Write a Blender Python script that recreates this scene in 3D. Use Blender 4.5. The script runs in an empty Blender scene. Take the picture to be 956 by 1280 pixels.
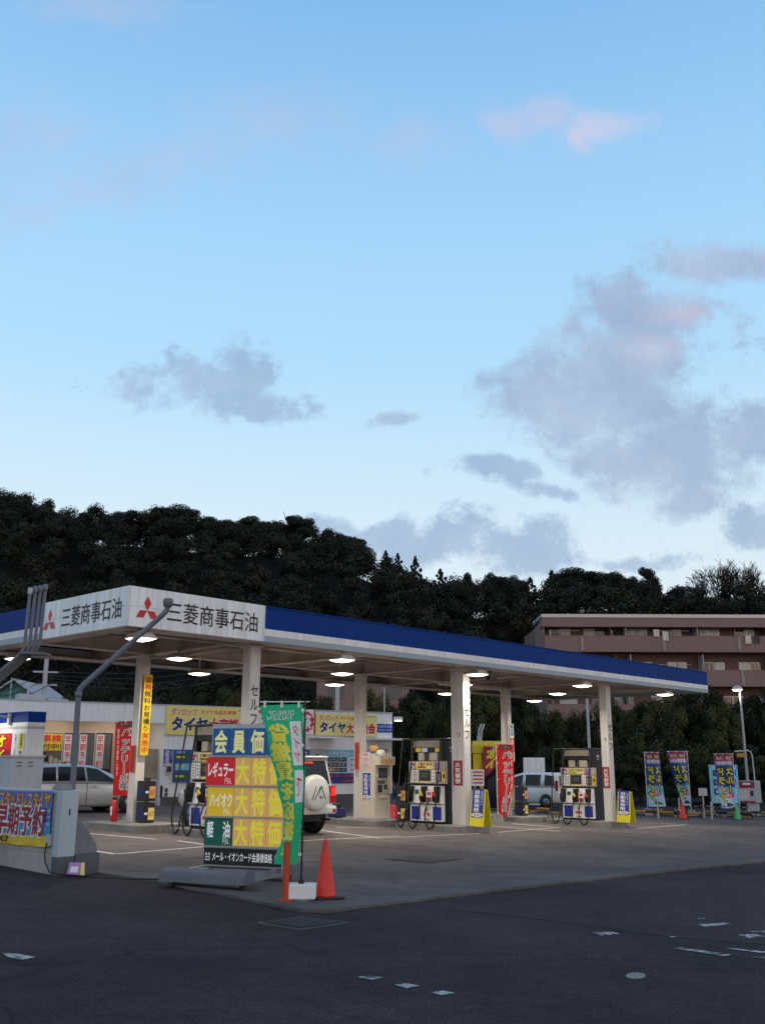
import bpy, math, random
import numpy as np
from mathutils import Vector, Matrix

scene = bpy.context.scene
col = scene.collection
rnd = random.Random(7)

# ------------------------------------------------------------------ camera, sky, sun, exposure
FPX = 1229.0; PITCH = math.radians(14.29); ROLL = math.radians(0.20); EYE = 1.67
cam_d = bpy.data.cameras.new('camera')
cam = bpy.data.objects.new('camera', cam_d); col.objects.link(cam)
cam_d.sensor_fit = 'VERTICAL'; cam_d.sensor_height = 36.0; cam_d.lens = 36.0*FPX/1280.0
cam_d.clip_start = 0.1; cam_d.clip_end = 3000
cam.matrix_world = Matrix.Translation((0, 0, EYE)) @ Matrix.Rotation(math.pi/2+PITCH, 4, 'X') @ Matrix.Rotation(ROLL, 4, 'Z')
scene.camera = cam
vs = scene.view_settings
vs.view_transform = 'Standard'; vs.look = 'None'; vs.gamma = 1.0; vs.exposure = 0.0; vs.use_curve_mapping = False
scene.cycles.use_denoising = True
scene.cycles.max_bounces = 6
scene.cycles.sample_clamp_indirect = 4.0

SUN_ELEV = math.radians(3.0)
SUN_AZ = math.radians(150.0)          # clockwise from +Y (north): low, behind the camera and to the right
SKY_NISHITA = 0.06
SKY_PAINT = 0.93
LAMP_W = 74.0
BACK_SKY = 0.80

def lin(c):
    if isinstance(c, str):
        c = c.lstrip('#'); c = [int(c[i:i+2], 16)/255 for i in (0, 2, 4)]
        return tuple(x/12.92 if x <= 0.04045 else ((x+0.055)/1.055)**2.4 for x in c)
    if isinstance(c, (int, float)): return (c, c, c)
    return tuple(c)

# pixel-free helpers: the camera ray through a photo pixel, cut with real planes
_fw = np.array([0, math.cos(PITCH), math.sin(PITCH)]); _u0 = np.array([0, -math.sin(PITCH), math.cos(PITCH)]); _r0 = np.array([1., 0, 0])
_rt = _r0*math.cos(ROLL)+_u0*math.sin(ROLL); _up = -_r0*math.sin(ROLL)+_u0*math.cos(ROLL)
_O = np.array([0, 0, EYE])
GB, GC = -0.0286, -0.0058             # the site falls gently to the right
def ray(u, v): return _fw+_rt*(u-478)/FPX+_up*(640-v)/FPX
def zg(x, y): return GB*max(-60, min(60, x))+GC*max(-40, min(90, y))
def G(u, v, h=0.0):
    d = ray(u, v); t = (h-EYE)/(d[2]-GB*d[0]-GC*d[1]); return _O+d*t
def YD(u, v, y):
    d = ray(u, v); return _O+d*y/d[1]
def ZD(u, v, z):
    d = ray(u, v); return _O+d*(z-EYE)/d[2]

# world
world = bpy.data.worlds.new('World'); scene.world = world; world.use_nodes = True
def build_world():
    nt = world.node_tree; N = nt.nodes; Lk = nt.links; N.clear()
    def n(t, **k):
        o = N.new(t)
        for a, b in k.items(): setattr(o, a, b)
        return o
    def m(op, a, b=None, c=None, clamp=False):
        o = n('ShaderNodeMath', operation=op, use_clamp=clamp)
        for i, x in enumerate((a, b, c)):
            if x is None: continue
            if isinstance(x, (int, float)): o.inputs[i].default_value = x
            else: Lk.new(x, o.inputs[i])
        return o.outputs[0]
    def vm(op, a, b=None):
        o = n('ShaderNodeVectorMath', operation=op)
        for i, x in enumerate((a, b)):
            if x is None: continue
            if isinstance(x, (tuple, list)): o.inputs[i].default_value = x
            else: Lk.new(x, o.inputs[i])
        return o
    def ss(x, lo, hi):                 # smooth step
        o = n('ShaderNodeMapRange', interpolation_type='SMOOTHSTEP'); Lk.new(x, o.inputs[0])
        o.inputs[1].default_value = lo; o.inputs[2].default_value = hi
        return o.outputs[0]
    def mixc(f, a, b):
        o = n('ShaderNodeMix', data_type='RGBA')
        Lk.new(f, o.inputs[0]) if not isinstance(f, (int, float)) else setattr(o.inputs[0], 'default_value', f)
        for i, x in ((6, a), (7, b)):
            if isinstance(x, tuple): o.inputs[i].default_value = (*x, 1)
            else: Lk.new(x, o.inputs[i])
        return o.outputs[2]
    tc = n('ShaderNodeTexCoord')
    D = vm('NORMALIZE', tc.outputs['Generated']).outputs[0]
    sep = n('ShaderNodeSeparateXYZ'); Lk.new(D, sep.inputs[0]); x, y, z = sep.outputs
    # clear dusk sky: pale at the horizon, blue above, brighter towards the set sun (behind, right)
    elev = m('ARCSINE', z)
    ramp = n('ShaderNodeValToRGB'); Lk.new(m('MULTIPLY', elev, 180/math.pi/90), ramp.inputs[0])
    cr = ramp.color_ramp
    stops = [(0.0, '#dfeaf1'), (0.13, '#dbeaf5'), (0.19, '#c9e5f8'), (0.25, '#b3defb'), (0.34, '#a3d4fa'), (0.46, '#86bdee'), (0.56, '#5f9bd4'), (0.72, '#3f70a6'), (1.0, '#34608f')]
    while len(cr.elements) < len(stops): cr.elements.new(0.5)
    for e, (p, c) in zip(cr.elements, stops): e.position = p; e.color = (*lin(c), 1)
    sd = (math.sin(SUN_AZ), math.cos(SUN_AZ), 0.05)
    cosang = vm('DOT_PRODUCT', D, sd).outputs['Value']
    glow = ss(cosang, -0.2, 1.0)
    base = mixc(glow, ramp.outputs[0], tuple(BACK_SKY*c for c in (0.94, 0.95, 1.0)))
    # clouds live on the dome as (x/y, z/y) of the direction ahead
    yy = m('MAXIMUM', y, 0.05)
    cmb = n('ShaderNodeCombineXYZ'); Lk.new(m('DIVIDE', x, yy), cmb.inputs[0]); Lk.new(m('DIVIDE', z, yy), cmb.inputs[1])
    U = cmb.outputs[0]
    def noise(scale, det, rough, off, vec=U):
        o = n('ShaderNodeTexNoise'); o.inputs['Scale'].default_value = scale; o.inputs['Detail'].default_value = det; o.inputs['Roughness'].default_value = rough
        Lk.new(vm('ADD', vec, (off, off*0.7, off*0.3)).outputs[0], o.inputs['Vector']); return o
    w1 = noise(4.0, 2, 0.5, 3.1)
    warp = vm('MULTIPLY', vm('SUBTRACT', w1.outputs['Color'], (0.5, 0.5, 0.5)).outputs[0], (0.20, 0.12, 0)).outputs[0]
    UW = vm('ADD', U, warp).outputs[0]
    f1 = noise(7.0, 8, 0.62, 1.7); f2 = noise(24.0, 7, 0.66, 9.3)
    def uv(u, v):
        d = ray(u, v); return d[0]/d[1], d[2]/d[1]
    def field(blobs):
        F = None
        for (u, v, ru, rv) in blobs:
            a, b = uv(u, v); a1, b1 = uv(u+ru, v); a2, b2 = uv(u, v-rv)
            s = vm('SUBTRACT', UW, (a, b, 0)).outputs[0]
            l = vm('LENGTH', vm('MULTIPLY', s, (1/abs(a1-a), 1/abs(b2-b), 0)).outputs[0]).outputs['Value']
            F = l if F is None else m('SMOOTH_MIN', F, l, 0.45)
        return F
    big = [(675, 515, 95, 55), (765, 480, 125, 85), (820, 400, 85, 60), (880, 325, 75, 32), (840, 560, 90, 70), (760, 560, 90, 45), (950, 545, 55, 34), (850, 620, 60, 30)]
    low = [(470, 660, 90, 20), (560, 672, 60, 24), (672, 680, 60, 40), (395, 640, 60, 18), (655, 615, 65, 14), (800, 700, 90, 16), (950, 655, 55, 34), (330, 690, 110, 14),
           (262, 484, 118, 50), (315, 455, 66, 46), (320, 505, 60, 30), (466, 536, 52, 18), (960, 440, 40, 26), (600, 600, 60, 16)]
    pink = [(500, 190, 110, 46), (200, 190, 190, 46), (30, 160, 120, 70), (30, 262, 90, 50), (140, 10, 140, 34), (120, 220, 200, 60), (330, 150, 140, 60)]
    nz = m('ADD', m('MULTIPLY', m('SUBTRACT', f1.outputs['Fac'], 0.5), 1.7), m('MULTIPLY', m('SUBTRACT', f2.outputs['Fac'], 0.5), 1.7))
    ahead = ss(y, 0.05, 0.25)
    mb = m('MULTIPLY', ss(m('ADD', field(big), nz), 1.16, 0.42), 0.86)
    ml = m('MULTIPLY', ss(m('ADD', field(low), m('MULTIPLY', nz, 1.6)), 0.98, 0.22), 0.78)
    mp = m('MULTIPLY', ss(m('ADD', field(pink), nz), 1.15, -0.1), 0.50)
    # wide broken veil low over the right, and everywhere out of the picture
    veil = noise(2.6, 7, 0.62, 5.5, D)
    mv = m('MULTIPLY', ss(veil.outputs['Fac'], 0.50, 0.78), 0.35)
    shade = ss(f1.outputs['Fac'], 0.3, 0.75)
    cgrey = mixc(shade, lin('#97a9c8'), lin('#b9c6dd'))
    clow = mixc(shade, lin('#8fa6c8'), lin('#b4c6df'))
    cpink = mixc(shade, lin('#a9c0e4'), lin('#c3c8e0'))
    blush = m('MULTIPLY', ss(m('ADD', field([(865, 395, 42, 26), (820, 440, 60, 22), (945, 432, 40, 24), (940, 310, 40, 20)]), nz), 1.05, -0.1), 0.42)
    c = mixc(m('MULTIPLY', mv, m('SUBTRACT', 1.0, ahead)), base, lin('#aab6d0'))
    c = mixc(m('MULTIPLY', mp, ahead), c, cpink)
    wisp = m('MULTIPLY', ss(m('ADD', field([(690, 163, 80, 34), (640, 175, 45, 26)]), nz), 1.1, 0.1), 0.55); wisp2 = m('MULTIPLY', ss(m('ADD', field([(770, 168, 55, 22), (740, 182, 24, 16)]), nz), 1.1, 0.0), 0.50)
    c = mixc(m('MULTIPLY', wisp, ahead), c, lin('#cfcbe2')); c = mixc(m('MULTIPLY', wisp2, ahead), c, lin('#e4d4e4'))
    c = mixc(m('MULTIPLY', ml, ahead), c, clow)
    c = mixc(m('MULTIPLY', mb, ahead), c, cgrey)
    c = mixc(m('MULTIPLY', m('MULTIPLY', blush, ahead), m('MAXIMUM', mb, mp)), c, lin('#e6c6d2'))
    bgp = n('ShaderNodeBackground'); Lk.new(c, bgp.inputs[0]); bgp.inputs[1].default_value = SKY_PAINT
    sky = n('ShaderNodeTexSky', sky_type='NISHITA'); sky.sun_disc = False; sky.sun_elevation = SUN_ELEV; sky.sun_rotation = SUN_AZ
    sky.air_density = 1.0; sky.dust_density = 1.5; sky.ozone_density = 2.0
    bgn = n('ShaderNodeBackground'); Lk.new(sky.outputs[0], bgn.inputs[0]); bgn.inputs[1].default_value = SKY_NISHITA
    add = n('ShaderNodeAddShader'); Lk.new(bgp.outputs[0], add.inputs[0]); Lk.new(bgn.outputs[0], add.inputs[1])
    out = n('ShaderNodeOutputWorld'); Lk.new(add.outputs[0], out.inputs[0])
build_world()

sd = bpy.data.lights.new('sun', 'SUN'); sd.energy = 0.06; sd.angle = math.radians(20); sd.color = (1.0, 0.93, 0.88)
so = bpy.data.objects.new('sun', sd); col.objects.link(so)
so.rotation_euler = Vector((-math.sin(SUN_AZ)*math.cos(SUN_ELEV), -math.cos(SUN_AZ)*math.cos(SUN_ELEV), -math.sin(SUN_ELEV))).to_track_quat('-Z', 'Y').to_euler()

# ------------------------------------------------------------------ materials
def mat(name, c, rough=0.6, metal=0.0, var=0.12, scale=3.0, bump=0.0, bscale=60.0, emit=0.0, streak=0.0, spec=None, c2=None, c2s=1.0):
    m = bpy.data.materials.new(name); m.use_nodes = True
    nt = m.node_tree; N = nt.nodes; Lk = nt.links
    b = N['Principled BSDF']; c = lin(c)
    b.inputs['Roughness'].default_value = rough; b.inputs['Metallic'].default_value = metal
    if spec is not None: b.inputs['Specular IOR Level'].default_value = spec
    tc = N.new('ShaderNodeTexCoord')
    cur = None
    def mul(fac_socket, lo, hi, prev):
        mr = N.new('ShaderNodeMapRange'); Lk.new(fac_socket, mr.inputs[0]); mr.inputs[1].default_value = 0.3; mr.inputs[2].default_value = 0.7
        mr.inputs[3].default_value = lo; mr.inputs[4].default_value = hi
        mx = N.new('ShaderNodeMix'); mx.data_type = 'RGBA'; mx.blend_type = 'MULTIPLY'; mx.inputs[0].default_value = 1
        if prev is None: mx.inputs[6].default_value = (*c, 1)
        else: Lk.new(prev, mx.inputs[6])
        Lk.new(mr.outputs[0], mx.inputs[7]); return mx.outputs[2]
    if c2 is not None:
        n0 = N.new('ShaderNodeTexNoise'); n0.inputs['Scale'].default_value = c2s; n0.inputs['Detail'].default_value = 5; Lk.new(tc.outputs['Object'], n0.inputs['Vector'])
        r0 = N.new('ShaderNodeMapRange'); r0.inputs[1].default_value = 0.45; r0.inputs[2].default_value = 0.62; Lk.new(n0.outputs['Fac'], r0.inputs[0])
        mx = N.new('ShaderNodeMix'); mx.data_type = 'RGBA'; Lk.new(r0.outputs[0], mx.inputs[0]); mx.inputs[6].default_value = (*c, 1); mx.inputs[7].default_value = (*lin(c2), 1)
        cur = mx.outputs[2]
    if var:
        n1 = N.new('ShaderNodeTexNoise'); n1.inputs['Scale'].default_value = scale; n1.inputs['Detail'].default_value = 6; n1.inputs['Roughness'].default_value = 0.6
        Lk.new(tc.outputs['Object'], n1.inputs['Vector'])
        cur = mul(n1.outputs['Fac'], 1-var, 1+var, cur)
    if streak:
        mp = N.new('ShaderNodeMapping'); mp.inputs['Scale'].default_value = (5, 5, 0.35); Lk.new(tc.outputs['Object'], mp.inputs[0])
        n2 = N.new('ShaderNodeTexNoise'); n2.inputs['Scale'].default_value = 1.6; n2.inputs['Detail'].default_value = 5; Lk.new(mp.outputs[0], n2.inputs['Vector'])
        cur = mul(n2.outputs['Fac'], 1-streak, 1+streak*0.4, cur)
    if cur is not None: Lk.new(cur, b.inputs['Base Color'])
    else: b.inputs['Base Color'].default_value = (*c, 1)
    if bump:
        n3 = N.new('ShaderNodeTexNoise'); n3.inputs['Scale'].default_value = bscale; n3.inputs['Detail'].default_value = 3; Lk.new(tc.outputs['Object'], n3.inputs['Vector'])
        bp = N.new('ShaderNodeBump'); bp.inputs['Strength'].default_value = bump; bp.inputs['Distance'].default_value = 0.02
        Lk.new(n3.outputs['Fac'], bp.inputs['Height']); Lk.new(bp.outputs[0], b.inputs['Normal'])
    if emit:
        b.inputs['Emission Color'].default_value = (*c, 1); b.inputs['Emission Strength'].default_value = emit
    return m

def ground_mat(name, c, speck=0.35, patch=0.22, pscale=0.25, crack=0.0, stain=0.0, rough=0.85):
    m = bpy.data.materials.new(name); m.use_nodes = True
    nt = m.node_tree; N = nt.nodes; Lk = nt.links; b = N['Principled BSDF']; b.inputs['Roughness'].default_value = rough
    b.inputs['Specular IOR Level'].default_value = 0.12
    tc = N.new('ShaderNodeTexCoord'); V = tc.outputs['Object']
    cur = None
    def nz(scale, det, rg, vec=V):
        o = N.new('ShaderNodeTexNoise'); o.inputs['Scale'].default_value = scale; o.inputs['Detail'].default_value = det; o.inputs['Roughness'].default_value = rg
        Lk.new(vec, o.inputs['Vector']); return o.outputs['Fac']
    def mul(s, a0, a1, lo, hi):
        nonlocal cur
        mr = N.new('ShaderNodeMapRange'); Lk.new(s, mr.inputs[0]); mr.inputs[1].default_value = a0; mr.inputs[2].default_value = a1; mr.inputs[3].default_value = lo; mr.inputs[4].default_value = hi
        mx = N.new('ShaderNodeMix'); mx.data_type = 'RGBA'; mx.blend_type = 'MULTIPLY'; mx.inputs[0].default_value = 1
        if cur is None: mx.inputs[6].default_value = (*lin(c), 1)
        else: Lk.new(cur, mx.inputs[6])
        Lk.new(mr.outputs[0], mx.inputs[7]); cur = mx.outputs[2]
    fine = nz(38.0, 4, 0.75); mid = nz(6.0, 5, 0.6)
    mul(fine, 0.3, 0.7, 1-speck, 1+speck); mul(nz(pscale, 4, 0.55), 0.35, 0.65, 1-patch, 1+patch); mul(mid, 0.3, 0.7, 0.86, 1.14); mul(nz(1.6, 4, 0.6), 0.35, 0.65, 0.88, 1.12)
    if stain:
        mul(nz(1.1, 5, 0.65), 0.52, 0.72, 1.0, 1-stain)
    if crack:
        vo = N.new('ShaderNodeTexVoronoi'); vo.feature = 'DISTANCE_TO_EDGE'; vo.inputs['Scale'].default_value = 0.16
        wv = N.new('ShaderNodeTexNoise'); wv.inputs['Scale'].default_value = 0.9; wv.inputs['Detail'].default_value = 5; Lk.new(V, wv.inputs['Vector'])
        ad = N.new('ShaderNodeVectorMath'); ad.operation = 'MULTIPLY_ADD'; Lk.new(wv.outputs['Color'], ad.inputs[0]); ad.inputs[1].default_value = (1.6, 1.6, 0); Lk.new(V, ad.inputs[2])
        Lk.new(ad.outputs[0], vo.inputs['Vector'])
        mul(vo.outputs['Distance'], 0.0, 0.006, 1-crack, 1.0)
    Lk.new(cur, b.inputs['Base Color'])
    bp = N.new('ShaderNodeBump'); bp.inputs['Strength'].default_value = 0.5; bp.inputs['Distance'].default_value = 0.012
    Lk.new(fine, bp.inputs['Height']); Lk.new(bp.outputs[0], b.inputs['Normal'])
    return m

X = {}
X['asphalt'] = ground_mat('road asphalt', (0.046, 0.034, 0.038), speck=0.7, patch=0.34, crack=0.45)
X['forecourt'] = ground_mat('forecourt concrete', (0.130, 0.110, 0.104), speck=0.25, patch=0.22, stain=0.3)
X['lot'] = ground_mat('car park asphalt', (0.05, 0.05, 0.055), speck=0.3)
X['kerb'] = ground_mat('kerb concrete', (0.13, 0.122, 0.114), speck=0.3, stain=0.3)
X['island'] = ground_mat('island concrete', (0.2, 0.195, 0.19), speck=0.25, stain=0.25)
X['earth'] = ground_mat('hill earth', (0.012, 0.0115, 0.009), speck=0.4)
X['paint'] = mat('worn white road paint', (0.5, 0.5, 0.48), 0.8, var=0.35, scale=9)
X['paintworn'] = mat('broken white road paint', (0.42, 0.42, 0.42), 0.85, var=0.4, scale=14, c2=(0.05, 0.047, 0.05), c2s=11)
X['patch'] = ground_mat('newer asphalt patch', (0.0235, 0.015, 0.0175), speck=0.8, patch=0.15)
X['patch2'] = ground_mat('older pale asphalt', (0.051, 0.038, 0.042), speck=0.8, patch=0.2)
X['gratedark'] = mat('drain grate iron', (0.035, 0.032, 0.034), 0.7, var=0.3, scale=6, spec=0.1)
X['seam'] = mat('tar seam', (0.026, 0.021, 0.023), 0.6, var=0.2)
X['white'] = mat('white painted steel', (0.78, 0.78, 0.78), 0.45, var=0.05, scale=1.2, streak=0.16)
X['panel'] = mat('white sign panel', (0.84, 0.85, 0.87), 0.4, var=0.05, scale=1.0, streak=0.24)
X['blue'] = mat('fascia blue', (0.002, 0.037, 0.23), 0.55, var=0.08, streak=0.10, spec=0.12)
X['fgrey'] = mat('fascia grey', (0.33, 0.38, 0.43), 0.5, var=0.05)
X['soffit'] = mat('dirty soffit steel', (0.62, 0.53, 0.47), 0.6, var=0.2, scale=1.3, c2=(0.46, 0.38, 0.33), c2s=0.8)
X['colpaint'] = mat('column paint', (0.66, 0.63, 0.60), 0.5, var=0.06, streak=0.12)
X['black'] = mat('black paint', (0.012, 0.012, 0.014), 0.35, var=0.1)
X['ink'] = mat('black lettering', (0.012, 0.012, 0.016), 0.5, var=0)
X['rubber'] = mat('black rubber', (0.014, 0.014, 0.015), 0.6, var=0.1)
X['dark'] = mat('dark recess', (0.02, 0.02, 0.022), 0.5, var=0.1)
X['red'] = mat('sign red', (0.55, 0.012, 0.02), 0.45, var=0.08)
X['crimson'] = mat('faded crimson', (0.30, 0.012, 0.03), 0.5, var=0.08)
X['logored'] = mat('emblem red', (0.58, 0.008, 0.014), 0.4, var=0.03)
X['yellow'] = mat('sign yellow', (0.72, 0.50, 0.02), 0.5, var=0.06)
X['lemon'] = mat('lemon lettering', (0.72, 0.62, 0.03), 0.5, var=0.0)
X['lyellow'] = mat('pale yellow print', (0.78, 0.66, 0.22), 0.5, var=0.04)
X['ochre'] = mat('faded ochre board', (0.66, 0.36, 0.12), 0.5, var=0.10)
X['orange'] = mat('orange plastic', (0.50, 0.055, 0.012), 0.5, var=0.08)
X['posterblue'] = mat('poster blue', (0.012, 0.03, 0.32), 0.5, var=0.06)
X['cellblue'] = mat('sign cell blue', (0.005, 0.07, 0.30), 0.4, var=0.06)
X['navy'] = mat('navy print', (0.012, 0.02, 0.12), 0.5, var=0.05)
X['cyan'] = mat('light blue print', (0.16, 0.48, 0.68), 0.5, var=0.08)
X['skyblue'] = mat('pale blue print', (0.42, 0.62, 0.78), 0.5, var=0.06)
X['pink'] = mat('pink print', (0.62, 0.06, 0.22), 0.5, var=0.08)
X['flagpink'] = mat('flag magenta print', (0.34, 0.05, 0.14), 0.6, var=0.1)
X['purple'] = mat('lilac print', (0.42, 0.22, 0.55), 0.5, var=0.08)
X['green'] = mat('flag green cloth', (0.035, 0.60, 0.28), 0.7, var=0.06)
X['dgreen'] = mat('sign dark green', (0.006, 0.085, 0.06), 0.4, var=0.06)
X['conegreen'] = mat('cone green', (0.05, 0.42, 0.16), 0.5, var=0.08)
X['conered'] = mat('cone red', (0.68, 0.03, 0.015), 0.5, var=0.10, streak=0.1)
X['paper'] = mat('white print', (0.76, 0.76, 0.76), 0.55, var=0.03)
X['cream'] = mat('cream paint', (0.62, 0.56, 0.46), 0.5, var=0.06, streak=0.08)
X['pumpcream'] = mat('worn pump panel', (0.36, 0.325, 0.27), 0.5, var=0.18, scale=5)
X['pumpgrey'] = mat('pump header grey', (0.25, 0.22, 0.19), 0.5, var=0.12)
X['beige'] = mat('beige panel', (0.42, 0.37, 0.31), 0.5, var=0.08)
X['wallwhite'] = mat('shop white wall', (0.78, 0.80, 0.83), 0.55, var=0.05, streak=0.1)
X['interior'] = mat('shop interior plaster', (0.46, 0.36, 0.28), 0.6, var=0.1)
X['plinth'] = mat('dark plinth paint', (0.07, 0.075, 0.085), 0.6, var=0.12)
X['metal'] = mat('galvanised steel', (0.30, 0.32, 0.35), 0.42, 0.4, var=0.12)
X['lgrey'] = mat('light grey paint', (0.42, 0.44, 0.47), 0.5, var=0.06, streak=0.08)
X['steelgrey'] = mat('ridged grey plastic', (0.13, 0.135, 0.16), 0.5, var=0.12)
X['pipe'] = mat('slate grey pipe', (0.15, 0.165, 0.20), 0.5, 0.0, var=0.15, streak=0.15)
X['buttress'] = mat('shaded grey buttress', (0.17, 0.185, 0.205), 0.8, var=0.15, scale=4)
X['glass'] = mat('dark car glass', (0.012, 0.015, 0.018), 0.08, var=0.0, spec=0.3)
X['wglass'] = mat('window glass', (0.03, 0.035, 0.04), 0.08, var=0.3, scale=0.4, spec=0.7)
X['curtain'] = mat('net curtain behind glass', (0.52, 0.54, 0.54), 0.3, var=0.15, scale=2)
X['silver'] = mat('silver car paint', (0.56, 0.57, 0.59), 0.25, 0.3, var=0.02)
X['carwhite'] = mat('white car paint', (0.82, 0.82, 0.81), 0.22, var=0.02)
X['carcream'] = mat('pearl white car paint', (0.62, 0.61, 0.56), 0.24, var=0.03)
X['cardark'] = mat('dark car paint', (0.03, 0.035, 0.05), 0.2, 0.3, var=0.02)
X['rim'] = mat('alloy', (0.4, 0.4, 0.42), 0.35, 0.7, var=0.05)
X['tail'] = mat('tail lamp red', (0.36, 0.008, 0.008), 0.2, var=0.0)
X['taillit'] = mat('lit tail lamp', (1.0, 0.03, 0.02), 0.2, var=0.0, emit=0.7)
X['block'] = mat('painted block wall', (0.40, 0.37, 0.36), 0.8, var=0.1, scale=4, bump=0.4, bscale=50, c2=(0.33, 0.30, 0.28), c2s=1.5)
X['mortar'] = mat('block joints', (0.24, 0.22, 0.21), 0.9, var=0.1)
X['paleblue'] = mat('pale blue paint', (0.42, 0.50, 0.56), 0.5, var=0.05, streak=0.08)
X['concrete'] = mat('old concrete', (0.24, 0.235, 0.225), 0.85, var=0.18, scale=5, bump=0.3)
X['greypaint'] = mat('grey base paint', (0.085, 0.095, 0.115), 0.6, var=0.12)
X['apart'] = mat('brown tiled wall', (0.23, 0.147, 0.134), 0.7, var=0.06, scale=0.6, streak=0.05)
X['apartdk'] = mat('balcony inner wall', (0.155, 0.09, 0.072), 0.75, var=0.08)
X['apartpost'] = mat('weathered balcony post', (0.30, 0.25, 0.23), 0.7, var=0.15)
X['alu'] = mat('aluminium trim', (0.5, 0.48, 0.46), 0.4, 0.3, var=0.06)
X['lens'] = mat('lamp lens', (1.0, 0.90, 0.76), 0.4, var=0, emit=7.0)
X['lens2'] = mat('street lamp lens', (1.0, 0.88, 0.78), 0.4, var=0, emit=6.0)
X['cloth'] = mat('laundry cloth', (0.6, 0.55, 0.5), 0.8, var=0.1)
X['clothdk'] = mat('dark laundry', (0.06, 0.05, 0.06), 0.8, var=0.1)
X['teal'] = mat('teal wall', (0.06, 0.2, 0.2), 0.7, var=0.1)
X['roofgrey'] = mat('grey roof tiles', (0.10, 0.105, 0.11), 0.7, var=0.15, scale=6)
X['bark'] = mat('bark', (0.045, 0.036, 0.028), 0.9, var=0.2, scale=8)
X['barkbrown'] = mat('bare twig brown', (0.034, 0.023, 0.019), 0.9, var=0.2, scale=8)
X['barkgrey'] = mat('grey bark', (0.10, 0.085, 0.075), 0.9, var=0.2, scale=8)
def leaf(name, c):
    m = mat(name, c, 0.7, var=0.35, scale=0.7, spec=0.08); return m
X['l1'] = leaf('evergreen leaf dark', (0.016, 0.022, 0.013)); X['l2'] = leaf('evergreen leaf', (0.027, 0.034, 0.017)); X['l3'] = leaf('evergreen leaf light', (0.050, 0.055, 0.023))
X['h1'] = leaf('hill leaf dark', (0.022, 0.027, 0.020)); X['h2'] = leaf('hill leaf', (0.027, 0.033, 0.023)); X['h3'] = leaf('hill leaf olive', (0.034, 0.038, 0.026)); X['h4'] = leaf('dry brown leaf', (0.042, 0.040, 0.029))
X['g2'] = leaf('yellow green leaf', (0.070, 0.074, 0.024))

X['flaglemon'] = mat('flag yellow print', (0.86, 0.78, 0.08), 0.6, var=0.05); X['flagwhite'] = mat('flag white print', (0.76, 0.78, 0.80), 0.6, var=0.04)
for k_ in ('green', 'red', 'flagpink'):
    if k_ == 'red': X['redcloth'] = mat('flag red cloth', (0.60, 0.014, 0.02), 0.6, var=0.08); k_ = 'redcloth'
    nt_ = X[k_].node_tree; b_ = nt_.nodes['Principled BSDF']; tr = nt_.nodes.new('ShaderNodeBsdfTranslucent'); mx_ = nt_.nodes.new('ShaderNodeMixShader'); mx_.inputs[0].default_value = 0.45
    src = b_.inputs['Base Color'].links[0].from_socket; nt_.links.new(src, tr.inputs[0]); nt_.links.new(b_.outputs[0], mx_.inputs[1]); nt_.links.new(tr.outputs[0], mx_.inputs[2]); nt_.links.new(mx_.outputs[0], nt_.nodes['Material Output'].inputs[0])
# ------------------------------------------------------------------ glyph meshes
_gl = {}
def glyphs(s, bold=0.0):
    k = (s, bold)
    if k in _gl: return _gl[k]
    cu = bpy.data.curves.new('tmp', 'FONT'); cu.body = s; cu.size = 1; cu.resolution_u = 2; cu.fill_mode = 'FRONT'; cu.bevel_depth = max(bold, 0.0); cu.bevel_resolution = 0
    o = bpy.data.objects.new('tmp', cu); col.objects.link(o)
    dg = bpy.context.evaluated_depsgraph_get()
    e = o.evaluated_get(dg); me = e.to_mesh()
    co = [tuple(v.co) for v in me.vertices]; ff0 = [tuple(p.vertices) for p in me.polygons if all(co[i][2] > -1e-5 for i in p.vertices)]
    used = sorted({i for f in ff0 for i in f}); ix = {i: k for k, i in enumerate(used)}
    vv = [(co[i][0], co[i][1], co[i][2]/bold if bold > 0 else 0.0) for i in used]; ff = [tuple(ix[i] for i in f) for f in ff0]
    e.to_mesh_clear(); bpy.data.objects.remove(o); bpy.data.curves.remove(cu)
    _gl[k] = (vv, ff); return vv, ff

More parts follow.
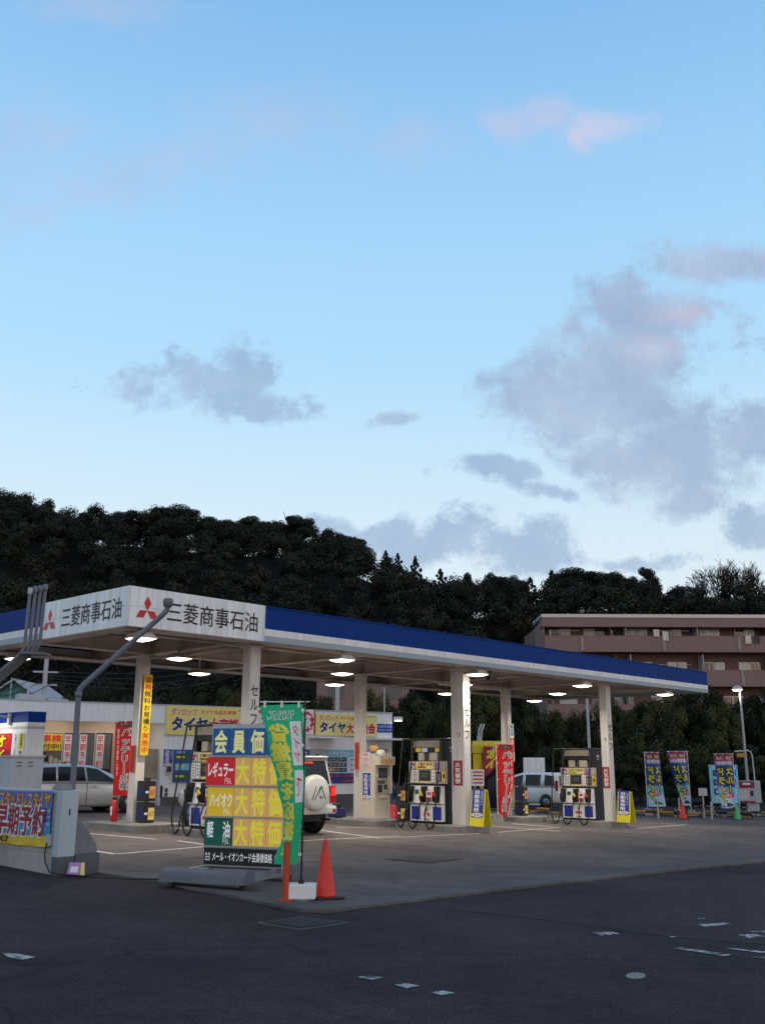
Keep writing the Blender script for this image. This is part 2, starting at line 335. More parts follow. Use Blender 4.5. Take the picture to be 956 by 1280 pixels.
def lift(fn, p, q, h, out=None):
    # point on a surface, raised h along the surface normal (so that stroke edges never lie in the face's own plane)
    a = Vector(fn(p, q))
    if not h: return tuple(a)
    n = (Vector(fn(p+.004, q))-a).cross(Vector(fn(p, q+.004))-a)
    if n.length < 1e-12: return tuple(a)
    n.normalize()
    if out is not None and n.y > 0: n = -n
    return tuple(a+n*h)
class MB:
    """collects shapes; build() links them as one mesh object"""
    def __init__(s): s.v = []; s.f = []; s.m = []; s.sm = []; s.mats = []
    def mi(s, M):
        M = X[M] if isinstance(M, str) else M
        if M not in s.mats: s.mats.append(M)
        return s.mats.index(M)
    def add(s, vs_, fs, M, smooth=False):
        b = len(s.v); i = s.mi(M); s.v.extend([tuple(map(float, q)) for q in vs_])
        for f in fs: s.f.append(tuple(b+k for k in f)); s.m.append(i); s.sm.append(smooth)
        return s
    def box(s, x0, x1, y0, y1, z0, z1, M):
        x0, x1 = min(x0, x1), max(x0, x1); y0, y1 = min(y0, y1), max(y0, y1); z0, z1 = min(z0, z1), max(z0, z1)
        V = [(x0, y0, z0), (x1, y0, z0), (x1, y1, z0), (x0, y1, z0), (x0, y0, z1), (x1, y0, z1), (x1, y1, z1), (x0, y1, z1)]
        return s.add(V, [(3, 2, 1, 0), (4, 5, 6, 7), (0, 1, 5, 4), (1, 2, 6, 5), (2, 3, 7, 6), (3, 0, 4, 7)], M)
    def quad(s, a, b, c, d, M): return s.add([a, b, c, d], [(0, 1, 2, 3)], M)
    def hexa(s, V, M): return s.add(V, [(3, 2, 1, 0), (4, 5, 6, 7), (0, 1, 5, 4), (1, 2, 6, 5), (2, 3, 7, 6), (3, 0, 4, 7)], M)
    def rect(s, x0, x1, z0, z1, y, M): return s.add([(x0, y, z0), (x1, y, z0), (x1, y, z1), (x0, y, z1)], [(0, 1, 2, 3)], M)   # faces local -Y
    def prism(s, poly, y0, y1, M, smooth=False):           # polygon in XZ pushed along Y
        n = len(poly); V = [(p[0], y0, p[1]) for p in poly]+[(p[0], y1, p[1]) for p in poly]
        F = [tuple(range(n)), tuple(range(2*n-1, n-1, -1))]+[(i, i+n, (i+1) % n+n, (i+1) % n) for i in range(n)]
        return s.add(V, F, M, smooth)
    def prismx(s, poly, x0, x1, M):                        # polygon in YZ pushed along X
        n = len(poly); V = [(x0, p[0], p[1]) for p in poly]+[(x1, p[0], p[1]) for p in poly]
        F = [tuple(range(n-1, -1, -1)), tuple(range(n, 2*n))]+[((i+1) % n, (i+1) % n+n, i+n, i) for i in range(n)]
        return s.add(V, F, M)
    def prismz(s, poly, z0, z1, M):
        n = len(poly); V = [(p[0], p[1], z0) for p in poly]+[(p[0], p[1], z1) for p in poly]
        F = [tuple(range(n-1, -1, -1)), tuple(range(n, 2*n))]+[(i, (i+1) % n, (i+1) % n+n, i+n) for i in range(n)]
        return s.add(V, F, M)
    def tube(s, pts, r, M, n=8, cap=True):
        pts = [Vector(p) for p in pts]; rs = r if isinstance(r, (list, tuple)) else [r]*len(pts)
        V = []; F = []; ref = None
        for i, p in enumerate(pts):
            a = pts[max(i-1, 0)]; b = pts[min(i+1, len(pts)-1)]; t = (b-a)
            t = t.normalized() if t.length > 1e-9 else Vector((0, 0, 1))
            if ref is None or abs(ref.dot(t)) > 0.95: ref = Vector((0, 0, 1)) if abs(t.z) < 0.9 else Vector((1, 0, 0))
            e1 = t.cross(ref).normalized(); e2 = t.cross(e1).normalized(); ref = -e2 if False else ref
            for k in range(n):
                w = 2*math.pi*k/n; q = p+(e1*math.cos(w)+e2*math.sin(w))*rs[i]; V.append(q)
        for i in range(len(pts)-1):
            for k in range(n): F.append((i*n+k, i*n+(k+1) % n, (i+1)*n+(k+1) % n, (i+1)*n+k))
        s.add(V, F, M, True)
        if cap: s.add(V[:n], [tuple(range(n))], M); s.add(V[-n:], [tuple(range(n-1, -1, -1))], M)
        return s
    def lathe(s, prof, M, c=(0, 0, 0), n=20, axis='z', smooth=True):
        V = []; F = []
        for (r, h) in prof:
            for k in range(n):
                w = 2*math.pi*k/n; a, b = r*math.cos(w), r*math.sin(w)
                V.append((c[0]+a, c[1]+b, c[2]+h) if axis == 'z' else ((c[0]+a, c[1]+h, c[2]+b) if axis == 'y' else (c[0]+h, c[1]+a, c[2]+b)))
        for i in range(len(prof)-1):
            for k in range(n): F.append((i*n+k, i*n+(k+1) % n, (i+1)*n+(k+1) % n, (i+1)*n+k))
        F.append(tuple(range(n-1, -1, -1))); F.append(tuple(range((len(prof)-1)*n, len(prof)*n)))
        return s.add(V, F, M, smooth)
    def text(s, body, x, z, h, y, M, w=None, bold=0.012, fn=None, mirror=False, align='c', rot=0.0, fit=True):
        """one line centred on (x,z), em height h (fitted to width w), on the plane y=const facing -Y, or through fn(x,z)"""
        vv, ff = glyphs(body, bold)
        if not vv: return s
        xs = [p[0] for p in vv]; x0, x1 = min(xs), max(xs); cx = (x0+x1)/2
        ys = [p[1] for p in vv]; cy = 0.38
        kx = kz = h
        if w: kx = w/max(x1-x0, 1e-6)
        if align == 'l': cx = x0
        if mirror: kx = -kx
        c_, s_ = math.cos(rot), math.sin(rot)
        V = []
        for a, b, e in vv:
            p, q = (a-cx)*kx, (b-cy)*kz
            p, q = p*c_-q*s_, p*s_+q*c_
            V.append(lift(fn, x+p, z+q, e*.0015) if fn else (x+p, y-e*.0015, z+q))
        return s.add(V, [f if not mirror else f[::-1] for f in ff], M)
    def vtext(s, body, x, ztop, zbot, cw, y, M, bold=0.012, fn=None, mirror=False, hs=0.95):
        n = len(body); step = (ztop-zbot)/n
        for i, ch in enumerate(body):
            if ch in '\u3000 ': continue
            zc = ztop-step*(i+0.5)
            vv, ff = glyphs(ch, bold)
            bar = ch in 'ー―〜'
            V = []
            for a, b, e in vv:
                p, q = (a-0.5), (b-0.38)
                if bar: p, q = q, -p
                p *= cw*(-1 if mirror else 1); q *= step*hs
                V.append(lift(fn, x+p, zc+q, e*.0015) if fn else (x+p, y-e*.0015, zc+q))
            s.add(V, [f if not mirror else f[::-1] for f in ff], M)
        return s
    def build(s, name, parent=None, bevel=0.0, tag_=None, subsurf=0):
        me = bpy.data.meshes.new(name); me.from_pydata(s.v, [], s.f)
        for M in s.mats: me.materials.append(M)
        me.polygons.foreach_set('material_index', s.m); me.polygons.foreach_set('use_smooth', s.sm)
        me.update()
        o = bpy.data.objects.new(name, me); col.objects.link(o)
        if parent is not None: o.parent = parent
        if bevel:
            md = o.modifiers.new('bevel', 'BEVEL'); md.width = bevel; md.segments = 4 if bevel > .06 else 2; md.limit_method = 'ANGLE'; md.angle_limit = math.radians(40)
        if subsurf:
            md = o.modifiers.new('sub', 'SUBSURF'); md.levels = subsurf; md.render_levels = subsurf
        return o

def tag(o, label=None, cat=None, group=None, kind=None):
    if label: o['label'] = label
    if cat: o['category'] = cat
    if group: o['group'] = group
    if kind: o['kind'] = kind
    return o
def thing(name, label, cat, x, y, rz=0.0, z=None, group=None):
    o = bpy.data.objects.new(name, None); col.objects.link(o); o.empty_display_size = 0.2
    o.location = (x, y, zg(x, y) if z is None else z); o.rotation_euler = (0, 0, rz)
    return tag(o, label, cat, group)
def dup(o, parent=None):
    c = o.copy(); col.objects.link(c)
    if parent is not None: c.parent = parent
    for ch in list(o.children): dup(ch, c)
    return c
def place(o, x, y, rz, label, z=None):
    o.location = (x, y, zg(x, y) if z is None else z); o.rotation_euler = (0, 0, rz); o['label'] = label; return o
def structure(o): o['kind'] = 'structure'; return o

# canopy frame: a runs along the long front, b away from the road
YAW = math.radians(43.14)
AX = np.array([math.sin(YAW), math.cos(YAW)]); BX = np.array([-AX[1], AX[0]])
CX = np.array([-5.119, 19.716]); ZS = 4.32; ZT = 5.104
ROT = math.atan2(AX[1], AX[0]); RF = ROT; RL = ROT-math.pi/2
def W(a, b): q = CX+AX*a+BX*b; return float(q[0]), float(q[1])
def AB(p): d = np.array(p[:2])-CX; return float(d@AX), float(d@BX)
def plane_hit(u, v, p0, nrm):          # vertical plane through p0 (xy) with normal nrm (xy)
    d = ray(u, v); t = ((p0-_O[:2])@nrm)/(d[:2]@nrm); return _O+d*t
class Wall:
    """vertical plane: pixel -> (along, z)"""
    def __init__(s, p0, ang): s.p0 = np.array(p0, float); s.ux = np.array([math.cos(ang), math.sin(ang)]); s.n = np.array([-s.ux[1], s.ux[0]]); s.ang = ang
    def L(s, u, v): q = plane_hit(u, v, s.p0, s.n); return float((q[:2]-s.p0)@s.ux), float(q[2])
    def R(s, u0, v0, u1, v1):
        um, vm_ = (u0+u1)/2, (v0+v1)/2
        return s.L(u0, vm_)[0], s.L(u1, vm_)[0], s.L(um, v1)[1], s.L(um, v0)[1]
    def xy(s, t, off=0.0): q = s.p0+s.ux*t-s.n*off; return float(q[0]), float(q[1])

# ------------------------------------------------------------------ ground
def build_ground():
    xs = sorted(set([-900, -400, -200, -120, -60, -40, -20, -10, 0, 10, 20, 40, 60, 120, 200, 400, 900])); ys = [-300, -40, -15, 0, 10, 20, 40, 60, 90, 200, 500, 1500]
    V = [(x, y, zg(x, y)) for y in ys for x in xs]; nx = len(xs)
    F = [(j*nx+i, j*nx+i+1, (j+1)*nx+i+1, (j+1)*nx+i) for j in range(len(ys)-1) for i in range(nx-1)]
    structure(MB().add(V, F, 'asphalt').build('road_ground'))
    def sheet(name, pts, h, M, thick=0.0):
        V = [(p[0], p[1], zg(p[0], p[1])+h) for p in pts]; n = len(pts)
        mb = MB().add(V, [tuple(range(n))], M)
        if thick:
            V2 = V+[(p[0], p[1], p[2]-thick) for p in V]; mb.add(V2, [(i, (i+1) % n, (i+1) % n+n, i+n) for i in range(n)], M)
        return structure(mb.build(name))
    # forecourt outline: from the wall end round the corner and along the road
    edge = [G(u, v)[:2] for u, v in [(112, 1090), (200, 1103), (300, 1122), (350, 1133), (385, 1139.5), (410, 1139.8), (440, 1135), (520, 1125.5), (640, 1111), (800, 1093), (956, 1077)]]
    far = [W(48, -9.4), W(48, 12), W(40, 40), W(-2.82, 40), W(-2.82, -3.2)]
    o = sheet('forecourt', [tuple(e) for e in edge]+far, 0.03, 'forecourt', 0.05)
    # flush concrete kerb strip with a shallow gutter, following the forecourt edge
    E = [Vector((e[0], e[1])) for e in edge]
    E.append(Vector(W(48, -9.4)))
    inner = []; outer = []
    for i, e in enumerate(E):
        t = (E[min(i+1, len(E)-1)]-E[max(i-1, 0)]).normalized(); nrm = Vector((-t.y, t.x))
        inner.append(e+nrm*0.22); outer.append(e-nrm*0.10)
    V = []; F = []
    for p, q in zip(inner, outer):
        V += [(p.x, p.y, zg(p.x, p.y)+0.036), (q.x, q.y, zg(q.x, q.y)+0.034), (q.x, q.y, zg(q.x, q.y)-0.02)]
    for i in range(len(E)-1):
        b = i*3; F += [(b, b+1, b+4, b+3), (b+1, b+2, b+5, b+4)]
    structure(MB().add(V, F, 'kerb').build('kerb'))
    sheet('car_park', [W(30, 8.5), W(46, 3.2), W(60, -3), W(110, -3), W(110, 60), W(30, 60)], 0.037, 'lot')
    # painted lines
    def line(p, q, w=0.11, h=0.035):
        a = Vector(G(*p)[:2]); b = Vector(G(*q)[:2]); t = (b-a).normalized(); nn = Vector((-t.y, t.x))*w/2
        mb = MB(); k = max(1, int((b-a).length/1.0)); V = []
        for i in range(k+1):
            c = a.lerp(b, i/k)
            for sgn in (-1, 1): V.append((c.x+nn.x*sgn, c.y+nn.y*sgn, zg(c.x, c.y)+h))
        mb.add(V, [(2*i, 2*i+2, 2*i+3, 2*i+1) for i in range(k)], 'paint')
        structure(mb.build('painted_line'))
    for p, q in [((112, 1065), (144, 1070)), ((144, 1070), (262, 1060)), ((112, 1044), (196, 1051)), ((222, 1053), (258, 1058)),
                 ((373, 1053), (500, 1046.5)), ((398, 1039), (474, 1049.5)), ((474, 1049.5), (600, 1043.5)), ((420, 1036), (600, 1037.5)),
                 ((612, 1034), (700, 1040.5)), ((622, 1042), (700, 1035.5)), ((640, 1031), (690, 1035)), ((796, 1037), (858, 1032)), ((800, 1029.5), (845, 1031))]:
        line(p, q)
    def patch(pts, h=0.006):
        V = [];
        for u, v in pts: g = G(u, v); V.append((g[0], g[1], zg(g[0], g[1])+h))
        structure(MB().add(V, [tuple(range(len(V)))], 'paintworn').build('road_marking'))
    def cut(name, pts, M, h): structure(MB().add([(float(g[0]), float(g[1]), zg(g[0], g[1])+h) for g in (G(u, v) for u, v in pts)], [tuple(range(len(pts)))], M).build(name))
    cut('asphalt_patch', [(556, 1136), (700, 1121), (956, 1090), (956, 1181), (845, 1172), (700, 1152)], 'patch2', 0.003)
    def seam(pts, w=0.02):
        P = [Vector((G(u, v)[0], G(u, v)[1])) for u, v in pts]; V = []; F = []; k = 0
        for a, b in zip(P, P[1:]):
            t = (b-a).normalized(); nn = Vector((-t.y, t.x)); N_ = max(2, int((b-a).length/0.4))
            for i in range(N_+1):
                c = a.lerp(b, i/N_)+nn*rnd.uniform(-.02, .02); ww = w*rnd.uniform(.4, 1.2)
                for sg in (-1, 1): q = c+nn*ww*sg; V.append((q.x, q.y, zg(q.x, q.y)+0.005))
            F += [(k+2*i, k+2*i+2, k+2*i+3, k+2*i+1) for i in range(N_)]; k = len(V)
        structure(MB().add(V, F, 'seam').build('tar_seam'))
    seam([(556, 1136), (700, 1152), (845, 1172), (956, 1181)], .009)
    for q in [[(447, 1222), (462, 1220.5), (480, 1222.5), (465, 1225.5)], [(493, 1232), (508, 1230), (524, 1233), (508, 1236)], [(538, 1241.5), (554, 1239), (568, 1242), (552, 1245)],
              [(3, 1192), (20, 1192.5), (45, 1197), (28, 1201), (10, 1197)], [(740, 1166), (765, 1165.5), (775, 1168), (752, 1170)], [(840, 1186), (850, 1185), (914, 1194), (905, 1196)],
              [(868, 1149), (880, 1148), (878, 1149.5)], [(872, 1156), (905, 1154), (915, 1155.5), (880, 1159)], [(922, 1169), (940, 1168), (956, 1171), (935, 1173)], [(935, 1165), (956, 1164), (956, 1166.5)],
              [(905, 1185), (956, 1190), (956, 1192.5), (915, 1187)], [(840, 1172.5), (835, 1171), (846, 1171)], [(955, 1197), (935, 1196.5), (956, 1199)]]:
        patch(q)
build_ground()

def flat_thing(name, label, cat, pts, h, M, inner=None, M2=None, t=0.02):
    g = [G(u, v) for u, v in pts]; c = sum(g)/len(g)
    mb = MB(); P = [(p[0]-c[0], p[1]-c[1]) for p in g]; dz = lambda p: zg(p[0]+c[0], p[1]+c[1])-zg(c[0], c[1])
    V = [(p[0], p[1], dz(p)+h) for p in P]+[(p[0], p[1], dz(p)-t) for p in P]; n = len(P)
    mb.add(V, [tuple(range(n))]+[(i, i+n, (i+1) % n+n, (i+1) % n) for i in range(n)], M)
    if M2:
        Q = [(p[0]*inner, p[1]*inner) for p in P]; mb.add([(p[0], p[1], dz(p)+h+0.005) for p in Q], [tuple(range(n))], M2)
        for i in range(1, 7):      # bars of the cover
            a = Vector(Q[0]).lerp(Vector(Q[1]), i/7); b = Vector(Q[3]).lerp(Vector(Q[2]), i/7); tt = (b-a).normalized()*0.012; nn = (-tt.y, tt.x)
            mb.add([(a.x+nn[0], a.y+nn[1], dz(a)+h+0.01), (b.x+nn[0], b.y+nn[1], dz(b)+h+0.01), (b.x-nn[0], b.y-nn[1], dz(b)+h+0.01), (a.x-nn[0], a.y-nn[1], dz(a)+h+0.01)], [(0, 1, 2, 3)], M)
    o = mb.build(name); o.location = (c[0], c[1], zg(c[0], c[1])); return tag(o, label, cat)
flat_thing('drain_cover', 'grey steel drain cover in a concrete rim by the driveway corner', 'drain cover', [(321, 1154), (378, 1146.5), (436, 1154), (374, 1163)], 0.010, 'plinth', 0.9, 'gratedark')
flat_thing('tank_cover', 'dark rectangular cover set flush into the pale forecourt', 'ground cover', [(480, 1076.5), (518, 1071.5), (578, 1076), (536, 1081.5)], 0.040, 'ink', 0.93, 'rubber')
flat_thing('manhole_cover', 'small round pale manhole cover in the dark road', 'manhole', [(794+12.5*math.cos(w*math.pi/10), 1220+3.6*math.sin(w*math.pi/10)) for w in range(20)], 0.006, 'concrete')

# ------------------------------------------------------------------ canopy
CL = 25.97; CD = 7.4
def diamonds(mb, cx, cz, r, y, M='logored', fn=None):
    for k in range(3):
        w = math.pi/2+k*2*math.pi/3
        ax = Vector((math.cos(w), math.sin(w)))
        l = r; hw = r*math.tan(math.radians(30))/1.0*0.5*1.0
        pr = Vector((-ax.y, ax.x))
        P = [Vector((0, 0)), ax*l*0.5+pr*hw, ax*l, ax*l*0.5-pr*hw]
        mb.add([(fn(cx+p.x, cz+p.y) if fn else (cx+p.x, y, cz+p.y)) for p in P], [(0, 3, 2, 1)], M)
COLS = [(3.9, 0.8), (11.7, 0.85), (19.35, 0.65)]
RCOLS = [(3.4, 4.5), (11.2, 4.38), (18.9, 4.5)]
IH = 0.21
ci = thing('gas_station_canopy', 'long flat petrol station canopy with blue, white and grey edge on six pale columns', 'canopy', float(CX[0]), float(CX[1]), RF, 0.0)
def build_canopy():
    def bands(mb, kind, x0, x1):
        for z0, z1, M in ((4.61, ZT, 'blue'), (4.455, 4.61, 'white'), (ZS, 4.455, 'fgrey')):
            if kind == 'f': mb.box(x0, x1, 0, 0.12, z0, z1, M)
            elif kind == 'k': mb.box(x0, x1, CD-0.12, CD, z0, z1, M)
            elif kind == 'l': mb.box(0, 0.12, x0, x1, z0, z1, M)
            else: mb.box(CL-0.12, CL, x0, x1, z0, z1, M)
    mb = MB(); bands(mb, 'f', 3.58, CL); bands(mb, 'r', 0.12, CD-0.12); bands(mb, 'k', 0, CL); bands(mb, 'l', 3.52, CD-0.12)
    mb.box(3.58, CL+0.02, -0.02, 0.14, ZT, ZT+0.03, 'blue')
    x = 5.4
    while x < CL: mb.rect(x-0.006, x+0.006, 4.62, ZT, -0.003, 'navy'); x += 1.82
    mb.rect(3.58, CL, 4.838, 4.845, -0.003, 'navy')
    mb.build('fascia', ci)
    # white name panels wrapping the near corner
    for side in 'fl':
        mb = MB()
        if side == 'f':
            mb.box(-0.015, 3.58, -0.015, 0.12, ZS, ZT+0.03, 'panel')
            fn = lambda p, q: (p, -0.019, q); Lx = 3.58; lx, tx0, tx1 = 0.44, 0.93, 3.36
        else:
            mb.box(-0.015, 0.12, 0.12, 3.52, ZS, ZT+0.03, 'panel')
            fn = lambda p, q: (-0.019, 3.52-p, q); Lx = 3.5; lx, tx0, tx1 = 0.42, 0.95, 3.30
        for q0, q1 in ((4.728, 4.734),):
            P = [fn(0.0, q0), fn(Lx, q0), fn(Lx, q1), fn(0.0, q1)]; mb.add(P, [(0, 1, 2, 3)], 'lgrey')
        for p0 in ((0.0, 1.82, 3.56) if side == 'f' else (0.0, 1.75)):
            P = [fn(p0, ZS), fn(p0+0.008, ZS), fn(p0+0.008, ZT), fn(p0, ZT)]; mb.add(P, [(0, 1, 2, 3)], 'lgrey')
        f2 = lambda p, q: tuple(Vector(fn(p, q))+Vector((0, -0.003, 0) if side == 'f' else (-0.003, 0, 0)))
        diamonds(mb, lx, 4.665, 0.30, 0, fn=f2)
        mb.text('三菱商事石油', (tx0+tx1)/2, 4.715, 0.47, 0, 'ink', w=tx1-tx0, bold=0.006, fn=f2)
        mb.build('name_panel', ci)
    # roof deck, ribbed underneath
    mb = MB(); mb.box(0.12, CL-0.12, 0.12, CD-0.12, 4.86, 4.95, 'soffit')
    x = 0.2
    while x < CL-0.5:
        mb.hexa([(x, 0.12, 4.74), (x+0.16, 0.12, 4.74), (x+0.16, CD-0.12, 4.74), (x, CD-0.12, 4.74), (x-0.06, 0.12, 4.86), (x+0.22, 0.12, 4.86), (x+0.22, CD-0.12, 4.86), (x-0.06, CD-0.12, 4.86)], 'soffit'); x += 0.36
    mb.build('roof_deck', ci)
    for yb, d in ((0.8, 0.34), (2.65, 0.16), (4.5, 0.36), (6.2, 0.16)):
        mb = MB(); mb.box(0.13, CL-0.13, yb-0.1, yb+0.1, 4.72-d, 4.735-0.02, 'soffit'); mb.box(0.13, CL-0.13, yb-0.14, yb+0.14, 4.72-d-0.02, 4.72-d, 'soffit'); mb.build('girder', ci)
    for xa in (3.65, 7.5, 11.4, 15.3, 19.1, 22.6):
        mb = MB(); mb.box(xa-0.09, xa+0.09, 0.13, CD-0.13, 4.36, 4.73, 'soffit'); mb.box(xa-0.15, xa+0.15, 0.13, CD-0.13, 4.335, 4.36, 'soffit'); mb.build('cross_beam', ci)
    mb = MB(); mb.box(0.12, 0.55, 0.13, CD-0.13, 4.33, 4.36, 'soffit'); mb.box(0.5, CL-0.15, 0.125, 0.5, 4.33, 4.36, 'soffit'); mb.box(0.5, CL-0.15, CD-0.55, CD-0.125, 4.33, 4.36, 'soffit'); mb.build('edge_soffit', ci)
    MB().tube([(3.7, 1.4, 4.28), (3.7, 4.0, 4.24), (3.4, 4.2, 4.24), (3.4, 4.24, 4.0)], 0.05, 'soffit').build('drain_pipe', ci); mb = MB(); mb.tube([(14.5, 4.0, 4.22), (17.9, 4.0, 4.22), (18.3, 4.05, 4.18), (18.5, 4.2, 3.9), (18.62, 4.22, 0.4)], 0.06, 'colpaint'); mb.build('drain_pipe', ci)
    mb = MB()
    for xx in (2.2, 6.0, 9.3, 13.6, 17.4): mb.tube([(xx, 0.95, 4.31), (xx+2.4, 1.0, 4.31), (xx+2.4, 4.2, 4.31)], 0.018, 'soffit', 6)
    mb.build('conduit', ci)
    for k, (a, b) in enumerate(COLS+RCOLS):
        front = k < 3; x_, y_ = W(a, b); z0 = zg(x_, y_)+0.14
        mb = MB(); hx, hy = ((0.15, 0.14), (0.15, 0.23), (0.15, 0.14), (0.13, 0.14), (0.13, 0.14), (0.13, 0.14))[k]; mb.box(a-hx, a+hx, b-hy, b+hy, z0, 4.34, 'colpaint')
        mb.box(a-hx-0.06, a+hx+0.06, b-hy-0.06, b+hy+0.06, 4.27, 4.333, 'colpaint')
        if front:
            yf = b-hy-0.004
            zt = (3.43, 3.25, 3.02)[k]
            mb.vtext('セルフ', a, zt, zt-0.96, 0.25, yf, 'ink', 0.012)
            mb.text('135'[k], a-0.0, 0, 0.16, 0, 'ink', fn=lambda p, q: (a-hx-0.004, b-0.05-(p-a), 2.45+q))
        if k == 1: mb.rect(a-hx, a+hx, 1.9, 1.905, b-hy-0.003, 'lgrey'); mb.add([(a-hx-0.003, b+0.02, z0), (a-hx-0.003, b+0.028, z0), (a-hx-0.003, b+0.028, 4.26), (a-hx-0.003, b+0.02, 4.26)], [(0, 3, 2, 1)], 'lgrey')
        mb.build('column', ci, bevel=0.012)
build_canopy()

ordw = ['first', 'second', 'third', 'fourth', 'fifth']
def canopy_lights():
    mesh = None
    for row, (b, lst) in enumerate(((0.24, (0.5, 6.3, 11.72, 17.3, 22.9)), (2.97, (3.4, 9.0, 14.5, 20.0)), (6.05, (0.8, 6.3, 11.7, 17.4, 23.0)))):
        for i, a in enumerate(lst):
            z = 4.12
            x, y = W(a, b)
            lab = 'lit flush canopy lamp, %s from the left in the %s row' % (ordw[i], ['front', 'middle', 'rear'][row])
            t = thing('canopy_lamp', lab, 'ceiling lamp', x, y, RF, z, 'lit lamps under the canopy')
            if mesh is None:
                h = MB(); h.hexa([(-0.25, -0.25, 0.0), (0.25, -0.25, 0.0), (0.25, 0.25, 0.0), (-0.25, 0.25, 0.0), (-0.16, -0.16, 0.12), (0.16, -0.16, 0.12), (0.16, 0.16, 0.12), (-0.16, 0.16, 0.12)], 'beige'); h.tube([(0, 0, 0.12), (0, 0, 0.55)], 0.03, 'soffit')
                ho = h.build('housing', t)
                l = MB(); q_ = .225; l.add([(-q_, -q_, -.004), (q_, -q_, -.004), (q_, q_, -.004), (-q_, q_, -.004), (-q_*.5, -q_*.5, -.05), (q_*.5, -q_*.5, -.05), (q_*.5, q_*.5, -.05), (-q_*.5, q_*.5, -.05)], [(0, 1, 2, 3), (7, 6, 5, 4), (0, 4, 5, 1), (1, 5, 6, 2), (2, 6, 7, 3), (3, 7, 4, 0)], 'lens'); lo = l.build('lens', t)
                ld = bpy.data.lights.new('canopy_lamp_light', 'AREA'); ld.shape = 'DISK'; ld.size = 0.4; ld.energy = LAMP_W; ld.spread = math.radians(150); ld.color = (1.0, 0.88, 0.72)
                mesh = (ho, lo, ld)
            else:
                for s in mesh[:2]: c = s.copy(); c.parent = t; col.objects.link(c)
            L = bpy.data.objects.new('lamp_light', mesh[2]); col.objects.link(L); L.parent = t; L.location = (0, 0, -0.12)
canopy_lights()
def security_camera():
    x, y = W(12.75, 0.55); t = thing('security_camera', 'small black security camera under the canopy beside the middle column', 'camera', x, y, RF, 4.12)
    MB().tube([(0, 0, 0.2), (0, 0, 0)], 0.03, 'black').build('bracket', t); MB().box(-0.1, 0.22, -0.07, 0.07, -0.08, 0.03, 'black').box(0.22, 0.26, -0.05, 0.05, -0.07, 0.0, 'dark').build('housing', t, 0.01)
security_camera()

# islands
def island(a0, a1, b0, b1, label):
    x, y = W((a0+a1)/2, (b0+b1)/2); hx, hy = (a1-a0)/2, (b1-b0)/2
    P = []
    for cx, cy, w0 in ((hx-.2, hy-.2, 0), (-hx+.2, hy-.2, 90), (-hx+.2, -hy+.2, 180), (hx-.2, -hy+.2, 270)):
        for k in range(4): w = math.radians(w0+k*30); P.append((cx+.2*math.cos(w), cy+.2*math.sin(w)))
    o = MB().prismz(P, -0.15, IH, 'island').build('pump_island', bevel=0.02); o.location = (x, y, zg(x, y)); o.rotation_euler = (0, 0, RF)
    return tag(o, label, 'kerb island', 'raised concrete islands under the canopy')
for (a, b), w in zip(COLS, ('left', 'middle', 'right')):
    island(a-0.66, a+0.74, 0.36, 2.9, 'low concrete island under the %s fuel pump and front column' % w)
for (a, b), w in zip(RCOLS, ('column with the yellow banner', 'column with the cream payment kiosk', 'column with the red flag and white van behind')):
    island(a-0.8, a+0.6, b-1.35, b+0.95, 'low concrete island under the rear '+w)

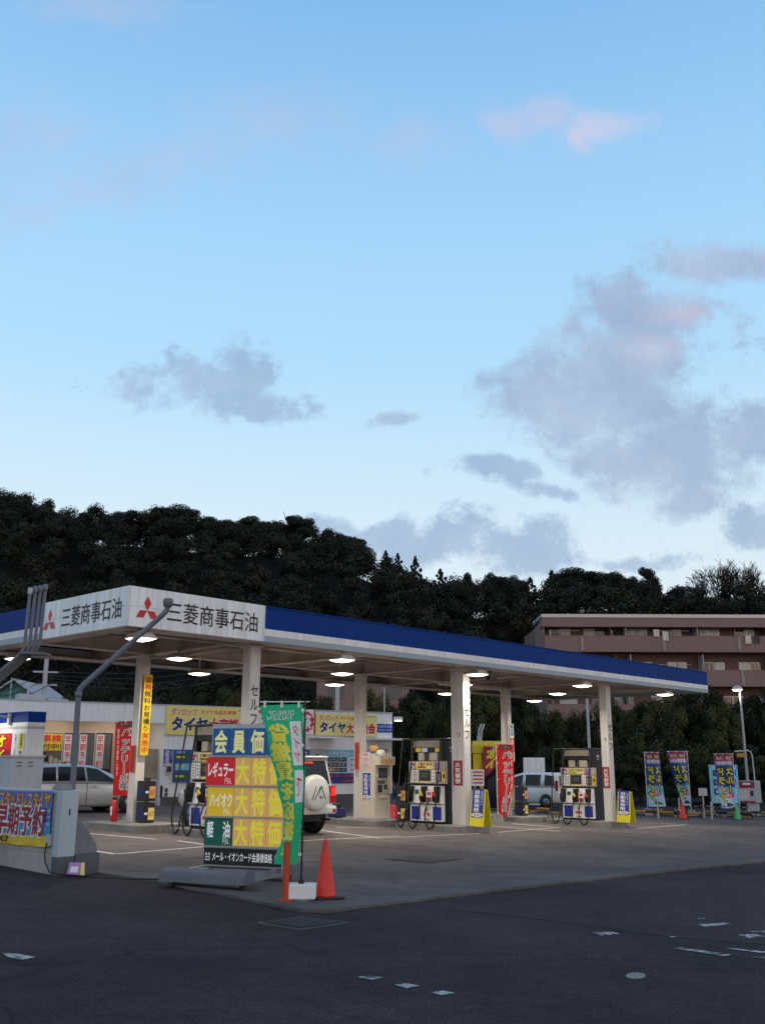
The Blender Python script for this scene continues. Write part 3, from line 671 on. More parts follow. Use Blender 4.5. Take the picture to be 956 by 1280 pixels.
# ------------------------------------------------------------------ fuel pumps
def make_pump():
    t = thing('fuel_pump', 'x', 'fuel pump', 0, 0, 0, 0, 'black self service fuel pumps')
    W2, D = 0.60, 0.38
    mb = MB(); mb.box(-W2, W2, -D+0.12, D, 0.0, 2.30, 'black'); mb.box(-W2-0.02, W2+0.02, -D, D+0.02, 2.30, 2.36, 'black')
    mb.box(-W2, -W2+0.10, -D, -D+0.12, 1.72, 2.30, 'black'); mb.box(W2-0.10, W2, -D, -D+0.12, 1.72, 2.30, 'black'); mb.box(-W2+.1, W2-.1, -D+0.02, -D+0.12, 1.96, 2.10, 'black')
    mb.box(-W2, W2, -D, -D+0.12, 0, 0.06, 'black'); mb.box(-W2, W2, -D, -D+0.12, 1.035, 1.09, 'black')
    # paper marks on the narrow side facing the road (+X is towards the road)
    f = lambda p, q: (W2+0.003, p, q)
    mb.add([f(-0.05, 2.05), f(0.10, 2.05), f(0.10, 2.13), f(-0.05, 2.13)], [(0, 1, 2, 3)], 'lgrey'); mb.add([f(-0.03, 1.97), f(0.08, 1.97), f(0.08, 2.02), f(-0.03, 2.02)], [(0, 1, 2, 3)], 'beige')
    mb.build('cabinet', t, bevel=0.012)
    mb = MB(); mb.prismx([(-D+0.005, 2.10), (-D+0.11, 2.10), (-D+0.11, 2.295), (-D+0.005, 2.295)], -W2+0.104, W2-0.104, 'pumpgrey'); mb.build('header_panel', t)
    mb = MB(); mb.box(-0.32, -0.10, -D+0.02, -D+0.115, 1.735, 1.955, 'beige'); mb.box(0.10, 0.40, -D+0.02, -D+0.115, 1.735, 1.955, 'beige'); mb.box(-0.03, 0.03, -D+0.05, -D+0.115, 1.735, 1.955, 'plinth'); mb.build('counter_window', t)
    # control panel, wider than the cabinet
    mb = MB(); mb.box(-W2-0.03, W2+0.10, -D-0.03, -D+0.115, 1.095, 1.715, 'pumpcream')
    y = -D-0.034
    def r(x0, x1, z0, z1, M): mb.rect(x0, x1, z0, z1, y, M)
    r(-0.62, -0.40, 1.52, 1.69, 'skyblue'); r(-0.36, 0.30, 1.50, 1.69, 'lyellow'); r(-0.30, 0.02, 1.52, 1.58, 'red'); r(-0.2, -0.05, 1.60, 1.67, 'orange'); r(0.36, 0.56, 1.48, 1.69, 'purple'); r(0.60, 0.74, 1.48, 1.69, 'beige')
    for k in range(14): xx = -0.62+k*0.096; mb.rect(xx, xx+0.05, 1.475, 1.492, y-0.002, ('ink', 'red', 'navy', 'dgreen')[k % 4])
    for k in range(4): mb.rect(0.375, 0.54, 1.5+k*.045, 1.52+k*.045, y-.003, ('ink', 'posterblue')[k % 2])
    mb.rect(-.6, -.42, 1.6, 1.66, y-.003, 'red'); mb.rect(-.6, -.5, 1.53, 1.58, y-.003, 'ink')
    mb.text('セルフ給油', -0.02, 1.635, 0.09, y-0.003, 'navy', w=0.56)
    r(-0.60, -0.46, 1.12, 1.47, 'paper'); r(-0.42, -0.28, 1.12, 1.47, 'paper'); r(0.22, 0.36, 1.14, 1.47, 'paper')
    for k in range(5): mb.rect(-0.57, -0.49, 1.16+k*0.062, 1.18+k*0.062, y-0.003, 'ink')
    for k in range(4): mb.rect(-0.39, -0.31, 1.18+k*0.07, 1.205+k*0.07, y-0.003, 'red' if k == 1 else 'navy')
    for k in range(3): mb.rect(0.24, 0.34, 1.2+k*0.09, 1.22+k*0.09, y-0.003, 'red')
    r(-0.22, 0.18, 1.11, 1.15, 'lyellow')
    mb.box(0.40, 0.58, y-0.02, y, 1.17, 1.42, 'dark'); 
    for k in range(3):
        for j in range(3): mb.rect(0.425+j*0.05, 0.46+j*0.05, 1.2+k*0.06, 1.24+k*0.06, y-0.023, 'lgrey')
    r(0.62, 0.74, 1.15, 1.44, 'yellow'); mb.rect(0.65, 0.71, 1.25, 1.36, y-0.003, 'ink')
    mb.build('control_panel', t, bevel=0.008)
    MB().box(-0.22, 0.18, -D-0.05, -D-0.033, 1.18, 1.46, 'dark').rect(-0.15, 0.11, 1.26, 1.40, -D-0.053, 'plinth').build('screen', t)
    # sloping nozzle panel and lower panel
    mb = MB(); mb.prismx([(-D-0.10, 0.55), (-D+0.115, 0.52), (-D+0.115, 1.03), (-D-0.02, 1.03)], -W2+0.01, W2-0.01, 'paper')
    for x0, M in ((-0.12, 'lemon'), (0.02, 'red'), (-0.38, 'dgreen')):
        zz = [0.80, 0.92]; yy = [-D-0.10+0.08*(z-0.55)/0.48-0.004 for z in zz]
        mb.add([(x0, yy[0], zz[0]), (x0+0.14, yy[0], zz[0]), (x0+0.14, yy[1], zz[1]), (x0, yy[1], zz[1])], [(0, 1, 2, 3)], M)
    mb.build('nozzle_panel', t, bevel=0.006)
    for xx, M in ((-0.52, 'rubber'), (-0.02, 'yellow'), (0.46, 'red')):
        mb = MB(); y0 = -D-0.10
        mb.box(xx-0.09, xx+0.09, y0-0.012, y0+0.09, 0.58, 1.02, 'rubber')
        mb.tube([(xx+0.02, y0-0.06, 0.93), (xx, y0-0.10, 0.84), (xx-0.03, y0-0.10, 0.70), (xx-0.06, y0-0.05, 0.60)], [0.03, 0.05, 0.045, 0.025], 'rubber')
        mb.tube([(xx-0.01, y0-0.14, 0.86), (xx+0.05, y0-0.14, 0.76)], 0.04, M)
        mb.tube([(xx+0.05, y0-0.12, 0.90), (xx+0.10, y0-0.10, 0.74), (xx+0.02, y0-0.10, 0.66)], 0.014, 'rubber', 6)
        mb.build('nozzle', t)
    MB().box(0.10, 0.30, -D-0.125, -D-0.09, 0.62, 0.90, 'paper').rect(0.11, 0.29, 0.62, 0.72, -D-0.128, 'red').rect(0.14, 0.26, 0.78, 0.86, -D-0.128, 'red').build('instruction_plate', t)
    mb = MB(); mb.box(-W2+0.01, W2-0.01, -D-0.03, -D+0.115, 0.065, 0.515, 'paper'); y = -D-0.034
    mb.rect(-0.54, -0.20, 0.10, 0.46, y, 'posterblue'); mb.rect(0.26, 0.58, 0.10, 0.46, y, 'posterblue')
    diamonds(mb, 0.03, 0.29, 0.16, y); mb.text('三菱商事石油', 0.03, 0.11, 0.05, y, 'red', w=0.24)
    mb.build('lower_panel', t, bevel=0.006)
    # hoses hang from the top in long loops
    for x0, x1, zb in ((-0.86, -0.52, -0.10), (-0.44, -0.04, -0.12), (0.22, 0.60, -0.12)):
        P = []
        yo = -D-0.34
        top = (x0-0.02, -D-0.02, 2.32) if x0 < -0.8 else (x0 if x0 < 0 else x1, -D-0.06, 2.30)
        down = x0 if x0 < 0 else x1; upx = x1 if x0 < 0 else x0
        P.append(top)
        for k in range(1, 8): P.append((top[0]+(down-top[0])*k/8, top[1]+(yo-top[1])*k/8, top[2]+(0.35-top[2])*k/8))
        c = (down+upx)/2; rr = (upx-down)/2
        for k in range(0, 11): w = math.pi+math.pi*k/10; P.append((c+rr*math.cos(w), yo, 0.30+(0.30-zb)*math.sin(w)))
        P.append((upx, -D-0.26, 0.5)); P.append((upx+0.01, -D-0.15, 0.66))
        MB().tube(P, 0.021, 'rubber', 7).build('hose', t)
    MB().tube([(-W2+.05, -D+0.05, 2.33), (-0.88, -D-0.02, 2.33)], 0.03, 'black').build('hose_arm', t)
    for xx in (-W2+.2, .57): MB().tube([(xx, -D+.05, 2.33), (xx, -D-0.08, 2.30)], 0.02, 'black', 6).build('hose_arm', t)
    return t
p0 = make_pump()
for k, (a, b) in enumerate(COLS):
    x, y = W(a+0.05, b+1.03); p = p0 if k == 0 else dup(p0)
    place(p, x, y, RL, ('black fuel pump half hidden behind the price board', 'black fuel pump beside the middle front column', 'black fuel pump beside the front column at the right end')[k], zg(x, y)+IH)
    if k == 1:
        m_ = MB(); 
        for x0, M in ((-0.40, 'yellow'), (-0.16, 'skyblue'), (0.34, 'yellow')): m_.box(x0, x0+0.2, -0.375, -0.361, 1.975, 2.085, M)
        m_.build('price_tabs', p)

# ------------------------------------------------------------------ boards and signs
def board(name, label, cat, x, y, rz, z, w, h, M, thick=0.02, group=None, draw=None, bevel=0):
    mb = MB(); mb.box(-w/2, w/2, -thick, 0, 0, h, M)
    if draw: draw(mb, -w/2, w/2, h, -thick-0.003)
    o = mb.build(name, None, bevel); o.location = (x, y, z); o.rotation_euler = (0, 0, rz)
    return tag(o, label, cat, group)
def kaki(mb, x0, x1, h, y):
    mb.vtext('火気厳禁', 0, h-0.04, 0.04, (x1-x0)*0.66, y, 'paper', 0.02)
for k in (1, 2):
    a, b = COLS[k]; x, y = W(a-0.153, b-0.0)
    board('warning_sign', 'crimson no fire sign on the %s front column' % ('middle' if k == 1 else 'rightmost'), 'sign', x, y, RL, zg(x, y)+1.28, (0, 0.32, 0.26)[k], 0.68, 'crimson', 0.008, 'crimson no fire signs on columns', kaki)
def ins_poster(mb, x0, x1, h, y, top=True):
    w = x1-x0
    mb.rect(x0+0.02, x1-0.02, 0.02, h-0.02, y, 'posterblue')
    mb.vtext('自動車保険', x0+w*0.42, h*0.94, h*0.20, w*0.46, y-0.003, 'paper', 0.02)
    mb.vtext('お任せ下さい', x0+w*0.80, h*0.90, h*0.42, w*0.18, y-0.003, 'paper', 0.01)
    n = 18; cx, cz, rx, rz_ = (x0+x1)/2, h*0.11, w*0.44, h*0.07
    mb.add([(cx+rx*math.cos(2*math.pi*i/n), y-0.003, cz+rz_*math.sin(2*math.pi*i/n)) for i in range(n)], [tuple(range(n))], 'paper')
    mb.text('受付中', cx, cz, h*0.08, y-0.006, 'red', w=w*0.5)
def aframe(a, b, label):
    x, y = W(a, b); t = thing('sandwich_board', label, 'sandwich board', x, y, RL, zg(x, y)+IH, 'yellow sandwich boards')
    H, w2 = 0.96, 0.245
    for sgn, nm in ((-1, 'front_board'), (1, 'rear_board')):
        mb = MB(); P = []
        def f(p, q, o=0.0): return (p, sgn*(0.20-0.14*q/H)+sgn*o, q)
        V = [f(-w2, 0), f(w2, 0), f(w2*0.94, H), f(-w2*0.94, H)]; V2 = [(q[0], q[1]-sgn*0.03, q[2]) for q in V]
        mb.hexa([V2[0], V2[1], V[1], V[0], V2[3], V2[2], V[2], V[3]], 'lemon')
        if sgn < 0:
            pm = MB(); ins_poster(pm, -0.22, 0.22, 0.80, 0)
            V = []
            for q in pm.v: z = 0.22+q[2]; c = f(q[0], z); V.append((c[0], c[1]+q[1]-0.004, c[2]))
            base = len(mb.v); mb.v.extend(V)
            idx = [mb.mi(m_) for m_ in pm.mats]
            for fc, mm in zip(pm.f, pm.m): mb.f.append(tuple(base+i for i in fc)); mb.m.append(idx[mm]); mb.sm.append(False)
        mb.build(nm, t)
    MB().box(-w2*0.9, w2*0.9, -0.06, 0.06, H-0.03, H+0.02, 'lemon').build('hinge', t)
aframe(COLS[1][0]+0.10, 0.28, 'yellow sandwich board with blue insurance poster by the middle front column')
aframe(COLS[2][0]+0.12, 0.14, 'yellow sandwich board with blue insurance poster by the rightmost front column')

def box_stack(a, b, label, fx=RF):
    x, y = W(a, b); t = thing('box_stack', label, 'box stack', x, y, fx, zg(x, y)+IH, 'dark boxes with orange labels')
    for k, nm in ((0, 'lower_box'), (1, 'upper_box')):
        mb = MB(); z = k*0.50; mb.box(-0.15, 0.15, -0.17, 0.17, z+0.01, z+0.485, 'dark'); mb.rect(-0.03, 0.14, z+0.08, z+0.36, -0.174, 'ochre' if k else 'lyellow'); mb.text('AT', 0.055, z+0.22, 0.16, -0.178, 'red', w=0.12); mb.rect(-0.14, -0.05, z+0.2, z+0.25, -0.174, 'paper')
        mb.add([(-0.153, 0.13, z+0.10), (-0.153, -0.13, z+0.10), (-0.153, -0.13, z+0.34), (-0.153, 0.13, z+0.34)], [(0, 1, 2, 3)], 'navy')
        mb.build(nm, t, bevel=0.01)
    MB().box(-0.06, 0.08, -0.05, 0.05, 0.99, 1.06, 'dark').build('lid_handle', t, bevel=0.01)
box_stack(RCOLS[0][0]-0.02, RCOLS[0][1]-0.50, 'stack of two dark boxes with orange labels at the rear column with the yellow banner')
box_stack(RCOLS[2][0]+0.10, RCOLS[2][1]-0.50, 'stack of two dark boxes with orange labels in front of the white van')
box_stack(COLS[1][0]-0.25, 2.75, 'stack of two dark boxes with orange labels left of the middle fuel pump', RL)

def extinguisher(a, b, label):
    x, y = W(a, b); t = thing('fire_extinguisher', label, 'fire extinguisher', x, y, RL, zg(x, y)+IH, 'red fire extinguishers')
    MB().lathe([(0.07, 0), (0.085, 0.02), (0.085, 0.42), (0.06, 0.49), (0.025, 0.52)], 'red', n=16).add([(-0.04, -0.088, 0.15), (0.04, -0.088, 0.15), (0.04, -0.088, 0.36), (-0.04, -0.088, 0.36)], [(0, 1, 2, 3)], 'paper').build('cylinder', t)
    MB().box(-0.015, 0.02, -0.06, 0.03, 0.52, 0.57, 'black').tube([(0, 0.02, 0.53), (0.1, 0, 0.5), (0.11, 0, 0.2)], 0.012, 'rubber', 6).build('valve', t)
extinguisher(RCOLS[0][0]-0.42, RCOLS[0][1]+0.22, 'red fire extinguisher left of the rear column with the yellow banner')
extinguisher(RCOLS[2][0]-0.35, RCOLS[2][1]-0.1, 'red fire extinguisher beside the rear column in front of the yellow car wash')

def column_banner():
    a, b = RCOLS[0]; x, y = W(a+0.02, b-0.234)
    def d(mb, x0, x1, h, yy):
        s = '車検無料お見積り実施中'; n = len(s); st = (h-0.1)/n
        for i, ch in enumerate(s): mb.vtext(ch, 0, h-0.05-i*st, h-0.05-(i+1)*st, 0.20, yy, 'red' if i < 2 or i > 7 else 'ink', 0.02)
    board('vertical_banner', 'tall narrow yellow inspection banner strapped to a rear column', 'banner', x, y, RF, 1.82, 0.24, 1.98, 'yellow', 0.01, None, d)
    x, y = W(a-0.153, b-0.02)
    board('orange_notice', 'small orange notice on the rear column behind the yellow banner', 'notice', x, y, RL, 1.42, 0.20, 0.64, 'orange', 0.008, None, lambda mb, x0, x1, h, yy: mb.vtext('携帯電話禁止', 0, h-0.04, 0.04, 0.1, yy, 'crimson', 0.01))
    a, b = RCOLS[2]; x, y = W(a, b-0.234)
    def d2(mb, x0, x1, h, yy): 
        mb.rect(x0+.01, x1-.01, h*0.66, h-0.01, yy, 'skyblue'); mb.vtext('最安値', 0, h*.98, h*.68, 0.16, yy-.003, 'navy', .01); mb.rect(x0+.01, x1-.01, h*0.25, h*.62, yy, 'red'); mb.vtext('点検', 0, h*.6, h*.27, 0.17, yy-.003, 'paper', .02); mb.vtext('中', 0, h*.22, h*.02, 0.15, yy-.003, 'ink', .01)
    board('column_poster', 'narrow blue and red poster high on the rear column by the white van', 'poster', x, y, RF, 1.72, 0.24, 1.32, 'paper', 0.008, None, d2)
column_banner()

# ------------------------------------------------------------------ cloth flags
def nobori(name, label, x, y, rz, z, pole_h, w, h, ztop, side, paint, left=None, right=None, amp=0.05, ph=0.0, base='tank', polemat='paper', group=None, baselab=None, seed=0, swing=0.0):
    """side=-1: cloth runs to the viewer's left of the pole. left(t), right(t): extra shift of the two edges as fractions of w"""
    t = thing(name, label, 'banner flag', x, y, rz, z, group)
    L = left or (lambda q: 0.0); R_ = right or (lambda q: 0.0)
    def cloth(s, tt, o=0.0):            # s 0 at pole .. 1 free edge, tt 0 top .. 1 bottom
        xa = side*(0.03+R_(tt)*w); xb = side*(0.03+w*(1+L(tt)))
        xx = xa+(xb-xa)*s
        fold = max(0.0, w*w-(xb-xa)**2)**0.5*0.35
        yy = amp*math.sin(ph+5.2*s+4.0*tt)*(0.35+tt)+-fold*math.sin(math.pi*s)*0.8+swing*s*tt
        return (xx, yy+o, ztop-h*tt-0.05*s*(0 if tt > .9 else .4))
    paint(t, cloth, w, h)
    mb = MB(); mb.tube([(0, 0, 0.05), (0, 0, ztop+0.05)], 0.014, polemat, 8); mb.build('pole', t)
    MB().tube([(-side*0.06, 0, ztop+0.03), (side*(w*(1+L(0))+0.04), 0.0, ztop+0.025)], 0.009, 'paper', 6).build('crossbar', t)
    m2 = MB()
    for k in range(5): zz = ztop-h*(0.04+k*0.225); m2.box(min(0, side*0.05), max(0, side*0.05), -0.012, 0.012, zz-0.02, zz+0.02, 'paper')
    for k in range(3): s = 0.1+0.4*k; q = cloth(s, 0); m2.box(q[0]-0.015, q[0]+0.015, -0.015, 0.015, ztop-0.05, ztop+0.04, 'paper')
    m2.build('loops', t)
    if base == 'tank':
        b = MB(); b.lathe([(0.16, 0.0), (0.17, 0.03), (0.17, 0.05)], 'steelgrey', n=16); b.build('base_plate', t)
        b = MB(); b.box(-0.19, 0.19, -0.14, 0.14, 0.05, 0.225, 'paper'); b.tube([(0, 0, 0.22), (0, 0, 0.27)], 0.04, 'black'); b.build('water_tank', t, bevel=0.07)
    elif base == 'block':
        b = MB(); b.hexa([(-.2, -.17, 0), (.2, -.17, 0), (.2, .17, 0), (-.2, .17, 0), (-.15, -.13, .3), (.15, -.13, .3), (.15, .13, .3), (-.15, .13, .3)], 'concrete'); b.build('concrete_foot', t, bevel=.01)
    return t
def cloth_grid(mb, cloth, bands, nx=10, nt=36, o=0.0):
    V = [cloth(i/nx, j/nt, o) for j in range(nt+1) for i in range(nx+1)]
    groups = {}
    for j in range(nt):
        tt = (j+0.5)/nt
        M = [m_ for t0, m_ in bands if tt >= t0][-1]
        for i in range(nx): groups.setdefault(M, []).append((j*(nx+1)+i, (j+1)*(nx+1)+i, (j+1)*(nx+1)+i+1, j*(nx+1)+i+1))
    for M, F in groups.items(): mb.add(V, F, M, True)
def patch_on(mb, cloth, s0, s1, t0, t1, M, o, ns=4, nt=10):
    V = [cloth(s0+(s1-s0)*i/ns, t0+(t1-t0)*j/nt, o) for j in range(nt+1) for i in range(ns+1)]
    mb.add(V, [(j*(ns+1)+i, (j+1)*(ns+1)+i, (j+1)*(ns+1)+i+1, j*(ns+1)+i+1) for j in range(nt) for i in range(ns)], M, True)
def fv(mb, cloth, body, s, t0, t1, cw, M, w, h, mirror, o, side=-1, bold=0.02):
    """vertical text; s centre, cw width as fraction of the cloth"""
    sg = -1 if side < 0 else 1           # +s runs to the viewer's left when side<0
    fn = lambda p, q: cloth(s+sg*p, q, o)
    n = len(body); st = (t1-t0)/n
    for i, ch in enumerate(body):
        if ch == ' ': continue
        vv, ff = glyphs(ch, bold); V = []
        for a, b, e in vv:
            p, q = a-0.5, b-0.38
            if ch == 'ー': p, q = q, -p
            V.append(lift(fn, p*cw*(-1 if mirror else 1), t0+st*(i+0.5)-q*st*0.97, e*.0015, 1))
        mb.add(V, ff, M)
def fh(mb, cloth, body, s, t, cw, hh, M, mirror, o, side=-1, bold=0.01):
    sg = -1 if side < 0 else 1
    vv, ff = glyphs(body, bold); x0 = min(p[0] for p in vv); x1 = max(p[0] for p in vv)
    fn = lambda p, q: cloth(p, q, o)
    V = [lift(fn, s+sg*((a-(x0+x1)/2)/(x1-x0)*cw*(-1 if mirror else 1)), t-(b-0.38)*hh, e*.0015, 1) for a, b, e in vv]
    mb.add(V, ff, M)

def green_flag():
    g = G(376, 1128); Y = g[1]; S = Y/FPX
    def paint(t, cloth, w, h):
        mb = MB(); cloth_grid(mb, cloth, [(0, 'green')])
        patch_on(mb, cloth, 0.06, 0.34, 0.11, 0.39, 'flagwhite', -0.004); patch_on(mb, cloth, 0.06, 0.34, 0.42, 0.62, 'flagwhite', -0.004)
        fh(mb, cloth, 'DUNLOP', 0.52, 0.052, 0.60, 0.045, 'flagwhite', True, -0.005); fh(mb, cloth, 'FALKEN', 0.58, 0.085, 0.60, 0.036, 'flagwhite', True, -0.005)
        fv(mb, cloth, 'タイヤ', 0.20, 0.125, 0.375, 0.20, 'logored', w, h, True, -0.008, bold=0.0); fv(mb, cloth, 'で', 0.20, 0.44, 0.60, 0.18, 'logored', w, h, True, -0.008, bold=0.0)
        fv(mb, cloth, '省燃費を応援', 0.66, 0.12, 0.85, 0.54, 'flaglemon', w, h, True, -0.006, bold=0.05); fh(mb, cloth, '!!', 0.62, 0.905, 0.30, 0.10, 'flaglemon', True, -0.006, bold=0.03)
        mb.build('cloth', t)
    pts = [(0, 320), (.25, 331), (.5, 343), (.7, 352), (.8, 352), (1, 342)]; rts = [(0, 372), (.5, 377), (.75, 374), (1, 370)]
    def itp(P, q):
        for (a, b), (c, d) in zip(P, P[1:]):
            if q <= c: k = (q-a)/(c-a); k = k*k*(3-2*k); return b+(d-b)*k
        return P[-1][1]
    w = 0.53
    nobori('banner_flag', 'green fuel saving banner flag on a black pole before the price board', g[0], g[1], 0, None, 2.6, w, 186*S*1.0, YD(376, 880, Y)[2]-zg(g[0], g[1]), -1, paint,
           left=lambda q: ((372-itp(pts, q))*S)/w-1.0, right=lambda q: ((372-itp(rts, q))*S)/w, amp=0.03, ph=0.6, polemat='black')
green_flag()

def red_flag(paintname, u, vbase_xy, rz, label, h, ztop, w, side, left, txt2, s2, right=None):
    def paint(t, cloth, w_, h_):
        mb = MB(); cloth_grid(mb, cloth, [(0, 'redcloth')])
        o = -0.006; patch_on(mb, cloth, 0.15, 0.85, 0.02, 0.065, 'ink', -0.004, 4, 2); fh(mb, cloth, 'バッテリー', 0.5, 0.042, 0.55, 0.035, 'paper', False, -0.008, side)
        # black letters with a white edge, and a small white line
        fv(mb, cloth, 'バッテリー点検', 0.42 if side < 0 else 0.55, 0.09, 0.93, 0.50, 'paper', w_, h_, False, o, side, bold=0.06)
        fv(mb, cloth, 'バッテリー点検', 0.42 if side < 0 else 0.55, 0.09, 0.93, 0.46, 'ink', w_, h_, False, o-0.004, side, bold=0.01)
        fv(mb, cloth, txt2, s2, 0.10, 0.74, 0.13, 'paper', w_, h_, False, o, side, bold=0.012)
        mb.build('cloth', t)
    x, y = vbase_xy
    return nobori('banner_flag', label, x, y, rz, None, ztop, w, h, ztop, side, paint, left=left, right=right, amp=0.04, ph=1.0, base='block', polemat='paper', group='red battery banner flags')
def battery_flags():
    # left one: pole hidden behind the rear left column
    Y = 26.2; q = YD(163.5, 1020, Y); S = Y/FPX
    red_flag('', 0, (q[0], q[1]), 0.0, 'red battery check banner flag beside the silver car', 88*S, YD(160, 901, Y)[2]-zg(q[0], q[1]), 0.50, -1, lambda t: 0.02-0.12*t*t, '愛車の点検致します', 0.82)
    Y = 35.2; q = YD(622, 1022, Y); S = Y/FPX
    def lf(t): return -0.02-0.55*max(0, t-0.55)/0.45
    red_flag('', 0, (q[0], q[1]), 0.0, 'red battery banner flag in front of the yellow car wash', 85*S, YD(622, 930, Y)[2]-zg(q[0], q[1]), 0.58, 1, lf, '無料点検実施', 0.86)
battery_flags()

def drive_flags():
    for k, (up, vb, vt, ul, ur, side, lab, lf) in enumerate([
            (809.5, 1019, 941, 0, 0, 1, 'drive through banner flag with its pole on the left, leftmost of three', lambda t: -0.32+0.20*t),
            (864, 1021, 940, 0, 0, -1, 'drive through banner flag blown aslant behind the red cone', lambda t: -0.02-0.62*t),
            (921.5, 1024, 943, 0, 0, -1, 'drive through banner flag overlapping the blue sign board behind the green cone', lambda t: -0.10-0.15*t)]):
        g = G(up, vb); Y = g[1]; S = Y/FPX; zt = YD(up, vt, Y)[2]-zg(g[0], g[1]); h = 62.5*S; w = 0.95*26*S
        def paint(t, cloth, w_, h_, side=side):
            mb = MB(); cloth_grid(mb, cloth, [(0, 'flagpink'), (0.20, 'cellblue'), (0.62, 'cyan'), (0.78, 'skyblue')])
            patch_on(mb, cloth, 0.04, 0.96, 0.12, 0.20, 'purple', -0.010, 4, 3)
            patch_on(mb, cloth, 0.1, 0.75, 0.72, 0.80, 'pink', -0.010, 4, 3)
            fh(mb, cloth, '洗車・洗車', 0.5, 0.07, 0.8, 0.07, 'lyellow', True, -0.014, side); fh(mb, cloth, '年中無休', 0.5, 0.16, 0.8, 0.08, 'paper', True, -0.014, side, 0.02)
            for bd, cwk, M, o in ((0.11, 1.02, 'ink', -0.012), (0.035, 1.0, 'lemon', -0.018)):
                sa, sb = (0.30, 0.72) if side < 0 else (0.72, 0.28)
                fv(mb, cloth, 'スルー', sa, 0.24, 0.72, 0.44*cwk, M, w_, h_, True, o, side, bold=bd)
                fv(mb, cloth, 'ドライブ', sb, 0.24, 0.90, 0.44*cwk, M, w_, h_, True, o, side, bold=bd)
            fh(mb, cloth, '水洗い', 0.45, 0.76, 0.5, 0.06, 'paper', True, -0.014, side)
            # a little car drawn at the foot
            patch_on(mb, cloth, 0.15, 0.85, 0.93, 0.96, 'navy', -0.010, 3, 1); patch_on(mb, cloth, 0.3, 0.65, 0.905, 0.93, 'navy', -0.010, 3, 1)
            mb.build('cloth', t)
        nobori('banner_flag', lab, g[0], g[1], 0, None, zt, w, h, zt, side, paint, left=lf, amp=0.10, ph=k*1.3, base='block' if k < 2 else 'none', polemat='paper', group='blue drive through banner flags')
drive_flags()

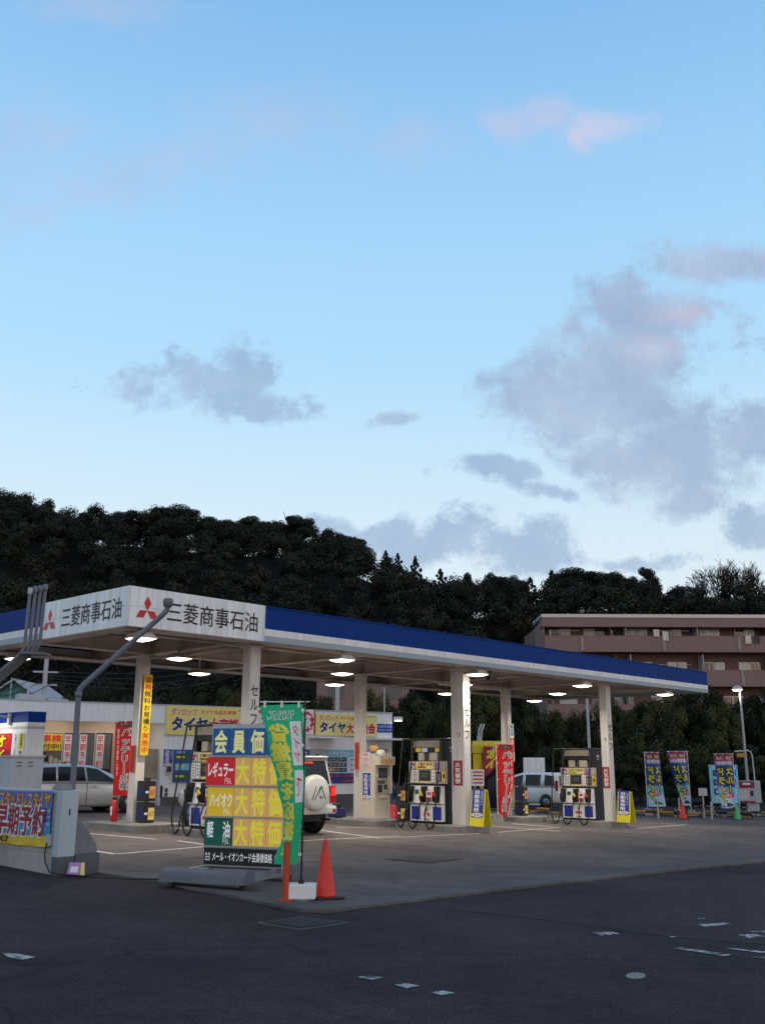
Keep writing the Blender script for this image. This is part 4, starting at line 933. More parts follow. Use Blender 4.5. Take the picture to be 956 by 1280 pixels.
# ------------------------------------------------------------------ price board
for k_, c_, e_ in (('b_ochre', (0.76, 0.46, 0.15), .22), ('b_lemon', (0.80, 0.70, 0.05), .30), ('b_red', (0.62, 0.012, 0.02), .22), ('b_yellow', (0.78, 0.50, 0.02), .22), ('b_green', (0.004, 0.10, 0.07), .16), ('b_blue', (0.004, 0.085, 0.30), .18), ('b_white', (0.8, 0.8, 0.78), .28), ('b_pale', (0.80, 0.72, 0.28), .28)):
    X[k_] = mat('backlit sign '+k_[2:], c_, 0.4, var=0.07, scale=2.5, emit=e_)
def price_board():
    ang = math.radians(-21)
    ux = np.array([math.cos(ang), math.sin(ang)]); p0 = np.array([-2.17, 14.85])
    wl = Wall(p0, ang)
    t = thing('price_board', 'tall wheeled fuel price board with coloured rows on a grey base', 'price sign', float(p0[0]), float(p0[1]), ang)
    zb = zg(*p0)
    xl = wl.L(256, 1040)[0]; xr = wl.L(355, 1000)[0]
    Z = lambda v: wl.L(300, v)[1]-zb
    xc0 = wl.L(266, 928)[0]
    mb = MB(); mb.box(xl, xr+0.02, 0.0, 0.10, Z(1084), Z(1059), 'alu'); mb.box(xl+0.0, xr+0.02, 0.012, 0.10, Z(1060), Z(945), 'alu'); mb.box(xc0-0.02, xr+0.02, 0.012, 0.10, Z(946.5), Z(905), 'alu')
    for xx in (xl+0.1, xr-0.08): mb.box(xx-0.03, xx+0.03, 0.02, 0.08, 0.18, Z(1084), 'steelgrey')
    mb.build('frame', t, bevel=0.004)
    rows = [(909.5, 944.5, None, None), (946.5, 982, 'b_red', 'レギュラー'), (984, 1021, 'b_yellow', 'ハイオク'), (1022.5, 1058, 'b_green', '軽　油')]
    wl0 = wl.L(293.5, 980)[0]
    offs = [0, wl.L(258, 965)[0]-xl, wl.L(260, 1000)[0]-xl, 0]
    for i, (v0, v1, M, s) in enumerate(rows):
        z1, z0 = Z(v0), Z(v1); mb = MB()
        if M is None:
            n = 4; cw = (xr-xc0)/n
            for k, ch in enumerate('会員価格'):
                a = xc0+k*cw+0.012; b = xc0+(k+1)*cw-0.012
                mb.box(a, b, -0.012, 0.012, z0+0.01, z1-0.01, 'b_blue'); mb.text(ch, (a+b)/2, (z0+z1)/2, (z1-z0)*0.86, -0.016, 'b_pale', w=cw*0.72, bold=0.03)
            mb.build('price_row', t)
        else:
            a = xl+offs[i]; b = wl0+0.0
            mb.box(a, b-0.01, -0.012, 0.012, z0+0.005, z1-0.005, M)
            zc = (z0+z1)/2
            if i == 3:
                mb.text('軽', a+0.1*1.0, zc+0.03, 0.24, -0.016, 'b_white', w=0.11, bold=0.02); mb.text('油', b-0.1, zc+0.03, 0.24, -0.016, 'b_white', w=0.12, bold=0.02)
            else: mb.text(s, (a+b)/2+0.01, zc+0.02, 0.22, -0.016, 'b_white', w=(b-a)*0.86, bold=0.03)
            mb.text('円/L', b-0.10, z0+0.065, 0.10, -0.016, 'b_white', w=0.11, bold=0.0)
            cw = (xr-b)/3
            for k, ch in enumerate('大特価'):
                c0 = b+k*cw+0.006; c1 = b+(k+1)*cw-0.006
                mb.box(c0, c1, -0.012, 0.012, z0+0.005, z1-0.005, 'b_ochre'); mb.text(ch, (c0+c1)/2, zc, (z1-z0)*0.92, -0.016, 'b_lemon', w=cw*0.80, bold=0.028)
            mb.build('price_row', t)
        MB().box(xl, xr+0.01, -0.03, 0.012, z0-0.018, z0-0.002, 'alu').build('shelf_rail', t)
    mb = MB(); z1, z0 = Z(1061), Z(1082); mb.box(xl+0.012, xr-0.01, -0.012, -0.001, z0, z1, 'ink')
    zc = (z0+z1)/2; mb.text('メール・イオンカード会員様価格', (xl+xr)/2, zc, 0.135, -0.016, 'b_white', w=(xr-xl)*0.76, bold=0.012)
    for xx in (xl+0.075, xr-0.075):
        for dx in (-0.024, 0.024): mb.text('^', xx+dx, zc+0.02, 0.10, -0.016, 'b_white', w=0.035)
        for (q0, q1, r0, r1) in ((-.035, .035, -.055, -.045), (-.035, .035, -.015, -.005), (-.035, -.028, -.055, -.005), (.028, .035, -.055, -.005)): mb.rect(xx+q0, xx+q1, zc+r0, zc+r1, -0.016, 'b_white')
    mb.build('member_strip', t)
    # base: two ridged rolls joined by side rails, on castors
    for y0, nm in ((-0.62, 'front_roll'), (0.78, 'rear_roll')):
        mb = MB(); xa, xb = xl-0.22, xl+1.09
        P = []
        for k in range(9): w = math.pi*k/8; P.append((y0-0.17*math.cos(w), 0.12+0.15*math.sin(w)**0.7 if 0 < k < 8 else 0.10))
        n = 64
        V = []; 
        for i in range(n+1):
            sc = 1.0 if i % 2 == 0 else 0.965
            for (q, z) in P: V.append((xa+(xb-xa)*i/n, y0+(q-y0)*sc, 0.10+(z-0.10)*sc))
        m_ = len(P); F = [(i*m_+k, (i+1)*m_+k, (i+1)*m_+(k+1) % m_, i*m_+(k+1) % m_) for i in range(n) for k in range(m_)]
        F += [tuple(range(m_)), tuple(range(n*m_+m_-1, n*m_-1, -1))]
        mb.add(V, F, 'steelgrey'); mb.build(nm, t)
        for xx in (xa+0.16, xb-0.1):
            MB().lathe([(0.025, -0.02), (0.05, -0.02), (0.05, 0.02), (0.025, 0.02)], 'rubber', c=(xx, y0, 0.055), n=14, axis='x').box(xx-0.035, xx+0.035, y0-0.025, y0+0.025, 0.07, 0.12, 'dark').build('castor', t)
    mb = MB()
    for xx in (xl-0.18, xl+1.05): mb.prismx([(-0.5, 0.11), (0.7, 0.11), (0.7, 0.22), (-0.5, 0.20)], xx-0.03, xx+0.03, 'metal')
    mb.box(xl-0.15, xl+1.02, 0.02, 0.10, 0.12, 0.20, 'metal'); mb.build('side_rails', t)
price_board()

def cone(u, v, h, M, label):
    g = G(u, v); t = thing('traffic_cone', label, 'traffic cone', g[0], g[1], 0.5, zg(g[0], g[1])+0.03, 'plastic traffic cones')
    MB().lathe([(0.145*h/0.7, 0.03), (0.135*h/0.7, 0.05), (0.035, h-0.03), (0.025, h), (0.018, h)], M, n=24).build('cone_body', t)
    s = 0.19*h/0.7; MB().box(-s, s, -s, s, 0, 0.03, 'rubber').build('base', t, bevel=0.012)
cone(406, 1126, 0.72, 'conered', 'large red traffic cone next to the green banner flag')
cone(853.5, 1025, 0.72, 'conered', 'small red traffic cone far off before the blown banner flag')
cone(921.5, 1026, 0.72, 'conegreen', 'green traffic cone in front of the blue sign board')
def post_orange():
    g = G(357, 1129); o = MB().tube([(0, 0, 0), (0, 0, 0.02)], 0.10, 'orange', 16).tube([(0, 0, 0.02), (0, 0, 0.68)], 0.042, 'orange', 14).lathe([(0.042, 0.68), (0.03, 0.70), (0.001, 0.705)], 'orange', n=14).build('flexible_post')
    o.location = (g[0], g[1], zg(g[0], g[1])+0.03); tag(o, 'slim orange flexible post behind the foot of the green flag', 'post')
post_orange()

# ------------------------------------------------------------------ wall, pipes and cabinet at the left
def left_wall():
    a0 = -3.0; be = -3.36
    x, y = W(a0, be)
    t = thing('block_wall', 'low beige block wall with pale blue painted end post', 'wall', x, y, RL)     # local X = -B (to the viewer's right), Y = A
    H = 1.20; z00 = -0.1
    mb = MB(); mb.box(-9, -0.16, 0.0, 0.22, z00, H-0.05, 'block')
    for k in range(1, 4): mb.rect(-9, -0.16, k*0.30-0.004, k*0.30+0.004, -0.002, 'mortar')
    for k in range(0, 4):
        for i in range(22): xx = -0.16-0.4*i-(0.2 if k % 2 else 0); mb.rect(xx-0.004, xx+0.004, k*0.30, min(k*0.30+0.30, H-0.06), -0.0015, 'mortar')
    mb.build('wall_blocks', t)
    MB().box(-9, -0.16, -0.02, 0.25, H-0.05, H, 'lgrey').build('coping', t, bevel=0.01)
    mb = MB(); mb.box(-0.157, 0.0, -0.03, 0.25, 0.26, H, 'paleblue'); mb.box(-0.16, 0.003, -0.033, 0.253, z00, 0.26, 'greypaint')
    mb.add([(0.004, 0.10, 0.84), (0.004, 0.125, 0.84), (0.004, 0.125, 0.94), (0.004, 0.10, 0.94)], [(0, 1, 2, 3)], 'dark'); mb.build('end_post', t, bevel=0.006)
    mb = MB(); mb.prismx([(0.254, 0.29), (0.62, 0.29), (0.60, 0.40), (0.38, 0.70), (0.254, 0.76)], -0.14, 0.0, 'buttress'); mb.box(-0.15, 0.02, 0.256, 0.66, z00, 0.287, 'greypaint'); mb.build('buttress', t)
    # banner hung on the wall
    wl = Wall(W(a0, be), RL); zb = zg(x, y)
    xl, xr, z0, z1 = wl.R(-22, 987, 67, 1041); z0 -= zb; z1 -= zb; zy = wl.L(40, 1056)[1]-zb
    b = thing('wall_banner', 'blue and yellow winter tyre banner tied to the block wall', 'banner', x, y, RL)
    mb = MB(); y_ = -0.03
    n = 24
    def f(s, q, o=0.0): return (s, y_-0.012*math.sin(s*9)*(1 if q < 0.4 else .4)+o, q-0.02*math.sin((s-xl)/(xr-xl)*math.pi))
    def gridp(za, zb_, M):
        V = [f(xl+(xr-xl)*i/n, za+(zb_-za)*j/6) for j in range(7) for i in range(n+1)]
        mb.add(V, [(j*(n+1)+i, j*(n+1)+i+1, (j+1)*(n+1)+i+1, (j+1)*(n+1)+i) for j in range(6) for i in range(n)], M, True)
    zs = z0+(z1-z0)*0.62
    gridp(zs, z1, 'purple2'); gridp(z0+(z1-z0)*0.3, zs, 'posterblue'); gridp(z0, z0+(z1-z0)*0.3, 'bannerblue'); gridp(zy, z0, 'yellow')
    fn = lambda o: (lambda p, q: f(p, q, o))
    wd = xr-xl
    xw = wl.L(0, 1005)[0]; xw1 = wl.L(67, 1005)[0]
    for bd, M, o in ((0.07, 'red', -0.004), (0.015, 'yellow', -0.008)):
        mb.text('スタッドレスタイヤ', (xw+xw1)/2+0.02, z0+(z1-z0)*0.80, 0.25, 0, M, w=(xw1-xw)*0.94, bold=bd, fn=fn(o))
    xe = wl.L(60, 1020)[0]
    xa = wl.L(-2, 1020)[0]
    for bd, M, o in ((0.09, 'paper', -0.004), (0.03, 'crimson', -0.008)):
        mb.text('早期予約', (xa+xe)/2, z0+(z1-z0)*0.33, 0.46, 0, M, w=(xe-xa)*0.97, bold=bd, fn=fn(o))
    mb.vtext('受付中!', xe+0.09, z0+(z1-z0)*0.62, z0+0.04, 0.12, 0, 'skyblue', 0.01, fn=fn(-0.005))
    xd = wl.L(13, 1049)[0]
    mb.text('DUNLOP', xd-0.22, zy+(z0-zy)*0.5, 0.13, 0, 'ink', w=0.44, bold=0.03, fn=fn(-0.005), rot=0.03)
    mb.build('banner_cloth', b)
    m2 = MB(); m2.box(xr-0.06, xr+0.05, -0.045, -0.004, zy+0.02, zy+0.18, 'lgrey'); m2.build('socket_box', b)
    # leaning card
    q = G(94, 1097); c = thing('leaning_card', 'small lilac and yellow card leaning at the foot of the wall', 'card', q[0], q[1], -0.1)
    m3 = MB(); f = lambda p, h, o=0.0: (p, 0.05*h/.17+o, .03+h)
    m3.hexa([f(-.13, 0), f(.07, 0), f(.07, 0, .02), f(-.13, 0, .02), f(-.12, .17), f(.06, .17), f(.06, .17, .02), f(-.12, .17, .02)], 'purple')
    m3.add([f(-.09, .04, -.004), (.03, f(0, .04)[1]-.004, f(0, .04)[2]), f(.03, .12, -.004), f(-.08, .12, -.004)], [(0, 1, 2, 3)], 'paper')
    m3.hexa([f(.073, 0, .0), f(.13, 0, .01), f(.13, 0, .03), f(.073, 0, .02), f(.063, .17), f(.10, .17, .01), f(.10, .17, .03), f(.063, .17, .02)], 'lyellow'); m3.build('card', c)
    # cable
    P = [G(62, 1052)]
    pts3 = []
    for (s, z) in ((xr-0.02, zy+0.06), (xr-0.06, zy-0.10), (xr-0.02, zy-0.22), (xr+0.12, zy-0.34)):
        qx, qy = wl.xy(s, 0.05); pts3.append((qx, qy, z+zb))
    for u, v in ((74, 1093), (100, 1094.5), (125, 1097), (160, 1098.5), (213, 1099)): q = G(u, v, 0.045); pts3.append(tuple(q))
    tag(MB().tube(pts3, 0.011, 'rubber', 6).build('power_cable'), 'thin black cable from the wall banner to the price board', 'cable')
X['bannerblue'] = mat('banner mid blue', (0.05, 0.26, 0.55), 0.6, var=0.1)
X['purple2'] = mat('banner deep blue', (0.08, 0.17, 0.50), 0.6, var=0.15, scale=6)
left_wall()
def cabinet():
    Y = 17.6; a, b = AB(YD(12, 985, Y)); x, y = W(a, b)
    t = thing('utility_cabinet', 'grey metal utility cabinet behind the block wall', 'cabinet', x, y, RF)
    zt = YD(30, 945, Y)[2]-zg(x, y); w = 0.60
    MB().box(0, w, 0, 0.75, 0, zt-0.02, 'lgrey').build('cabinet_body', t)
    MB().box(-0.02, w+0.02, -0.02, 0.77, zt-0.02, zt+0.01, 'lgrey').build('cabinet_top', t)
    mb = MB()
    for xx in (0.10, 0.31):
        for zz in (0.10, 0.16): mb.box(xx, xx+0.09, -0.012, -0.001, zt-zz-0.012, zt-zz, 'plinth')
    mb.build('louvres', t)
cabinet()
def vent_pipes():
    Y = 16.3; q = YD(92, 985, Y)
    pts = [YD(91.5, 1000, Y), YD(98.5, 869, Y), YD(100, 862, Y), YD(105, 856, Y), YD(203, 769, Y), YD(208, 764, Y), YD(210, 758, Y)]
    t = thing('bent_vent_pipe', 'single grey vent pipe bent aslant across the canopy corner', 'vent pipe', q[0], q[1], 0)
    o = np.array([q[0], q[1], zg(q[0], q[1])]); lp = [tuple(p-o) for p in pts]; lp[0] = (lp[0][0], 0, 0.0)
    MB().tube(lp, 0.047, 'pipe', 12).build('pipe', t)
    c = np.array(lp[-1]); MB().lathe([(0.045, -0.02), (0.07, 0.0), (0.085, 0.06), (0.085, 0.10), (0.07, 0.13), (0.001, 0.14)], 'steelgrey', c=tuple(c), n=14).build('vent_cap', t)
    MB().lathe([(0.058, -0.03), (0.058, 0.05)], 'pipe', c=lp[1], n=12).build('joint_collar', t)
    # stone on top of the wall at the pipe's foot
    a, b = AB(YD(80, 984, 15.75)); x, y = W(-2.86, -3.05)
    tag(place_obj(MB().hexa([(-.16, -.1, 0), (.16, -.1, 0), (.16, .1, 0), (-.16, .1, 0), (-.10, -.07, .09), (.13, -.07, .09), (.13, .07, .09), (-.10, .07, .09)], 'concrete').build('stone_block', None, .015), x, y, RL, zg(x, y)+1.2), 'rough grey stone block on the wall beside the vent pipe', 'stone')
    Y = 15.2
    for i, (ut, vt) in enumerate([(38, 742), (44.6, 740), (50.8, 739), (57, 737.5)]):
        ub = (30.5, 37, 43.5, 50)[i]; vb = (812, 810.5, 809, 807)[i]
        y = Y+i*0.06
        pts = [YD(ut, vt, y), YD(ub+0.5, vb-4, y), YD(ub-3, vb+4, y), YD(ub-3-60, vb+4+52, y-0.15)]
        q2 = pts[-1]; z0 = zg(q2[0], q2[1]); pts.append(np.array([q2[0]-0.05, q2[1], z0]))
        t = thing('vent_pipe', ['upright grey vent pipe with a white cap, leftmost of four', 'upright grey vent pipe, second from the left of four', 'upright grey vent pipe, third from the left of four', 'upright grey vent pipe next to the red emblem, rightmost of four'][i], 'vent pipe', q2[0], q2[1], 0, None, 'row of four vent pipes')
        o = np.array([q2[0], q2[1], z0]); lp = [tuple(p-o) for p in pts]
        MB().tube(lp, 0.026, 'pipe', 10).build('pipe', t)
        MB().lathe([(0.028, -0.02), (0.038, 0.0), (0.038, 0.08), (0.02, 0.095)], 'lgrey' if i == 0 else 'pipe', c=lp[0], n=12).build('vent_cap', t)
        if i == 0:
            k = np.array(lp[2]); MB().box(k[0]-0.03, k[0]+0.36, -0.05+k[1], 0.30+k[1], k[2]-0.02, k[2]+0.01, 'steelgrey').build('clamp_bar', t)
def place_obj(o, x, y, rz, z): o.location = (x, y, z); o.rotation_euler = (0, 0, rz); return o
vent_pipes()

# ------------------------------------------------------------------ cars
def car(t, M, low, cab, glass, wheels, wr, hw, sub=1):
    """low: stations (x, zlo, zhi, halfwidth); cab: (x, zbelt, zroof, hw_belt, hw_roof); glass: list of side panes [(x,t)..]"""
    mb = MB(); V = []; m_ = None
    for (x, zl, zh, w) in low:
        P = [(w*0.84, zl), (w*0.97, zl+0.10), (w, zl+(zh-zl)*0.55), (w*0.985, zh-0.06), (w*0.93, zh), (w*0.5, zh+0.012)]
        ring = [(x, p[0], p[1]) for p in P]+[(x, -p[0], p[1]) for p in reversed(P)]; m_ = len(ring); V += ring
    n = len(low); F = [(i*m_+k, i*m_+(k+1) % m_, (i+1)*m_+(k+1) % m_, (i+1)*m_+k) for i in range(n-1) for k in range(m_)]
    F += [tuple(range(m_-1, -1, -1)), tuple(range((n-1)*m_, n*m_))]
    mb.add(V, F, M, True)
    V = []
    for (x, zb, zr, wb, wr_) in cab:
        P = [(wb, zb-0.02), (wb+(wr_-wb)*0.5, zb+(zr-zb)*0.48), (wr_, zb+(zr-zb)*0.90), (wr_*0.90, zr-0.005), (wr_*0.5, zr+0.015)]
        ring = [(x, p[0], p[1]) for p in P]+[(x, -p[0], p[1]) for p in reversed(P)]; m2 = len(ring); V += ring
    n = len(cab); F = [(i*m2+k, i*m2+(k+1) % m2, (i+1)*m2+(k+1) % m2, (i+1)*m2+k) for i in range(n-1) for k in range(m2)]
    F += [tuple(range(m2-1, -1, -1)), tuple(range((n-1)*m2, n*m2))]
    mb.add(V, F, M, True)
    o = mb.build('body', t)
    def ci_(x):
        for a, b in zip(cab, cab[1:]):
            if (a[0]-x)*(b[0]-x) <= 0 and a[0] != b[0]: k = (x-a[0])/(b[0]-a[0]); return [a[j]+(b[j]-a[j])*k for j in range(5)]
        return cab[0] if abs(cab[0][0]-x) < abs(cab[-1][0]-x) else cab[-1]
    for pane in glass:
        for sg in (-1, 1):
            V = []
            for (x, tt) in pane:
                c = ci_(x); V.append((x, sg*(c[3]+(c[4]-c[3])*tt/0.9*0.9+0.012), c[1]+(c[2]-c[1])*tt))
            nn = len(V); g = MB(); g.add(V, [tuple(range(nn))] if sg < 0 else [tuple(range(nn-1, -1, -1))], 'glass'); g.build('side_window', t)
    for x in wheels:
        for sg in (-1, 1):
            yc = sg*(hw-0.10)
            MB().lathe([(0.001, 0), (wr+0.07, 0), (wr+0.07, 0.012), (0.001, 0.012)], 'dark', c=(x, sg*(hw+0.004)-0.006, wr+0.02), n=24, axis='y').build('wheel_arch', t)
            w_ = MB(); w_.lathe([(wr*0.6, -0.12), (wr*0.96, -0.12), (wr, -0.09), (wr, 0.09), (wr*0.96, 0.125), (wr*0.62, 0.125)], 'rubber', c=(x, yc, wr), n=24, axis='y'); wo = w_.build('wheel', t)
            r_ = MB(); r_.lathe([(wr*0.62, 0.0), (wr*0.62, 0.02), (wr*0.25, 0.03), (0.01, 0.03)], 'rim', c=(x, yc+sg*0.128-(0.015 if sg > 0 else 0.015), wr), n=20, axis='y')
            for k in range(5):
                w = k*2*math.pi/5; r_.tube([(x+0.07*math.cos(w), yc+sg*0.15, wr+0.07*math.sin(w)), (x+wr*0.55*math.cos(w), yc+sg*0.145, wr+wr*0.55*math.sin(w))], 0.022, 'dark', 5)
            r_.build('rim', wo)
    return o
def pane_top(t, name, c0, c1, f0, f1, M='glass', off=0.02, wk=0.86):
    """glass on a sloping end between two cabin stations"""
    a = [c0[j]+(c1[j]-c0[j])*f0 for j in range(5)]; b = [c0[j]+(c1[j]-c0[j])*f1 for j in range(5)]
    dx, dz = b[0]-a[0], b[2]-a[2]; l = math.hypot(dx, dz); sx = 1 if c0[0] > c1[0] else -1
    nx, nz = (abs(dz)/l*sx*off, abs(dx)/l*off)
    V = [(a[0]+nx, -a[4]*wk-0.03, a[2]+nz), (a[0]+nx, a[4]*wk+0.03, a[2]+nz), (b[0]+nx, b[4]*wk, b[2]+nz), (b[0]+nx, -b[4]*wk, b[2]+nz)]
    MB().add(V, [(0, 1, 2, 3)] if sx < 0 else [(3, 2, 1, 0)], M).build(name, t)

def silver_car():
    g = G(101, 1018); a, b = AB(g); x, y = W(a+0.25, b+0.85)
    t = thing('parked_car', 'silver estate car parked at the left behind the block wall', 'car', x, y, RF); t.scale = (1.10, 1, 1.0)
    hw = 0.87
    low = [(-2.2, 0.42, 0.78, 0.70), (-2.12, 0.28, 0.92, 0.82), (-1.6, 0.22, 0.95, hw), (0.0, 0.20, 0.93, hw), (1.0, 0.20, 0.90, hw), (1.7, 0.22, 0.80, 0.85), (2.12, 0.28, 0.68, 0.76), (2.22, 0.38, 0.58, 0.62)]
    cab = [(-2.14, 0.92, 0.96, 0.78, 0.72), (-1.92, 0.94, 1.42, 0.82, 0.62), (-1.5, 0.95, 1.47, 0.84, 0.62), (-0.4, 0.94, 1.50, 0.85, 0.63), (0.25, 0.93, 1.44, 0.85, 0.62), (0.8, 0.92, 1.20, 0.84, 0.66), (1.32, 0.88, 0.91, 0.80, 0.74)]
    glass = [[(-1.72, 0.10), (-1.05, 0.10), (-1.0, 0.86), (-1.55, 0.86)], [(-0.98, 0.10), (-0.12, 0.10), (-0.12, 0.88), (-0.93, 0.88)], [(-0.06, 0.10), (0.95, 0.10), (0.30, 0.86), (-0.06, 0.88)]]
    car(t, 'silver', low, cab, glass, (-1.35, 1.35), 0.31, hw)
    pane_top(t, 'windscreen', cab[-1], cab[-3], 0.12, 0.95); pane_top(t, 'rear_window', cab[0], cab[1], 0.15, 0.92)
    for sg in (-1, 1):
        MB().box(-2.19, -2.0, sg*0.62, sg*0.80, 0.72, 0.92, 'tail').build('tail_light', t); MB().box(1.95, 2.17, sg*0.5, sg*0.74, 0.60, 0.70, 'rim').build('headlight', t)
        MB().box(0.75, 0.87, sg*0.87, sg*1.02, 0.94, 1.06, 'silver').build('mirror', t, bevel=0.02)
        for xx in (-0.85, 0.15): MB().box(xx-0.09, xx+0.09, sg*0.868, sg*0.888, 0.80, 0.83, 'silver').build('door_handle', t)
        m_ = MB()
        for xx in (-1.02, -0.09, 0.92): m_.box(xx-0.005, xx+0.005, sg*0.866, sg*0.876, 0.3, 0.92, 'dark')
        m_.build('door_gap', t)
silver_car()
def suv():
    g = G(386, 1042.5); hd = math.atan2(BX[1], BX[0])
    c, s = math.cos(hd), math.sin(hd)
    # rear right wheel contact sits at g: local (-1.35, -0.74)
    lx, ly = -1.35, -0.74; x, y = g[0]-(lx*c-ly*s), g[1]-(lx*s+ly*c)
    t = thing('white_suv', 'white off-road car with a spare wheel on its back door', 'car', x, y, hd)
    hw = 0.88
    low = [(-2.15, 0.62, 1.0, 0.80), (-2.10, 0.50, 1.05, 0.86), (-1.4, 0.46, 1.08, hw), (0, 0.42, 1.08, hw), (1.1, 0.44, 1.06, hw), (2.0, 0.5, 1.0, 0.85), (2.25, 0.6, 0.92, 0.75)]
    cab = [(-2.12, 1.06, 1.10, 0.82, 0.80), (-2.0, 1.07, 1.82, 0.84, 0.70), (-1.2, 1.08, 1.88, 0.86, 0.72), (0.0, 1.08, 1.88, 0.86, 0.72), (0.45, 1.08, 1.80, 0.86, 0.71), (1.15, 1.07, 1.10, 0.84, 0.76)]
    glass = [[(-1.85, 0.10), (-1.05, 0.10), (-1.05, 0.86), (-1.8, 0.86)], [(-0.95, 0.10), (-0.12, 0.10), (-0.12, 0.86), (-0.95, 0.86)], [(-0.05, 0.10), (0.85, 0.10), (0.40, 0.82), (-0.05, 0.86)]]
    car(t, 'carcream', low, cab, glass, (-1.35, 1.35), 0.38, hw)
    pane_top(t, 'windscreen', cab[-1], cab[-2], 0.12, 0.95); pane_top(t, 'rear_window', cab[0], cab[1], 0.12, 0.92)
    MB().box(-2.25, -2.02, -0.86, 0.86, 0.48, 0.68, 'carcream').build('rear_bumper', t, bevel=0.05)
    MB().box(-2.1, -1.9, -0.66, 0.66, 1.83, 1.88, 'carcream').build('roof_spoiler', t, bevel=0.02)
    # spare wheel under a painted cover with a line drawing of peaks
    mb = MB(); yc, zc = -0.06, 1.00
    mb.lathe([(0.40, 0.0), (0.43, -0.04), (0.43, -0.18), (0.40, -0.23), (0.33, -0.25), (0.001, -0.255)], 'carcream', c=(-2.14, yc, zc), n=32, axis='x')
    f = lambda p, q: (-2.14-0.262, yc-p, zc+q)
    for (p0, q0, p1, q1) in ((-0.2, -0.16, -0.07, 0.16), (-0.12, -0.16, 0.06, 0.14), (0.02, -0.02, 0.10, 0.17), (0.10, 0.17, 0.24, -0.14)):
        mb.tube([f(p0, q0), f(p1, q1)], 0.008, 'ink', 5)
    mb.text('io', 0.1, -0.08, 0.13, 0, 'ink', fn=f)
    mb.build('spare_wheel_cover', t)
    for sg in (-1, 1):
        m_ = MB(); m_.box(-2.17, -1.92, sg*0.68, sg*0.893, 0.74, 1.16, 'tail'); 
        m_.build('tail_light', t, bevel=0.02)
        MB().box(-2.185, -2.172, sg*0.72, sg*0.86, 0.92, 1.12, 'taillit').build('brake_lamp', t)
        MB().box(-2.26, -2.252, sg*0.70, sg*0.80, 0.52, 0.60, 'tail').build('reflector', t)
        MB().box(0.72, 0.86, sg*0.88, sg*1.05, 1.12, 1.28, 'carcream').build('mirror', t, bevel=0.02); MB().box(2.05, 2.24, sg*0.5, sg*0.76, 0.78, 0.92, 'rim').build('headlight', t)
    MB().box(-2.07, -2.055, -0.16, 0.10, 1.70, 1.74, 'taillit').build('high_brake_lamp', t)
    MB().tube([(-2.3, -0.55, 0.36), (-2.0, -0.55, 0.36)], 0.03, 'dark').build('exhaust', t)
    MB().box(-1.9, 1.9, -0.7, 0.7, 0.30, 0.48, 'dark').build('chassis', t)
suv()
def van():
    hd = math.atan2(BX[1], BX[0]); c, s = math.cos(hd), math.sin(hd)
    g = G(684, 1011); lx, ly = -1.30, 0.76; x, y = g[0]-(lx*c-ly*s), g[1]-(lx*s+ly*c)
    t = thing('parked_van', 'white people carrier parked behind the rightmost fuel pump', 'van', x, y, hd)
    hw = 0.86
    low = [(-2.02, 0.40, 0.95, 0.78), (-1.97, 0.28, 1.02, 0.83), (-1.3, 0.24, 1.04, hw), (0.4, 0.22, 1.02, hw), (1.2, 0.22, 0.98, hw), (1.75, 0.25, 0.86, 0.82), (2.0, 0.34, 0.72, 0.70)]
    cab = [(-2.0, 1.02, 1.06, 0.80, 0.78), (-1.94, 1.03, 1.62, 0.82, 0.70), (-1.3, 1.04, 1.72, 0.84, 0.70), (0.2, 1.03, 1.72, 0.84, 0.70), (0.7, 1.02, 1.60, 0.84, 0.70), (1.55, 0.94, 0.97, 0.80, 0.74)]
    glass = [[(-1.78, 0.10), (-1.2, 0.10), (-1.2, 0.86), (-1.72, 0.86)], [(-0.95, 0.10), (-0.05, 0.10), (-0.05, 0.86), (-0.95, 0.86)], [(0.12, 0.10), (1.15, 0.12), (0.72, 0.80), (0.12, 0.86)]]
    car(t, 'carwhite', low, cab, glass, (-1.30, 1.25), 0.31, hw)
    pane_top(t, 'windscreen', cab[-1], cab[-2], 0.12, 0.95); pane_top(t, 'rear_window', cab[0], cab[1], 0.05, 0.92)
    for sg in (-1, 1):
        MB().box(-1.99, -1.86, sg*0.76, sg*0.86, 0.86, 1.36, 'tail').build('tail_light', t, bevel=0.02); MB().box(1.75, 1.93, sg*0.55, sg*0.78, 0.68, 0.82, 'rim').build('headlight', t)
        MB().box(0.92, 1.04, sg*0.86, sg*1.0, 1.02, 1.16, 'carwhite').build('mirror', t, bevel=0.02)
        m_ = MB()
        for xx in (-1.02, 0.04, 1.02): m_.box(xx-0.005, xx+0.005, sg*0.858, sg*0.866, 0.3, 1.0, 'lgrey')
        m_.build('door_gap', t)
        for xx in (-0.15, 0.2): MB().box(xx-0.08, xx+0.08, sg*0.858, sg*0.88, 0.84, 0.87, 'carwhite').build('door_handle', t)
van()
